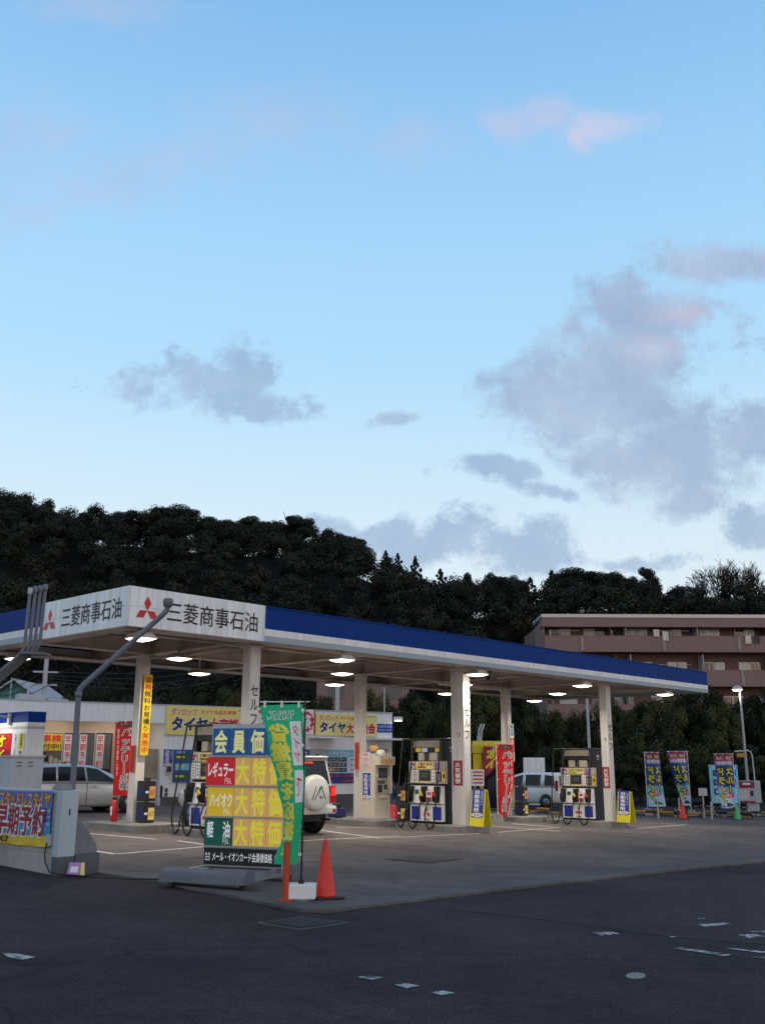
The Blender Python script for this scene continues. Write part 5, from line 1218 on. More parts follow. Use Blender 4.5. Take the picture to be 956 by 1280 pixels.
def far_cars():
    for (u, v, ang, M, lab, k) in ((878, 999, 2.6, 'cardark', 'dark hatchback in the shade beyond the drive through flags', 0), (951, 1003, 2.3, 'cardark', 'dark car at the right edge behind the coin vacuum', 1)):
        g = G(u, v); t = thing('parked_car', lab, 'car', g[0], g[1], ang)
        hw = 0.84
        low = [(-1.9, 0.4, 0.8, 0.72), (-1.8, 0.26, 0.92, 0.8), (0, 0.22, 0.94, hw), (1.0, 0.22, 0.9, hw), (1.75, 0.28, 0.74, 0.76), (1.9, 0.36, 0.6, 0.62)]
        cab = [(-1.85, 0.92, 0.95, 0.76, 0.72), (-1.6, 0.93, 1.42, 0.8, 0.62), (0.0, 0.94, 1.5, 0.82, 0.62), (0.3, 0.93, 1.44, 0.82, 0.62), (1.2, 0.9, 0.93, 0.8, 0.72)]
        car(t, M, low, cab, [[(-1.4, 0.1), (-0.6, 0.1), (-0.6, 0.86), (-1.3, 0.86)], [(-0.5, 0.1), (0.6, 0.1), (0.2, 0.84), (-0.5, 0.86)]], (-1.2, 1.2), 0.3, hw)
        pane_top(t, 'windscreen', cab[-1], cab[-2], 0.1, 0.95); pane_top(t, 'rear_window', cab[0], cab[1], 0.1, 0.92)
        for sg in (-1, 1): MB().box(1.7, 1.86, sg*0.5, sg*0.74, 0.62, 0.74, 'lens2' if k == 1 else 'rim').build('headlight', t); MB().box(-1.9, -1.78, sg*0.6, sg*0.78, 0.7, 0.9, 'tail').build('tail_light', t)
far_cars()

# ------------------------------------------------------------------ payment kiosk
def kiosk():
    a, b = RCOLS[1]; x, y = W(a+0.10, b-0.52)
    t = thing('payment_kiosk', 'cream payment kiosk with a screen and card slots at the rear column', 'kiosk', x, y, RL, zg(x, y)+IH); t.scale = (0.80, 0.80, 0.97)
    # local X = -B, Y = A: -Y face carries posters, +X face carries the machine
    mb = MB(); mb.box(-0.46, 0.46, -0.45, 0.45, 0, 0.06, 'lgrey'); mb.box(-0.44, 0.40, -0.43, 0.43, 0.06, 1.95, 'cream'); mb.build('cabinet', t, bevel=0.015)
    f = lambda p, q, o=0.0: (0.404+o, p, q)
    mb = MB()
    def r(p0, p1, q0, q1, M, o=0.0): mb.add([f(p0, q0, o), f(p1, q0, o), f(p1, q1, o), f(p0, q1, o)], [(0, 1, 2, 3)], M)
    mb.box(0.40, 0.44, -0.40, 0.40, 0.75, 1.60, 'beige'); r(-0.25, 0.22, 1.22, 1.52, 'dark', 0.04); r(-0.2, 0.15, 1.26, 1.42, 'plinth', 0.043); r(-0.30, 0.10, 1.05, 1.15, 'plinth', 0.04); r(-0.28, -0.05, 0.80, 1.02, 'dark', 0.04); r(0.05, 0.22, 0.88, 1.02, 'dark', 0.04); r(0.26, 0.36, 0.9, 1.3, 'lyellow', 0.04); r(-0.36, -0.28, 1.25, 1.35, 'paper', 0.04)
    mb.build('machine_front', t, bevel=0.006)
    MB().prismx([(-0.42, 1.60), (0.42, 1.60), (0.42, 1.86), (-0.42, 1.86)], 0.405, 0.66, 'cream').add([(0.664, -0.3, 1.66), (0.664, 0.3, 1.66), (0.664, 0.3, 1.78), (0.664, -0.3, 1.78)], [(0, 1, 2, 3)], 'ochre').build('hood', t, bevel=0.01)
    MB().box(0.40, 0.50, -0.15, 0.15, 0.62, 0.70, 'cream').build('receipt_tray', t, bevel=0.01)
    mb = MB(); mb.lathe([(0.17, 0), (0.17, 0.12), (0.12, 0.19), (0.001, 0.20)], 'paper', c=(0.35, -0.05, 1.87), n=18); mb.build('dome', t)
    xw, yw = t.location.x, t.location.y
    def lp(px, py): px *= .8; py *= .8; c, s = math.cos(RL), math.sin(RL); return xw+px*c-py*s, yw+px*s+py*c
    q = lp(0.02, -0.434); board('insurance_poster', 'blue insurance poster on the front of the cream kiosk', 'poster', q[0], q[1], RL, t.location.z+0.55, 0.36, 0.80, 'paper', 0.008, None, ins_poster)
    q = lp(-0.03, -0.434)
    def notes(mb, x0, x1, h, yy):
        for z0, z1 in ((0.03, 0.15), (0.18, 0.30), (0.34, 0.46)):
            mb.rect(x0+0.03, x1-0.03, z0, z1, yy, 'paper')
            for k in range(3): mb.rect(x0+0.05, x1-0.06, z0+0.02+k*0.035, z0+0.035+k*0.035, yy-0.003, 'red')
    board('notice_sheet', 'pale pink notice sheet on the upper front of the kiosk', 'notice', q[0], q[1], RL, t.location.z+1.46, 0.36, 0.48, 'cloth', 0.006, None, notes)
    q = lp(-0.49, -0.45); board('orange_notice', 'tall orange notice on the left edge of the kiosk', 'notice', q[0], q[1], RL, t.location.z+1.42, 0.16, 0.80, 'orange', 0.02, None, lambda mb, x0, x1, h, yy: mb.vtext('給油中禁煙', 0, h-0.04, 0.04, 0.1, yy, 'crimson', 0.01))
    q = lp(0.05, -0.1); o = MB().lathe([(0.12, 0), (0.14, 0.08), (0.12, 0.16), (0.05, 0.19), (0.001, 0.195)], 'ochre', n=18).build('orange_lamp'); o.location = (q[0], q[1], t.location.z+1.951); tag(o, 'round orange beacon on top of the cream kiosk', 'beacon')
    # odds and ends at the island's left end
    x, y = W(a-0.35, b+0.62); t2 = thing('battery_charger', 'dark blue and black box on the kiosk island beside the white off-road car', 'box', x, y, RL, zg(x, y)+IH)
    MB().box(-0.18, 0.2, -0.2, 0.2, 0.0, 0.26, 'navy').build('case', t2, bevel=0.02); MB().box(-0.12, 0.12, -0.16, 0.1, 0.264, 0.40, 'dark').build('lid', t2, bevel=0.02)
    g = G(494, 1024); t3 = thing('trolley_jack', 'red trolley jack lying on the ground behind the kiosk', 'jack', g[0], g[1], 0.4, zg(g[0], g[1])+0.03)
    MB().hexa([(-.5, -.2, .02), (.5, -.25, .02), (.5, .25, .02), (-.5, .2, .02), (-.4, -.12, .5), (.1, -.12, .4), (.1, .12, .4), (-.4, .12, .5)], 'red').build('body', t3, bevel=.02); MB().tube([(-.2, 0, .45), (.9, 0, .75)], .03, 'dark').build('lever', t3)
kiosk()

# ------------------------------------------------------------------ shop
PR = np.array(W(22.0, 13.0)); PL = np.array(W(5.77, 17.0)); SD = (PR-PL)/np.linalg.norm(PR-PL); SANG = math.atan2(SD[1], SD[0])
SW = Wall(PL, SANG)
def shop():
    zb = zg(float(PL[0]), float(PL[1]))
    t = thing('station_shop', 'long low white shop with a flat parapet behind the pumps', 'building', float(PL[0]), float(PL[1]), SANG, 0.0)
    Lr = SW.L(490, 930)[0]; zt = 3.78
    Lx = SW.L(203, 960)[0]; L0 = -14.0
    zf = SW.L(120, 902)[1]
    mb = MB(); mb.box(Lx, Lr, 0, 7, -0.6, zt, 'wallwhite'); mb.box(L0, Lx, 1.6, 7, -0.6, zt-0.1, 'interior'); mb.build('wall', t)
    MB().box(L0, Lx, -0.02, 0.16, zf, zt, 'wallwhite').box(L0, Lx, 0.163, 1.6, zf+.45, zt-.003, 'interior').box(L0, Lr+0.02, -0.04, 7.02, zt, zt+0.05, 'lgrey').build('parapet', t)
    xr0 = SW.L(372, 950)[0]
    MB().box(Lx-0.01, Lr+0.01, -0.015, -0.001, -0.6, SW.L(400, 993)[1], 'plinth').build('plinth', t)
    MB().box(Lr-0.45, Lr+0.55, 1.2, 5, -0.6, SW.L(490, 940)[1], 'lgrey').build('annex', t)
    for u0, v0, u1, v1 in ((385, 919, 417, 925), (456, 920, 498, 927)):
        x0, x1, z0, z1 = SW.R(u0, v0, u1, v1); MB().box(x0, x1, -0.9, -0.002, z0+0.05, z0+0.13, 'white').build('awning', t)
    # doors
    x0, x1, z0, z1 = SW.R(386.5, 936, 406, 1000); d = MB().box(x0, x1, -0.03, -0.003, z0, z1, 'lgrey').build('door', t); x2, x3, z2, z3 = SW.R(394, 943, 399, 961); MB().rect(x2, x3, z2, z3, -0.034, 'dark').build('pane', d)
    x0, x1, z0, z1 = SW.R(467, 936, 484, 958); d = MB().box(x0, x1, -0.03, -0.003, z0, z1, 'beige').build('hatch', t)
    # counter window at the corner and glazed front set back under the parapet
    x0, x1, z0, z1 = SW.R(181, 936, 196, 975); MB().box(Lx-1.5, Lx-0.03, 0.4, 1.59, -0.5, z0, 'wallwhite').build('counter', t); MB().box(Lx-1.5, Lx-0.03, 0.45, 0.5, z0, z1, 'ochre2').build('window', t)
    B_ = Wall(SW.xy(0, -1.58), SANG)
    for u0, u1 in ((47, 77), (78, 97), (97.5, 117), (118, 139)):
        x0, x1, z0, z1 = B_.R(u0, 916, u1, 985); w = MB().box(x0, x1, 1.55, 1.598, z0-0.4, z1, 'wglass'); wo = w.build('window', t)
        MB().box(x0-0.05, x0, 1.53, 1.598, z0-0.4, z1+0.05, 'alu').box(x0, x1, 1.53, 1.598, z1, z1+0.05, 'alu').build('frame', wo)
    def sh(u0, v0, u1, v1, name, label, cat, M, draw, wall=SW, off=0.01, thick=0.03, group=None):
        x0, x1, z0, z1 = wall.R(u0, v0, u1, v1); q = wall.xy((x0+x1)/2, off)
        return board(name, label, cat, q[0], q[1], SANG, z0, x1-x0, z1-z0, M, thick, group, draw)
    def tyre(mb, x0, x1, h, y):
        w = x1-x0
        mb.text('ダンロップ', x0+w*0.20, h*0.80, h*0.26, y, 'pink', w=w*0.30, bold=0.02); mb.text('タイヤ全品お買得', x0+w*0.60, h*0.82, h*0.16, y, 'red', w=w*0.42)
        for bd, M, o in ((0.09, 'paper', 0), (0.045, 'navy', -0.004)): mb.text('タイヤ', x0+w*0.27, h*0.38, h*0.52, y+o, M, w=w*0.42, bold=bd)
        for bd, M, o in ((0.09, 'paper', 0), (0.045, 'red', -0.004)): mb.text('大商談会', x0+w*0.73, h*0.36, h*0.50, y+o, M, w=w*0.48, bold=bd)
        mb.rect(x0+w*0.84, x1-w*0.03, h*0.90, h*0.93, y, 'ink')
    sh(207, 884, 313, 919, 'tyre_fair_sign', 'yellow tyre fair sign along the left half of the shop parapet', 'sign', 'lyellow', tyre, thick=0.06, off=0.03, group='yellow tyre fair signs')
    sh(393.5, 893, 470, 920, 'tyre_fair_sign', 'yellow tyre fair sign near the right end of the shop parapet', 'sign', 'lyellow', tyre, thick=0.06, off=0.03, group='yellow tyre fair signs')
    def fest(mb, x0, x1, h, y):
        w = x1-x0
        for cx in (x0+w*0.09, x1-w*0.14):
            n = 24; mb.add([(cx+w*0.13*(1.0 if i % 2 else 0.82)*math.cos(2*math.pi*i/n), y, h*0.5+h*0.46*(1.0 if i % 2 else 0.82)*math.sin(2*math.pi*i/n)) for i in range(n)], [tuple(range(n))], 'red')
            mb.text('祭', cx, h*0.5, h*0.62, y-0.004, 'paper', w=w*0.17, bold=0.04)
        mb.rect(x1-w*0.022, x1, 0, h, y-0.002, 'red')
    sh(314, 886, 392.5, 917, 'festival_sign', 'white and red festival sign between the two yellow shop signs', 'sign', 'paper', fest, thick=0.06, off=0.03)
    sh(470.5, 905, 490.5, 915.5, 'blue_sign', 'small dark blue sign at the right end of the parapet', 'sign', 'posterblue', lambda mb, x0, x1, h, y: (mb.text('洗車受付時間', (x0+x1)/2, h*0.70, h*0.3, y, 'skyblue', w=(x1-x0)*.86), mb.text('9:00-19:00', (x0+x1)/2, h*0.28, h*0.3, y, 'skyblue', w=(x1-x0)*.8)), off=0.005)
    def menu(mb, x0, x1, h, y):
        w = x1-x0
        mb.rect(x0, x1, h*0.80, h, y, 'cyan'); mb.text('ドライブスルー洗車コース', (x0+x1)/2, h*0.89, h*0.14, y-0.003, 'paper', w=w*0.88, bold=0.03)
        for i, (a_, b_) in enumerate((('シャンプー', '200'), ('ワックス', '500'), ('撥水コート', '1,000'))):
            zc = h*(0.71-0.155*i)
            mb.rect(x0+w*0.03, x0+w*0.42, zc-h*0.065, zc+h*0.065, y, 'navy'); mb.text(a_, x0+w*0.225, zc, h*0.10, y-0.003, 'lyellow' if i != 9 else 'paper', w=w*0.32, bold=0.02)
            mb.rect(x0+w*0.45, x0+w*0.97, zc-h*0.065, zc+h*0.065, y, 'paper'); mb.text('価格', x0+w*0.54, zc, h*0.07, y-0.003, 'posterblue', w=w*0.12); mb.text(b_+'円', x0+w*0.78, zc, h*0.11, y-0.003, 'red', w=w*0.30, bold=0.02)
        mb.rect(x0+w*0.0, x1, 0, h*0.30, y, 'navy'); mb.text('手洗い洗車', x0+w*0.32, h*0.22, h*0.09, y-0.003, 'pink', w=w*0.5); mb.rect(x0+w*0.05, x0+w*0.3, h*0.03, h*0.12, y-0.003, 'posterblue'); mb.text('1,500', x0+w*0.46, h*0.08, h*0.1, y-0.003, 'pink', w=w*0.25, bold=0.02)
    sh(407, 937.5, 467, 979, 'car_wash_menu', 'light blue car wash price board on the shop wall behind the off-road car', 'sign', 'skyblue', menu, off=0.01)
    def bluep(mb, x0, x1, h, y):
        mb.text('自動車', 0, h*0.8, h*0.14, y, 'paper', w=(x1-x0)*.7, bold=.03); mb.rect(x0+.05, x1-.05, h*.62, h*.66, y, 'paper'); mb.text('オイル', 0, h*0.5, h*0.14, y, 'paper', w=(x1-x0)*.7, bold=.03); mb.text('バッテリ', 0, h*0.28, h*0.14, y, 'paper', w=(x1-x0)*.8, bold=.03); mb.rect(x0+.04, x1-.04, h*.04, h*.10, y, 'paper')
    sh(371, 937, 386, 955.5, 'blue_poster', 'small blue poster with white lettering beside the shop door', 'poster', 'posterblue', bluep)
    sh(203.5, 936, 216, 958, 'insurance_poster', 'blue insurance poster on the shop corner beside the vending panel', 'poster', 'paper', ins_poster)
    def vend(mb, x0, x1, h, y):
        w = x1-x0; mb.text('洗車機', x0+w*.35, h*.92, h*.08, y, 'skyblue', w=w*.5)
        for k, M in enumerate(('dgreen', 'cyan', 'dgreen')): mb.rect(x0+w*0.08, x1-w*0.10, h*(0.66-0.29*k), h*(0.86-0.29*k), y, M); mb.rect(x0+w*0.12, x0+w*.6, h*(0.74-0.29*k), h*(0.80-0.29*k), y-.003, 'lemon')
    sh(216.5, 937, 238, 978, 'wash_menu', 'dark teal panel with green cards on the shop corner wall', 'sign', 'cellblue', vend, thick=0.08)
    def fit_(mb, x0, x1, h, y): mb.box(-0.08, 0.08, y-0.06, y, 0.1, 0.3, 'dark'); 
    o = sh(207, 961, 213, 968, 'wall_phone', 'small grey intercom on the shop corner wall', 'intercom', 'lgrey', fit_, thick=0.08)
    def gap(mb, x0, x1, h, y): mb.rect(x0+.03, x1-.03, .05, h-.05, y, 'ink')
    sh(200, 982, 203, 997, 'letter_slot', 'black vertical slot low on the shop corner wall', 'slot', 'black', gap)
    sh(206, 985, 209.5, 996, 'socket_plate', 'two black sockets low on the shop corner wall', 'socket', 'lgrey', lambda mb, x0, x1, h, y: (mb.rect(x0+.01, x1-.01, h*.55, h*.95, y, 'dark'), mb.rect(x0+.01, x1-.01, h*.05, h*.45, y, 'dark')))
    # posters on the glass
    B2 = Wall(SW.xy(0, -1.53), SANG)
    def early(mb, x0, x1, h, y):
        w = x1-x0; mb.rect(x0+w*0.04, x0+w*0.56, 0.02, h-0.02, y, 'skyblue')
        for bd, M, o in ((0.08, 'paper', -.003), (0.02, 'red', -.007)): mb.vtext('早期予約', x0+w*0.30, h*0.97, h*0.03, w*0.44, y+o, M, bd)
        mb.vtext('スタッドレスタイヤ', x0+w*0.78, h*0.95, h*0.05, w*0.16, y-.003, 'navy', 0.01)
    for k, (u0, u1) in enumerate(((79, 96.5), (98, 116), (119, 138))):
        sh(u0, 917.5, u1, 961, 'window_poster', 'red lettered reservation poster in the shop window, %s of three from the left' % ordw[k], 'poster', 'roofgrey', early, B2, 0.0, 0.01, 'reservation posters in the shop window')
    def insp(mb, x0, x1, h, y):
        w = x1-x0
        for bd, M, o in ((0.08, 'yellow', -.002), (0.03, 'red', -.006)): mb.text('車検', x0+w*0.62, h*0.73, h*0.45, y+o, M, w=w*0.72, bold=bd)
        mb.text('受付中!!', x0+w*0.52, h*0.24, h*0.40, y-.004, 'ink', w=w*0.92, bold=0.02)
    sh(43, 917, 77.5, 938, 'inspection_sign', 'yellow car inspection sign in the shop window', 'sign', 'yellow', insp, B2, 0.02, 0.02)
    def blackp(mb, x0, x1, h, y): mb.text('営業中', 0, h*.7, h*.2, y, 'lyellow', w=(x1-x0)*.8); mb.rect(x0+.1, x1-.1, h*.2, h*.3, y, 'lyellow')
    sh(45, 940, 57.5, 956, 'black_poster', 'black poster with yellow lettering under the inspection sign', 'poster', 'ink', blackp, B2, 0.02, 0.02)
    x0, x1, z0, z1 = B2.R(58, 947, 77, 956); q = B2.xy((x0+x1)/2, 0.2); tt = thing('window_goods', 'small brown cartons lined up on the shop window sill', 'cartons', q[0], q[1], SANG, z0)
    for k in range(5): MB().box(-0.42+k*0.17, -0.28+k*0.17, -0.08, 0.08, -0.3, 0.10+0.07*((k*3) % 4), 'beige' if k < 4 else 'dark').build('carton', tt)
    # wall lamp on the right end
    q = SW.xy(SW.L(493, 902)[0], 0.2); tl = thing('wall_lamp', 'small lit lamp at the right end of the shop parapet', 'lamp', q[0], q[1], SANG, SW.L(493, 902)[1])
    MB().box(-0.1, 0.22, -0.14, 0.14, 0.05, 0.20, 'white').build('housing', tl, bevel=.02); MB().box(-0.05, 0.18, -0.12, 0.12, 0.01, 0.048, 'lens2').build('lens', tl)
    # a dim warm glow of the shop front: two added light strips, kept out of sight
    for k, u in enumerate((70, 140)):     # tucked up behind the parapet
        x_ = B_.L(u, 905)[0]; q = SW.xy(x_, -0.75); tb = thing('added_glow_strip', 'added glow strip hidden behind the shop parapet, %s of two' % ('left' if k == 0 else 'right'), 'ceiling lamp', q[0], q[1], SANG, zf+0.30, 'added glow strips behind the shop parapet')
        MB().box(-0.6, 0.6, -0.06, 0.06, 0.03, 0.10, 'white').build('housing', tb); MB().box(-0.55, 0.55, -0.03, 0.03, 0.0, 0.028, 'lens2').build('tube', tb)
        ld = bpy.data.lights.new('added_glow_light', 'AREA'); ld.shape = 'RECTANGLE'; ld.size = 1.1; ld.size_y = 0.08; ld.energy = 14; ld.color = (1, .86, .68); L = bpy.data.objects.new('added_glow_light', ld); col.objects.link(L); L.parent = tb; L.location = (0, 0, -0.02)
X['ochre2'] = mat('frosted yellowish window', (0.30, 0.27, 0.20), 0.3, var=0.2)
shop()
def service_booth():
    Y = 29.5; q = YD(32, 940, Y); x, y = float(q[0]), float(q[1])
    t = thing('service_booth', 'white service booth with a blue band at the left edge', 'booth', x, y, RF)
    z = lambda v: YD(32, v, Y)[2]-zg(x, y)
    D = 0.56
    # left face runs along local +Y (= B), right end face along +X
    mb = MB(); mb.box(0, D, 0, 6, 0, z(911), 'wallwhite'); mb.box(0, D, 0, 6, z(902.5), z(889), 'blue'); mb.box(0, D, 0, 6, z(907.5), z(902.5), 'white'); mb.box(0, D, 0, 6, z(911), z(907.5), 'lgrey'); mb.build('walls', t)
    wl = Wall((x, y), RL)
    def lf(u0, v0, u1, v1, name, label, M, draw):
        x0, x1, z0, z1 = wl.R(u0, v0, u1, v1); p = wl.xy((x0+x1)/2, 0.012); board(name, label, 'poster', p[0], p[1], RL, z0, x1-x0, z1-z0, M, 0.01, None, draw)
    def oil(mb, x0, x1, h, y):
        mb.rect(x0, x1, 0, h*.5, y, 'crimson')
        for bd, M, o in ((.09, 'ink', -.003), (.03, 'lemon', -.007)): mb.vtext('オイル', (x0+x1)/2+.1, h*.98, -h*.25, (x1-x0)*.5, y+o, M, bd)
    lf(-14, 917, 14, 960, 'oil_poster', 'red and yellow oil poster on the booth wall', 'red', oil)
    lf(17, 916, 23.5, 950, 'white_poster', 'narrow white poster with small black writing on the booth wall', 'paper', lambda mb, x0, x1, h, y: mb.vtext('各種コース洗車', 0, h*.95, h*.1, (x1-x0)*.4, y, 'ink', .0))
    lf(24, 915.5, 31, 950, 'yellow_poster', 'narrow yellow poster on the corner of the booth', 'paper', lambda mb, x0, x1, h, y: (mb.rect(x0+.03, x1-.03, h*.4, h*.97, y, 'lemon'), mb.vtext('車検見積り', 0, h*.95, h*.42, (x1-x0)*.5, y-.003, 'dgreen', .01), mb.vtext('無料', 0, h*.36, h*.05, (x1-x0)*.6, y, 'crimson', .02)))
    q = wl.xy(wl.L(6, 896)[0], 0.1); zz = wl.L(6, 896)[1]
    tl = thing('flood_lamp', 'lit flood lamp on an arm over the booth posters', 'lamp', q[0], q[1], RL, zz)
    MB().box(-0.35, 0.35, -0.75, -0.45, 0, 0.09, 'lgrey').build('housing', tl, bevel=.02); MB().box(-0.30, 0.30, -0.72, -0.48, -0.03, -0.003, 'lens2').build('lens', tl); MB().tube([(0.2, -0.5, 0.04), (0.45, -0.1, -0.02), (0.45, 0.08, -0.02)], 0.03, 'lgrey').box(0.40, 0.50, 0.0, 0.08, -0.25, 0.08, 'lgrey').build('arm', tl)
    ld = bpy.data.lights.new('flood_light', 'AREA'); ld.shape = 'RECTANGLE'; ld.size = .6; ld.size_y = .25; ld.energy = 22; ld.color = (1, .88, .7); L = bpy.data.objects.new('flood_light', ld); col.objects.link(L); L.parent = tl; L.location = (0, -0.6, -0.06); L.rotation_euler = (math.radians(25), 0, 0)
service_booth()

# ------------------------------------------------------------------ car wash, right hand side
def car_wash():
    Y = 45.0; x0 = YD(591, 960, Y)[0]; x1 = YD(640, 960, Y)[0]
    ang = RL*0.4; x, y = x0, Y
    t = thing('car_wash_gantry', 'yellow drive through car wash gantry with a dark opening', 'car wash', x, y, -0.15)
    zt = YD(610, 926, Y)[2]-zg(x, y); w = x1-x0
    mb = MB(); mb.box(0, 0.42, 0, 2.2, 0, zt-0.55, 'yellow'); mb.box(w-0.35, w+0.0, 0, 2.2, 0, zt-0.55, 'yellow'); mb.build('side_cabinet', t, bevel=.04)
    MB().prismx([(-0.05, zt-0.55), (2.25, zt-0.55), (2.25, zt), (0.25, zt), (-0.05, zt-0.18)], -0.03, w+0.03, 'yellow').build('top_beam', t, bevel=.03)
    mb = MB(); mb.box(0.42, w-0.35, 0.9, 1.6, 0.1, zt-0.56, 'rubber')
    for k in range(9): mb.lathe([(0.16, 0.1), (0.2, 1.0), (0.16, zt-0.6)], 'navy' if k % 2 else 'rubber', c=(0.6+k*(w-1.1)/8, 0.75, 0), n=8)
    mb.build('brushes', t)
    MB().box(0.10, 0.34, -0.16, 0.0-0.003, 0.55, 1.25, 'ochre').box(0.14, 0.30, -0.163, -0.16, 0.9, 1.2, 'dark').build('control_box', t, bevel=.01)
    p = thing('oil_flag', 'drooping red and yellow oil banner across the car wash opening', 'banner', x, y-0.25, -0.15)
    def fl(s, tt, o=0.0): return (0.45+s*1.15-0.1*tt+0.0, -0.02+o+0.05*math.sin(6*s+3*tt), zt-0.25-tt*(1.45-1.05*s)-0.05*s)
    mb = MB(); cloth_grid(mb, fl, [(0, 'crimson')], 8, 14)
    for bd, M, o in ((.08, 'yellow', -.006), (.02, 'lemon', -.010)):
        for k, ch in enumerate('オイ'):
            vv, ff = glyphs(ch, bd); mb.add([fl(0.12+(a)*0.45, 0.06+k*0.40+(0.85-b)*0.42, o-e*.002) for a, b, e in vv], ff, M)
    patch_on(mb, fl, 0.35, 1.0, 0.0, 0.12, 'purple', -.006); mb.build('banner_cloth', p)
    q = YD(597, 972, Y-0.5); board('wash_notice', 'white notice with red lines hanging on the yellow car wash', 'notice', q[0], q[1], -0.15, q[2]-0.35, 0.55, 0.70, 'paper', .01, None, lambda mb, a, b, h, yy: [mb.rect(a+.06, b-.06, .1+k*.15, .16+k*.15, yy, 'red') for k in range(4)])
    # forked pipe behind
    Yb = 47.6; q = YD(599, 925, Yb); z0 = zg(q[0], q[1]); tp = thing('forked_pipe', 'short grey forked pipe sticking up behind the car wash', 'pipe', q[0], q[1], 0)
    hh = YD(599, 905, Yb)[2]-z0; MB().tube([(0, 0, 0), (0, 0, hh-.55)], .13, 'lgrey').build('stack', tp); MB().tube([(-.05, 0, hh-.6), (.0, 0, hh-.25), (.12, 0, hh)], .05, 'lgrey').tube([(.08, 0, hh-.6), (.12, 0, hh-.3), (.24, 0, hh)], .05, 'lgrey').build('fork', tp)
    # white screen wall
    Yw = 55; q0, q1 = YD(654, 947, Yw), YD(681, 947, Yw); o = MB().box(0, q1[0]-q0[0], 0, .15, 0, q0[2]-zg(q0[0], Yw), 'white').build('screen_wall', None, .02); o.location = (q0[0], Yw, zg(q0[0], Yw)); o.rotation_euler = (0, 0, .1); tag(o, 'plain white screen wall behind the white people carrier', 'wall')
car_wash()

def rails():
    def rail(p, q, label, h=0.24, n=3):
        a, b = G(*p), G(*q); d = b-a; L = float(np.hypot(d[0], d[1])); t = thing('guard_rail', label, 'guard rail', a[0], a[1], math.atan2(d[1], d[0]), None, 'low yellow and black guard rails')
        sl = (zg(b[0], b[1])-zg(a[0], a[1]))/L
        mb = MB(); k = max(4, int(L/0.5))
        for i in range(k): x0, x1 = L*i/k, L*(i+1)/k; mb.tube([(x0, 0, h+sl*x0), (x1, 0, h+sl*x1)], .05, 'rubber' if i % 2 else 'yellow2', 8)
        mb.build('striped_bar', t); mb = MB(); [mb.tube([(L*i/k, 0, .09+sl*L*i/k), (L*(i+1)/k, 0, .09+sl*L*(i+1)/k)], .035, 'yellow2' if i % 2 else 'rubber', 6) for i in range(k)]; mb.build('lower_bar', t)
        m2 = MB()
        for i in range(n+1): m2.tube([(L*i/n, 0, sl*L*i/n-.05), (L*i/n, 0, h+sl*L*i/n)], .04, 'dark', 8)
        m2.build('feet', t)
    rail((789, 1021), (876, 1024), 'low yellow and black guard rail by the leftmost banner flag')
    rail((880, 1021.5), (940, 1025), 'low yellow and black guard rail behind the green cone')
    rail((640, 1016), (703, 1020), 'low yellow and black guard rail in front of the white people carrier')
    rail((815, 1019), (868, 1020), 'low yellow and black guard rail between the first two banner flags')
    rail((930, 1021), (975, 1024), 'low yellow and black guard rail at the right picture edge')
    prev = None
    for k, (u, vb, vt) in enumerate([(822.5, 1024, 1003), (849.5, 1022, 998), (880, 1023, 985), (889.5, 1025, 1004)]):
        g = G(u, vb); h = YD(u, vt, g[1])[2]-zg(g[0], g[1]); o = MB().tube([(0, 0, 0), (0, 0, h)], .032, 'lgrey', 10).lathe([(.04, h), (.03, h+.03), (.001, h+.035)], 'lgrey', n=10).build('barrier_post'); o.location = (g[0], g[1], zg(g[0], g[1]))
        if k == 2: o.data = MB().tube([(0, 0, 0), (0, 0, h)], .032, 'lgrey', 10).box(-.19, .19, -.05, -.04, h-.33, h, 'lgrey').build('tmp').data; bpy.data.objects.remove(bpy.data.objects['tmp'])
        tag(o, ['short white post right of the leftmost banner flag', 'short white post left of the red cone', 'white post with a blank square plate near the blue sign', 'thin white post carrying the edge of the blue sign'][k], 'post', 'white barrier posts')
    a = YD(853, 1006.5, G(850, 1022)[1]); b = YD(935, 1008.5, G(889, 1025)[1]+1)
    mb = MB(); n = 22
    for i in range(n):
        p = a+(b-a)*i/n; q = a+(b-a)*(i+1)/n; sg = lambda s: -.05*math.sin(math.pi*((s*3) % 1))
        mb.tube([(p[0], p[1], p[2]+sg(i/n)), (q[0], q[1], q[2]+sg((i+1)/n))], .02, 'rubber' if i % 2 else 'yellow2', 6)
    tag(mb.build('barrier_chain'), 'yellow and black chain strung between the white posts', 'chain')
X['yellow2'] = mat('barrier yellow', (0.36, 0.19, 0.02), 0.5, var=0.2)
rails()
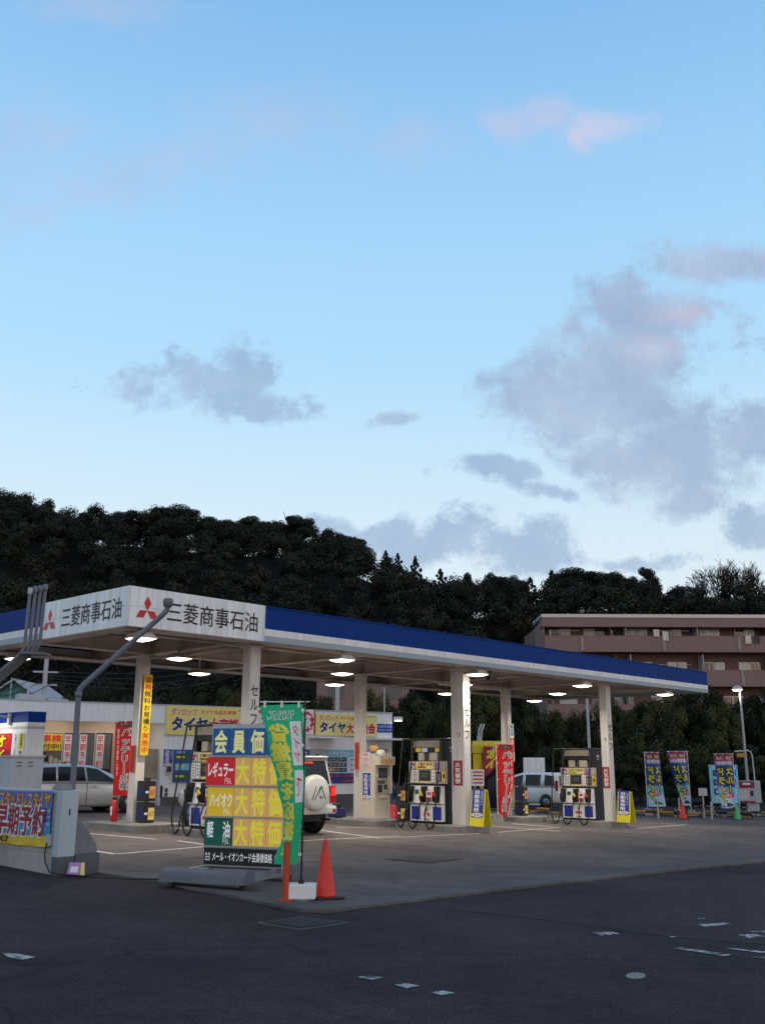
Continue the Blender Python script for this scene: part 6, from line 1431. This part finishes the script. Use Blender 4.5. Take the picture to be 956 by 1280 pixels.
def right_stuff():
    # blue menu sign on posts
    g = G(890, 1020.5); Y = g[1]; S = Y/FPX; x, y = g[0], g[1]; zb = zg(x, y); z0 = YD(890, 1004, Y)[2]-zb; z1 = YD(890, 956, Y)[2]-zb
    t = thing('wash_sign', 'pale blue car wash sign board on two thin posts', 'sign', x, y, 0.1)
    w = 36*S; mb = MB(); mb.box(0, w, 0, .03, z0, z1, 'cyan'); h = z1-z0
    for i in range(3):
        zz = z1-h*(.22+.24*i); mb.rect(w*.12, w*.55, zz-h*.08, zz+h*.08, -.003, 'navy'); mb.rect(w*.58, w*.92, zz-h*.07, zz+h*.07, -.003, ('posterblue', 'pink', 'skyblue')[i]); mb.text(('水洗い', 'ワックス', '撥水')[i], w*.33, zz, h*.1, -.006, ('orange', 'lyellow', 'paper')[i], w=w*.3)
    mb.text('洗車メニュー', w*.5, z1-h*.07, h*.09, -.004, 'paper', w=w*.8); mb.text('コイン', w*.4, z0+h*.1, h*.14, -.004, 'yellow', w=w*.5, bold=.03); mb.build('panel', t)
    for xx in (.05, w-.05): MB().tube([(xx, .03, 0), (xx, .03, z1)], .03, 'lgrey', 8).build('post', t)
    # coin vacuum
    g = G(942, 1021); Y = g[1]; S = Y/FPX; t = thing('coin_vacuum', 'white and dark red coin vacuum machine on a grey pedestal', 'machine', g[0], g[1], -0.35)
    z = lambda v: YD(942, v, Y)[2]-zg(g[0], g[1])
    MB().box(-.28, .28, -.2, .25, 0, z(1004), 'lgrey').build('pedestal', t, bevel=.01)
    mb = MB(); mb.box(-.62, .12, -.3, .4, z(1003), z(976), 'lgrey'); mb.box(.123, .40, -.28, .4, z(1003), z(976), 'lgrey'); mb.rect(-.62, .12, z(985), z(976.5), -.304, 'crimson'); mb.rect(-.40, -.05, z(981), z(978.5), -.308, 'paper'); mb.rect(-.55, -.15, z(999), z(988), -.304, 'cloth'); mb.rect(-.08, .06, z(995), z(988), -.304, 'dark'); mb.rect(-.6, .1, z(1003), z(1001), -.304, 'crimson'); mb.build('machine_body', t, bevel=.015)
    # lamp post
    g = G(937, 1015); Y = g[1]; t = thing('street_lamp', 'slim grey lamp post with a lit head at the right', 'lamp post', g[0], g[1], 0)
    zt = YD(927, 862, Y)[2]-zg(g[0], g[1]); zm = YD(935, 975, Y)[2]-zg(g[0], g[1])
    MB().tube([(0, 0, 0), (0, 0, zm)], .12, 'metal', 12).tube([(0, 0, zm), (0, 0, zt)], [.085, .06], 'metal', 12).build('pole', t)
    MB().lathe([(.03, .22), (.2, .16), (.30, .05), (.30, 0)], 'lgrey', c=(-.16, -.05, zt), n=18).build('lamp_head', t); MB().lathe([(.27, -.002), (.22, -.07), (.001, -.11)], 'lens2', c=(-.16, -.05, zt), n=18).build('lens', t)
    ld = bpy.data.lights.new('street_light', 'POINT'); ld.energy = 60; ld.shadow_soft_size = .2; ld.color = (1, .9, .78); L = bpy.data.objects.new('street_light', ld); col.objects.link(L); L.parent = t; L.location = (-.16, -.05, zt-.35)
    # second plain pole
    for u, vb, vt, r, lab, Y in ((738.5, 985, 868, .09, 'plain grey pole rising behind the rightmost pump', 58), (420, 990, 868, .16, 'pale concrete utility pole behind the shop roof', 60), (480, 990, 862, .05, 'thin pale pole behind the shop roof', 64)):
        q = YD(u, vb, Y); zb = zg(q[0], q[1]); o = MB().tube([(0, 0, 0), (0, 0, YD(u, vt-30, Y)[2]-zb)], [r, r*.8], 'lgrey', 10).build('utility_pole'); o.location = (q[0], q[1], zb); tag(o, lab, 'pole')
    # hoop frame at the right edge
    g = G(952, 1020); Y = g[1]+1; zb = zg(g[0], g[1]); t = thing('height_bar', 'pale height limit hoop at the right picture edge', 'hoop', g[0]-.8, g[1]+.6, 0)
    h = YD(950, 939, Y)[2]-zb; MB().tube([(-.1, 0, h-.04), (.6, 0, h), (.72, 0, h-.06), (.78, 0, h-.25), (.85, 0, 0)], .035, 'lgrey', 8).build('hoop', t); MB().box(.0, .45, -.03, .03, h-.32, h-.12, 'yellow2').build('plate', t)
right_stuff()
def pole_left():
    Y = 62; q = YD(54, 880, Y); zb = zg(q[0], q[1]); t = thing('power_pole', 'concrete power pole with crossarms behind the shop at the left', 'power pole', q[0], q[1], .3)
    h = YD(54, 812, Y)[2]-zb; MB().tube([(0, 0, 0), (0, 0, h)], [.2, .13], 'lgrey', 10).build('pole', t)
    for v in (840, 856): zz = YD(54, v, Y)[2]-zb; MB().box(-.75, .75, -.06, .06, zz-.05, zz+.05, 'lgrey').build('crossarm', t)
    mb = MB()
    for k in range(4):
        p0 = YD(40+k*9, 838+k*5, Y); p1 = YD(330, 806+k*9, Y+25); p2 = YD(-60, 834+k*6, Y-5)
        for A_, B_ in ((p0, p1), (p0, p2)):
            P = [A_+(B_-A_)*i/10+np.array([0, 0, -1.1*math.sin(math.pi*i/10)]) for i in range(11)]; mb.tube([tuple(p) for p in P], .022, 'rubber', 4)
    tag(mb.build('power_wires'), 'thin dark power wires sagging from the left pole', 'wires')
    # gabled house
    Y = 72; x0, x1 = YD(-30, 880, Y)[0], YD(48, 880, Y)[0]; zb = zg(x0, Y); t = thing('gabled_house', 'dim gabled house with teal wall behind the shop at the left', 'house', x0, Y, 0)
    ze = YD(48, 874, Y)[2]-zb; za = YD(19, 853, Y)[2]-zb; w = x1-x0; xa = YD(19, 860, Y)[0]-x0
    MB().prism([(0, 0), (w, 0), (w, ze), (xa, za), (0, ze-.6)], 0, 7, 'teal').build('wall', t)
    mb = MB(); 
    for p, q in (((-.4, ze-.7), (xa, za+.12)), ((xa, za+.12), (w+.5, ze-.2))): mb.hexa([(p[0], -.4, p[1]), (q[0], -.4, q[1]), (q[0], 7.4, q[1]), (p[0], 7.4, p[1]), (p[0], -.4, p[1]+.14), (q[0], -.4, q[1]+.14), (q[0], 7.4, q[1]+.14), (p[0], 7.4, p[1]+.14)], 'lgrey')
    mb.build('roof', t); MB().box(w*.2, w*.45, -.04, -.003, ze-2.2, ze-1.1, 'wglass').build('window', t); MB().tube([(xa-.1, -.5, ze-3), (xa-.1, -.5, za+.3)], .05, 'lgrey').build('downpipe', t)
    q = SW.xy(SW.L(60, 872)[0], -2.5); o = MB().box(-.5, .5, -.3, .3, 0, .35, 'lgrey').tube([(-.1, 0, .35), (-.1, 0, .7)], .05, 'lgrey').box(.6, 1.4, -.2, .2, 0, .2, 'lgrey').build('roof_unit'); o.location = (q[0], q[1], 3.82); o.rotation_euler = (0, 0, SANG); tag(o, 'grey air unit on the shop roof below the power pole', 'air unit')
pole_left()

# ------------------------------------------------------------------ apartment block
def apartment():
    Y = 82.0; ang = 0.0
    Z = lambda v, u=800: YD(u, v, Y)[2]; XX = lambda u, v=800: YD(u, v, Y)[0]
    x0 = XX(681, 800); x1 = x0+40; zb = zg(x0, Y)-1
    t = thing('apartment_block', 'brown tiled apartment block with long balconies behind the trees', 'building', x0, Y, 0, 0.0)
    w = x1-x0; D = 1.5
    zt = Z(768); fl = Z(795)-Z(837.5)
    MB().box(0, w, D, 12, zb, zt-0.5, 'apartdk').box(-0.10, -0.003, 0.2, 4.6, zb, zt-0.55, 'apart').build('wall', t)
    MB().box(-0.25, w, -0.10, 4.8, zt-0.28, zt, 'alu').box(-0.20, w, -0.05, D, zt-1.05, zt-0.283, 'apart').build('roof_slab', t)
    # floors: parapet, slab, windows
    tops = [Z(795)]
    for k in range(1, 5): tops.append(tops[0]-k*fl)
    wins = [[(690, 704), (704.5, 717), (734, 747), (747.5, 760), (789, 800), (801, 815), (834, 846), (847, 858), (881, 907), (926, 939), (939.5, 951), (968, 995)],
            [(690, 717), (734, 760), (790, 818), (838, 850), (851, 862), (883, 896), (897, 910), (928, 941), (942, 955), (970, 995)],
            [(700, 722), (741, 753), (756, 760), (768, 779), (780, 792), (815, 828), (850, 876), (905, 930), (950, 980)]]
    for k, zp in enumerate(tops):
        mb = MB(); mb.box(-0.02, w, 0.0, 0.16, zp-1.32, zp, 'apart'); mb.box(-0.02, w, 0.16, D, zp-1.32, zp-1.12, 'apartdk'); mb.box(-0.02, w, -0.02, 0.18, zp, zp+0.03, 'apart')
        for u in (727, 829, 923, 1010): xx = XX(u)-x0+ (k*0.05); mb.box(xx-.12, xx+.12, -0.06, -0.002, zp-1.25, zp-.05, 'apartpost')
        mb.build('balcony', t)
        zc0, zc1 = zp-0.9, zp+0.80
        for j, (u0, u1) in enumerate(wins[min(k, 2)]):
            a, b = XX(u0)-x0, XX(u1)-x0; fr = MB().box(a, b, D-.05, D-.002, zc0, zc1, 'alu').build('window', t)
            pn = MB(); nn = 1 if (u1-u0) < 15 else 2
            for i in range(nn):
                aa = a+(b-a)*i/nn+.05; bb = a+(b-a)*(i+1)/nn-.05; pn.rect(aa, bb, zc0+.06, zc1-.06, D-.054, 'curtain' if (j*7+i*3+k) % 3 else 'wglass')
            pn.build('pane', fr)
        # partitions and poles
        mb = MB()
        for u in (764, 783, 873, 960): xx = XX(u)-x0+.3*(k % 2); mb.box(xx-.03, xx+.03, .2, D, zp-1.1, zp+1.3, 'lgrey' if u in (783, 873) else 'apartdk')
        for u in (688, 765, 823, 884, 934): xx = XX(u)-x0; mb.tube([(xx, .1, zp), (xx, .1, zp+.5)], .03, 'alu', 5)
        mb.tube([(XX(688)-x0, .1, zp+.45), (XX(725)-x0, .1, zp+.45)], .02, 'alu', 4); mb.tube([(XX(820)-x0, .1, zp+.45), (XX(862)-x0, .1, zp+.45)], .02, 'alu', 4); mb.build('partition', t)
    zp = tops[0]
    for (u, M, dz0, dz1, lab) in ((820, 'cloth', -.05, .5, 'cream washing hung on the top balcony, leftmost piece'), (831, 'cloth', -.4, .34, 'white and dark washing over the top balcony edge'), (934, 'cream', -.62, .0, 'cream towel hung over the top balcony at the right'), (945, 'clothdk', -.55, .0, 'dark towel hung over the top balcony at the right')):
        xx = XX(u); o = MB().box(-.24, .24, -.10, -.065, dz0, dz1, M).box(-.24, .24, -.10, .0, dz1, dz1+.035, M).build('hung_washing'); o.location = (xx, Y-.02, zp); tag(o, lab, 'washing', 'washing on the balconies')
    # lower brown block to the left, seen between the columns
    xl, xr = XX(395), XX(512); o = thing('brown_house', 'low brown building half hidden behind the trees at the centre', 'building', xl, Y+2, 0)
    zt = YD(450, 838, Y+2)[2]-zg(xl, Y+2); MB().box(0, xr-xl, 0, 8, -1, zt, 'apart').build('wall', o); MB().box(-.3, xr-xl+.3, -.3, 8.3, zt, zt+.25, 'roofgrey').build('roof', o)
    m = MB()
    for i in range(3): m = MB().box(1+i*2.4, 2.3+i*2.4, -.04, -.003, zt-2.4, zt-1.2, 'wglass').build('window', o)
apartment()

# ------------------------------------------------------------------ trees and hill
def leaf_mesh(name, clumps, per, size, mats, seed, flat=0.75, shell=0.55):
    """clumps: (x,y,z,r,mat index). Many small leaf faces scattered through each clump"""
    rg = np.random.default_rng(seed); C = np.repeat(np.array(clumps, float), per, axis=0); n = len(C)
    d = rg.normal(size=(n, 3)); d /= np.linalg.norm(d, axis=1)[:, None]
    rr = (shell+(1.12-shell)*rg.random(n)**0.7)[:, None]*C[:, 3:4]
    c = C[:, :3]+d*rr*np.array([1, 1, flat])
    a = rg.normal(size=(n, 3)); a /= np.linalg.norm(a, axis=1)[:, None]
    nrm = d*1.3+a*0.6+np.array([0, 0, .3]); nrm /= np.linalg.norm(nrm, axis=1)[:, None]
    t1 = np.cross(nrm, rg.normal(size=(n, 3))); t1 /= np.linalg.norm(t1, axis=1)[:, None]; t2 = np.cross(nrm, t1)
    s = size*(0.6+0.8*rg.random(n))[:, None]
    V = np.empty((n, 4, 3)); V[:, 0] = c-t1*s; V[:, 1] = c-t2*s*.55; V[:, 2] = c+t1*s; V[:, 3] = c+t2*s*.55
    me = bpy.data.meshes.new(name); me.vertices.add(n*4); me.vertices.foreach_set('co', V.reshape(-1)); me.loops.add(n*4); me.loops.foreach_set('vertex_index', np.arange(n*4)); me.polygons.add(n)
    me.polygons.foreach_set('loop_start', np.arange(n)*4); me.polygons.foreach_set('loop_total', np.full(n, 4))
    mi = C[:, 4].astype(int); flip = rg.random(n) < .12; mi = np.where(flip, rg.integers(0, min(3, len(mats)), n), mi)
    for m_ in mats: me.materials.append(X[m_])
    me.polygons.foreach_set('material_index', mi); me.update(); me.validate()
    return me
def crown_clumps(seed, rx, rz, n, cr, nm, zc=0.0, cut=-0.5):
    rg = random.Random(seed); out = []
    while len(out) < n:
        x, y, z = [rg.uniform(-1, 1) for _ in range(3)]; q = math.sqrt(x*x+y*y+z*z)
        if q > 1 or q < 0.35 or z < cut: continue
        out.append((x*rx, y*rx, zc+z*rz, cr*rg.uniform(.7, 1.35), rg.choice(range(nm))))
    return out
def trunk_mesh(name, h, r, seed, M='bark', limbs=5, spread=1.2, forks=0):
    rg = random.Random(seed); mb = MB(); P = [(rg.uniform(-.1, .1)*i*.3, rg.uniform(-.1, .1)*i*.3, h*i/5) for i in range(6)]; P[0] = (0, 0, -.3)
    mb.tube(P, [r*(1-.13*i) for i in range(6)], M, 7)
    for k in range(limbs):
        i = rg.randint(2, 5); p = Vector(P[i]); w = rg.uniform(0, 6.28); q = p+Vector((math.cos(w)*spread, math.sin(w)*spread, spread*rg.uniform(.5, 1.1))); mid = p.lerp(q, .5)+Vector((0, 0, -.12*spread)); mb.tube([p, mid, q], [r*.5, r*.35, r*.18], M, 5)
        for _ in range(forks):
            d = Vector((rg.uniform(-1, 1), rg.uniform(-1, 1), rg.uniform(.3, 1.2)))*spread*.6; mb.tube([q, q+d*.5+Vector((0, 0, .05)), q+d], [r*.16, r*.1, r*.03], M, 4, False)
            for _ in range(3): d2 = d*.4+Vector((rg.uniform(-1, 1), rg.uniform(-1, 1), rg.uniform(0, 1.2)))*spread*.35; s_ = q+d*rg.uniform(.4, 1); mb.tube([s_, s_+d2], [r*.06, r*.02], M, 3, False)
    o = mb.build(name); me = o.data; bpy.data.objects.remove(o); return me
# near row (unit crown: radius 1 wide, 1 high, leaves sized for ~3 m crowns)
NEAR = []
for k in range(5):
    mats = ['l1', 'l2', 'l3'] if k < 3 else ['l2', 'l3', 'g2']
    NEAR.append((leaf_mesh('near_crown', crown_clumps(20+k, .85, .86, 46, .24, 3, 0, -1), 420, .033, mats, 50+k), trunk_mesh('near_trunk', 1.0, .06, k, limbs=6, spread=.45)))
def near_tree(u, vt, Y, wpx, var, label, base=None):
    q = YD(u, 985, Y); x, y = q[0], q[1]; zb = zg(x, y); zt = YD(u, vt, Y)[2]; S = Y/FPX; rx = wpx*S/2
    t = thing('evergreen_tree', label, 'tree', x, y, (u*1.7) % 6.28, zb, 'evergreen trees behind the forecourt')
    h = zt-zb; c = bpy.data.objects.new('crown', NEAR[var][0]); col.objects.link(c); c.parent = t
    z0 = .35; rz = (h-z0)/2; c.location = (0, 0, z0+rz); c.scale = (rx*1.05, rx*1.05, rz*1.05)
    k = bpy.data.objects.new('trunk', NEAR[var][1]); col.objects.link(k); k.parent = t; k.scale = (rx, rx, h*.62)
SIDE = ['leftmost, behind the middle pump', 'behind the middle front column', 'above the car wash, reddish below the canopy', 'behind the rear right column', 'behind the white people carrier', 'behind the plain grey pole', 'left of the rightmost front column', 'just right of the rightmost front column', 'above the leftmost banner flag', 'with a paler crown beside the canopy end', 'tall behind the red cone', 'between the two right banner flags', 'behind the street lamp', 'at the right picture edge']
specs = [(500, 868, 70, 62, 0), (532, 858, 66, 74, 1), (572, 856, 71, 66, 2), (612, 862, 68, 70, 3), (652, 874, 66, 62, 2), (690, 884, 70, 60, 4), (726, 884, 67, 60, 0), (764, 874, 70, 66, 3), (800, 868, 66, 70, 1), (836, 868, 64, 70, 4), (880, 853, 68, 84, 0), (908, 878, 65, 62, 3), (932, 862, 69, 72, 1), (962, 858, 66, 72, 2)]
for (u, vt, Y, wpx, var), s in zip(specs, SIDE): near_tree(u, vt, Y, wpx, var, 'dense evergreen tree '+s)
for k, (u, vt, Y, wpx, var, s) in enumerate([(860, 850, 72, 60, 4, 'round pale green tree rising beside the canopy end'), (548, 880, 62, 60, 1, 'low dark evergreen bush left of the car wash'), (700, 925, 60, 60, 0, 'low dark evergreen bush above the white people carrier'), (790, 930, 60, 60, 2, 'low dark evergreen bush behind the leftmost banner flag'), (845, 925, 61, 64, 1, 'low dark evergreen bush behind the tilted banner flag'), (900, 925, 60, 64, 0, 'low dark evergreen bush behind the blue wash sign'), (945, 930, 59, 60, 2, 'low dark evergreen bush behind the coin vacuum'),
                                       (470, 862, 68, 60, 3, 'evergreen tree behind the right end of the shop'), (395, 866, 72, 66, 4, 'evergreen tree behind the green banner flag'), (340, 862, 70, 60, 2, 'evergreen tree behind the left front column'), (285, 858, 72, 66, 3, 'olive evergreen tree behind the left yellow shop sign'), (235, 862, 70, 60, 0, 'evergreen tree left of the yellow shop sign'), (205, 852, 74, 60, 1, 'evergreen tree behind the yellow column banner'), (140, 850, 74, 66, 2, 'evergreen tree above the middle of the shop parapet'), (95, 856, 76, 60, 0, 'evergreen tree right of the power pole')]): near_tree(u, vt, Y, wpx, var, s)

# hill
RIDGE = [(-120, 640), (-40, 615), (0, 624), (40, 636), (100, 648), (150, 646), (215, 648), (270, 656), (320, 655), (385, 668), (440, 678), (480, 700), (540, 728), (600, 732), (660, 738), (720, 728), (800, 722), (830, 742), (880, 752), (956, 740), (1040, 735), (1150, 760)]
def ridge_v(u):
    for (a, b), (c, d) in zip(RIDGE, RIDGE[1:]):
        if a <= u <= c: return b+(d-b)*(u-a)/(c-a)
    return RIDGE[0][1] if u < RIDGE[0][0] else RIDGE[-1][1]
YR = 150.0
def hill_z(x, y):
    # the photograph's skyline fixes the ridge height along each bearing at 150 m; tree tops stand about 8 m over the earth
    u = 478+FPX*(x/ max(y, 1))*1.02
    uu = max(-120, min(1150, u)); hr = YD(uu, ridge_v(uu), YR)[2]-5.2
    k = (y-88)/(YR-88); k = max(0, min(1, k)); k = k*k*(3-2*k)
    if y > YR: hr = hr-(y-YR)*.08
    g = zg(x, y); return g-.1+(hr-g)*k
def hill():
    xs = np.arange(-230, 260, 6.0); ys = list(np.arange(84, 156, 4.0))+[165, 185, 220, 280]
    V = [(float(x), float(y), hill_z(x, y)+ (0 if y < 90 else rnd.uniform(-.4, .4))) for y in ys for x in xs]; nx = len(xs)
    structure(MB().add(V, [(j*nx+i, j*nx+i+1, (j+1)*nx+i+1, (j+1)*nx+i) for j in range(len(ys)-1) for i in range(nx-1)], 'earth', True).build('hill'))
    rg = random.Random(3); cl = []
    for y in np.arange(90, 158, 4.2):
        lim = y*.47
        for x in np.arange(-lim, lim, 4.4):
            px, py = x+rg.uniform(-1.8, 1.8), y+rg.uniform(-1.8, 1.8)
            u = 478+FPX*px/py
            if 660 < u < 1000 and py < 108: continue
            if 832 < u < 876 and py > 138: continue
            if u < 500 and py < 95 and u > 380: continue
            h = rg.uniform(4.5, 8.0) if py < 138 else rg.uniform(3.8, 6.0); R_ = rg.uniform(1.9, 3.0); z = hill_z(px, py)
            kind = rg.random()
            pal = 0 if kind < .55 else (1 if kind < .8 else 2)
            if u > 500 and rg.random() < .35: pal = rg.choice([2, 3])
            for _ in range(7):
                w = rg.uniform(0, 6.28); r = R_*rg.uniform(.1, .75); cl.append((px+r*math.cos(w), py+r*math.sin(w), z+h*rg.uniform(.35, .92), R_*rg.uniform(.35, .6), min(3, max(0, pal+rg.choice([-1, 0, 0, 0, 1])))))
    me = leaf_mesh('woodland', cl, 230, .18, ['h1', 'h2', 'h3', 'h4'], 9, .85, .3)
    o = bpy.data.objects.new('woodland', me); col.objects.link(o); tag(o, 'dark dense woodland covering the hillside behind the station', 'woodland', None, 'stuff')
hill()
FAR = [(leaf_mesh('far_crown', crown_clumps(80+k, .85, .8, 40, .26, 3, 0, -.55), 640, .036, ['h1', 'h2', 'h3'], 90+k), trunk_mesh('far_trunk', 1.0, .05, 30+k, limbs=6, spread=.5)) for k in range(4)]
def conifer_cl(seed):
    rg = random.Random(seed); out = []
    for k in range(64): z = -1+1.98*(k/63)**.9; r = 1.0*(1-(z+1)/2)**.85*rg.uniform(.35, 1.2)+.015; w = k*2.4+rg.uniform(-.5, .5); out.append((r*.8*math.cos(w), r*.8*math.sin(w), z, .035+.17*r, rg.choice([0, 1, 2])))
    return out
CON = (leaf_mesh('conifer_crown', conifer_cl(5), 190, .034, ['h1', 'h2', 'h3'], 77), trunk_mesh('conifer_trunk', 1.0, .04, 41, limbs=2, spread=.15))
def bare_mesh():
    rg = random.Random(11); mb = MB()
    def br(p, d, l, r, k):
        q = p+d*l; m_ = p.lerp(q, .5)+Vector((rg.uniform(-1, 1), rg.uniform(-1, 1), rg.uniform(-.3, .6)))*l*.06
        mb.tube([p, m_, q], [r, r*.85, r*.7], 'barkbrown', 5 if k > 2 else 3, False)
        if k == 0: return
        for i in range(3 if k > 1 else 4):
            ax = Vector((rg.uniform(-1, 1), rg.uniform(-1, 1), rg.uniform(-.2, .5))); dd = (d+ax*(.62 if k < 5 else .5)+Vector((0, 0, .12))).normalized()
            br(p.lerp(q, rg.uniform(.55, 1.0) if i else 1.0), dd, l*rg.uniform(.62, .86), max(.016, r*.60), k-1)
    for w in (0.4, 2.3, 4.6): br(Vector((0, 0, -.3)), Vector((math.cos(w)*.16, math.sin(w)*.16, 1)).normalized(), 2.0, .10, 5)
    o = mb.build('bare_branches'); me = o.data; bpy.data.objects.remove(o); return me
BARE = bare_mesh(); BH = max(v.co.z for v in BARE.vertices); BW = sorted(math.hypot(v.co.x, v.co.y) for v in BARE.vertices)[int(len(BARE.vertices)*.95)]
def sky_tree(u, vt, wpx, hpx, kind, label, Y=146.0):
    q = YD(u, vt, Y); x, y = q[0], q[1]; zb = hill_z(x, y)-.3; S = Y/FPX; rx = wpx*S/2; rz = hpx*S/2
    t = thing({'c': 'conifer_tree', 'b': 'bare_tree'}.get(kind, 'hilltop_tree'), label, 'tree', x, y, (u*1.3) % 6.28, zb, 'trees along the hilltop'); h = q[2]-zb
    if kind == 'b':
        k = bpy.data.objects.new('branches', BARE); col.objects.link(k); k.parent = t; k.scale = (rx/BW, rx/BW, h/BH); return
    cm, tm = CON if kind == 'c' else FAR[kind]
    c = bpy.data.objects.new('crown', cm); col.objects.link(c); c.parent = t; c.location = (0, 0, h-rz); c.scale = (rx*1.05, rx*1.05, rz*1.02)
    k = bpy.data.objects.new('trunk', tm); col.objects.link(k); k.parent = t; k.scale = (rx*.9, rx*.9, max(1, h-rz))
for a in [(12, 617, 74, 60, 0, 'broad dark hilltop tree at the left picture edge'), (66, 634, 60, 50, 1, 'dark hilltop tree left of the canopy corner'), (105, 637, 62, 50, 2, 'rounded dark hilltop tree above the canopy name panel'), (145, 638, 54, 46, 3, 'dark hilltop tree over the canopy corner'), (218, 633, 84, 44, 0, 'flat topped spreading hilltop tree, widest on the left ridge'),
          (275, 644, 78, 54, 1, 'dense hilltop tree with a gap of sky at its left'), (318, 641, 80, 56, 2, 'broad rounded hilltop tree at the middle of the left ridge'), (368, 642, 62, 44, 3, 'round crowned hilltop tree standing out on a clear trunk'), (428, 662, 74, 60, 1, 'dark rounded tree at the end of the high ridge'),
          (482, 689, 40, 60, 'c', 'slim cedar just right of the high ridge end'), (497, 692, 37, 56, 'c', 'slim cedar, second right of the high ridge end'), (519, 696, 40, 70, 'c', 'pale tall conifer standing highest on the falling ridge'), (550, 712, 51, 60, 'c', 'conifer in the middle of the falling ridge'), (583, 712, 40, 60, 2, 'dark round tree after the falling ridge'), (615, 714, 34, 50, 3, 'dark broken tree left of the apartment roof'), (640, 716, 40, 50, 0, 'dark tree just left of the apartment roof'),
          (662, 722, 44, 50, 'c', 'small conifer above the left end of the apartment roof'), (689, 713, 40, 56, 'c', 'taller conifer above the left end of the apartment roof'), (728, 707, 92, 60, 0, 'wide dark tree dome above the apartment roof'), (768, 714, 56, 52, 1, 'dark tree right of the wide tree dome'), (799, 706, 50, 64, 2, 'round dark tree above the middle of the apartment roof'), (842, 742, 56, 30, 3, 'low dark tree beside the hilltop house'),
          (872, 716, 38, 60, 'b', 'small leafless tree right of the hilltop house'), (905, 697, 70, 74, 'b', 'tall leafless tree on the right skyline'), (934, 700, 56, 72, 'b', 'leafless tree at the right end of the skyline'), (955, 742, 50, 36, 0, 'low dark tree at the right picture edge')]: sky_tree(*a)
def hill_house():
    Y = 149; q = YD(854, 733, Y); x, y = q[0], q[1]; zb = hill_z(x, y); h = q[2]-zb; w = 1.9
    t = thing('hilltop_house', 'small grey roofed house among the hilltop trees', 'house', x, y, .15, zb)
    MB().box(-w, w, -2, 2, -.3, h-.95, 'barkgrey').build('wall', t)
    MB().add([(-w-.45, -2.4, h-.9), (w+.45, -2.4, h-.9), (w+.45, 2.4, h-.9), (-w-.45, 2.4, h-.9), (-w*.45, 0, h), (w*.45, 0, h)], [(3, 2, 1, 0), (0, 1, 5, 4), (1, 2, 5), (2, 3, 4, 5), (3, 0, 4)], 'roofgrey').build('roof', t)
    MB().box(-.9, .6, -2.05, -2.003, h-1.9, h-1.15, 'curtain').build('window', t)
    MB().tube([(.9, .6, h-.4), (.9, .6, h+1.0)], .05, 'lgrey').box(.5, 1.3, .57, .63, h+.7, h+.76, 'lgrey').build('aerial', t)
hill_house()
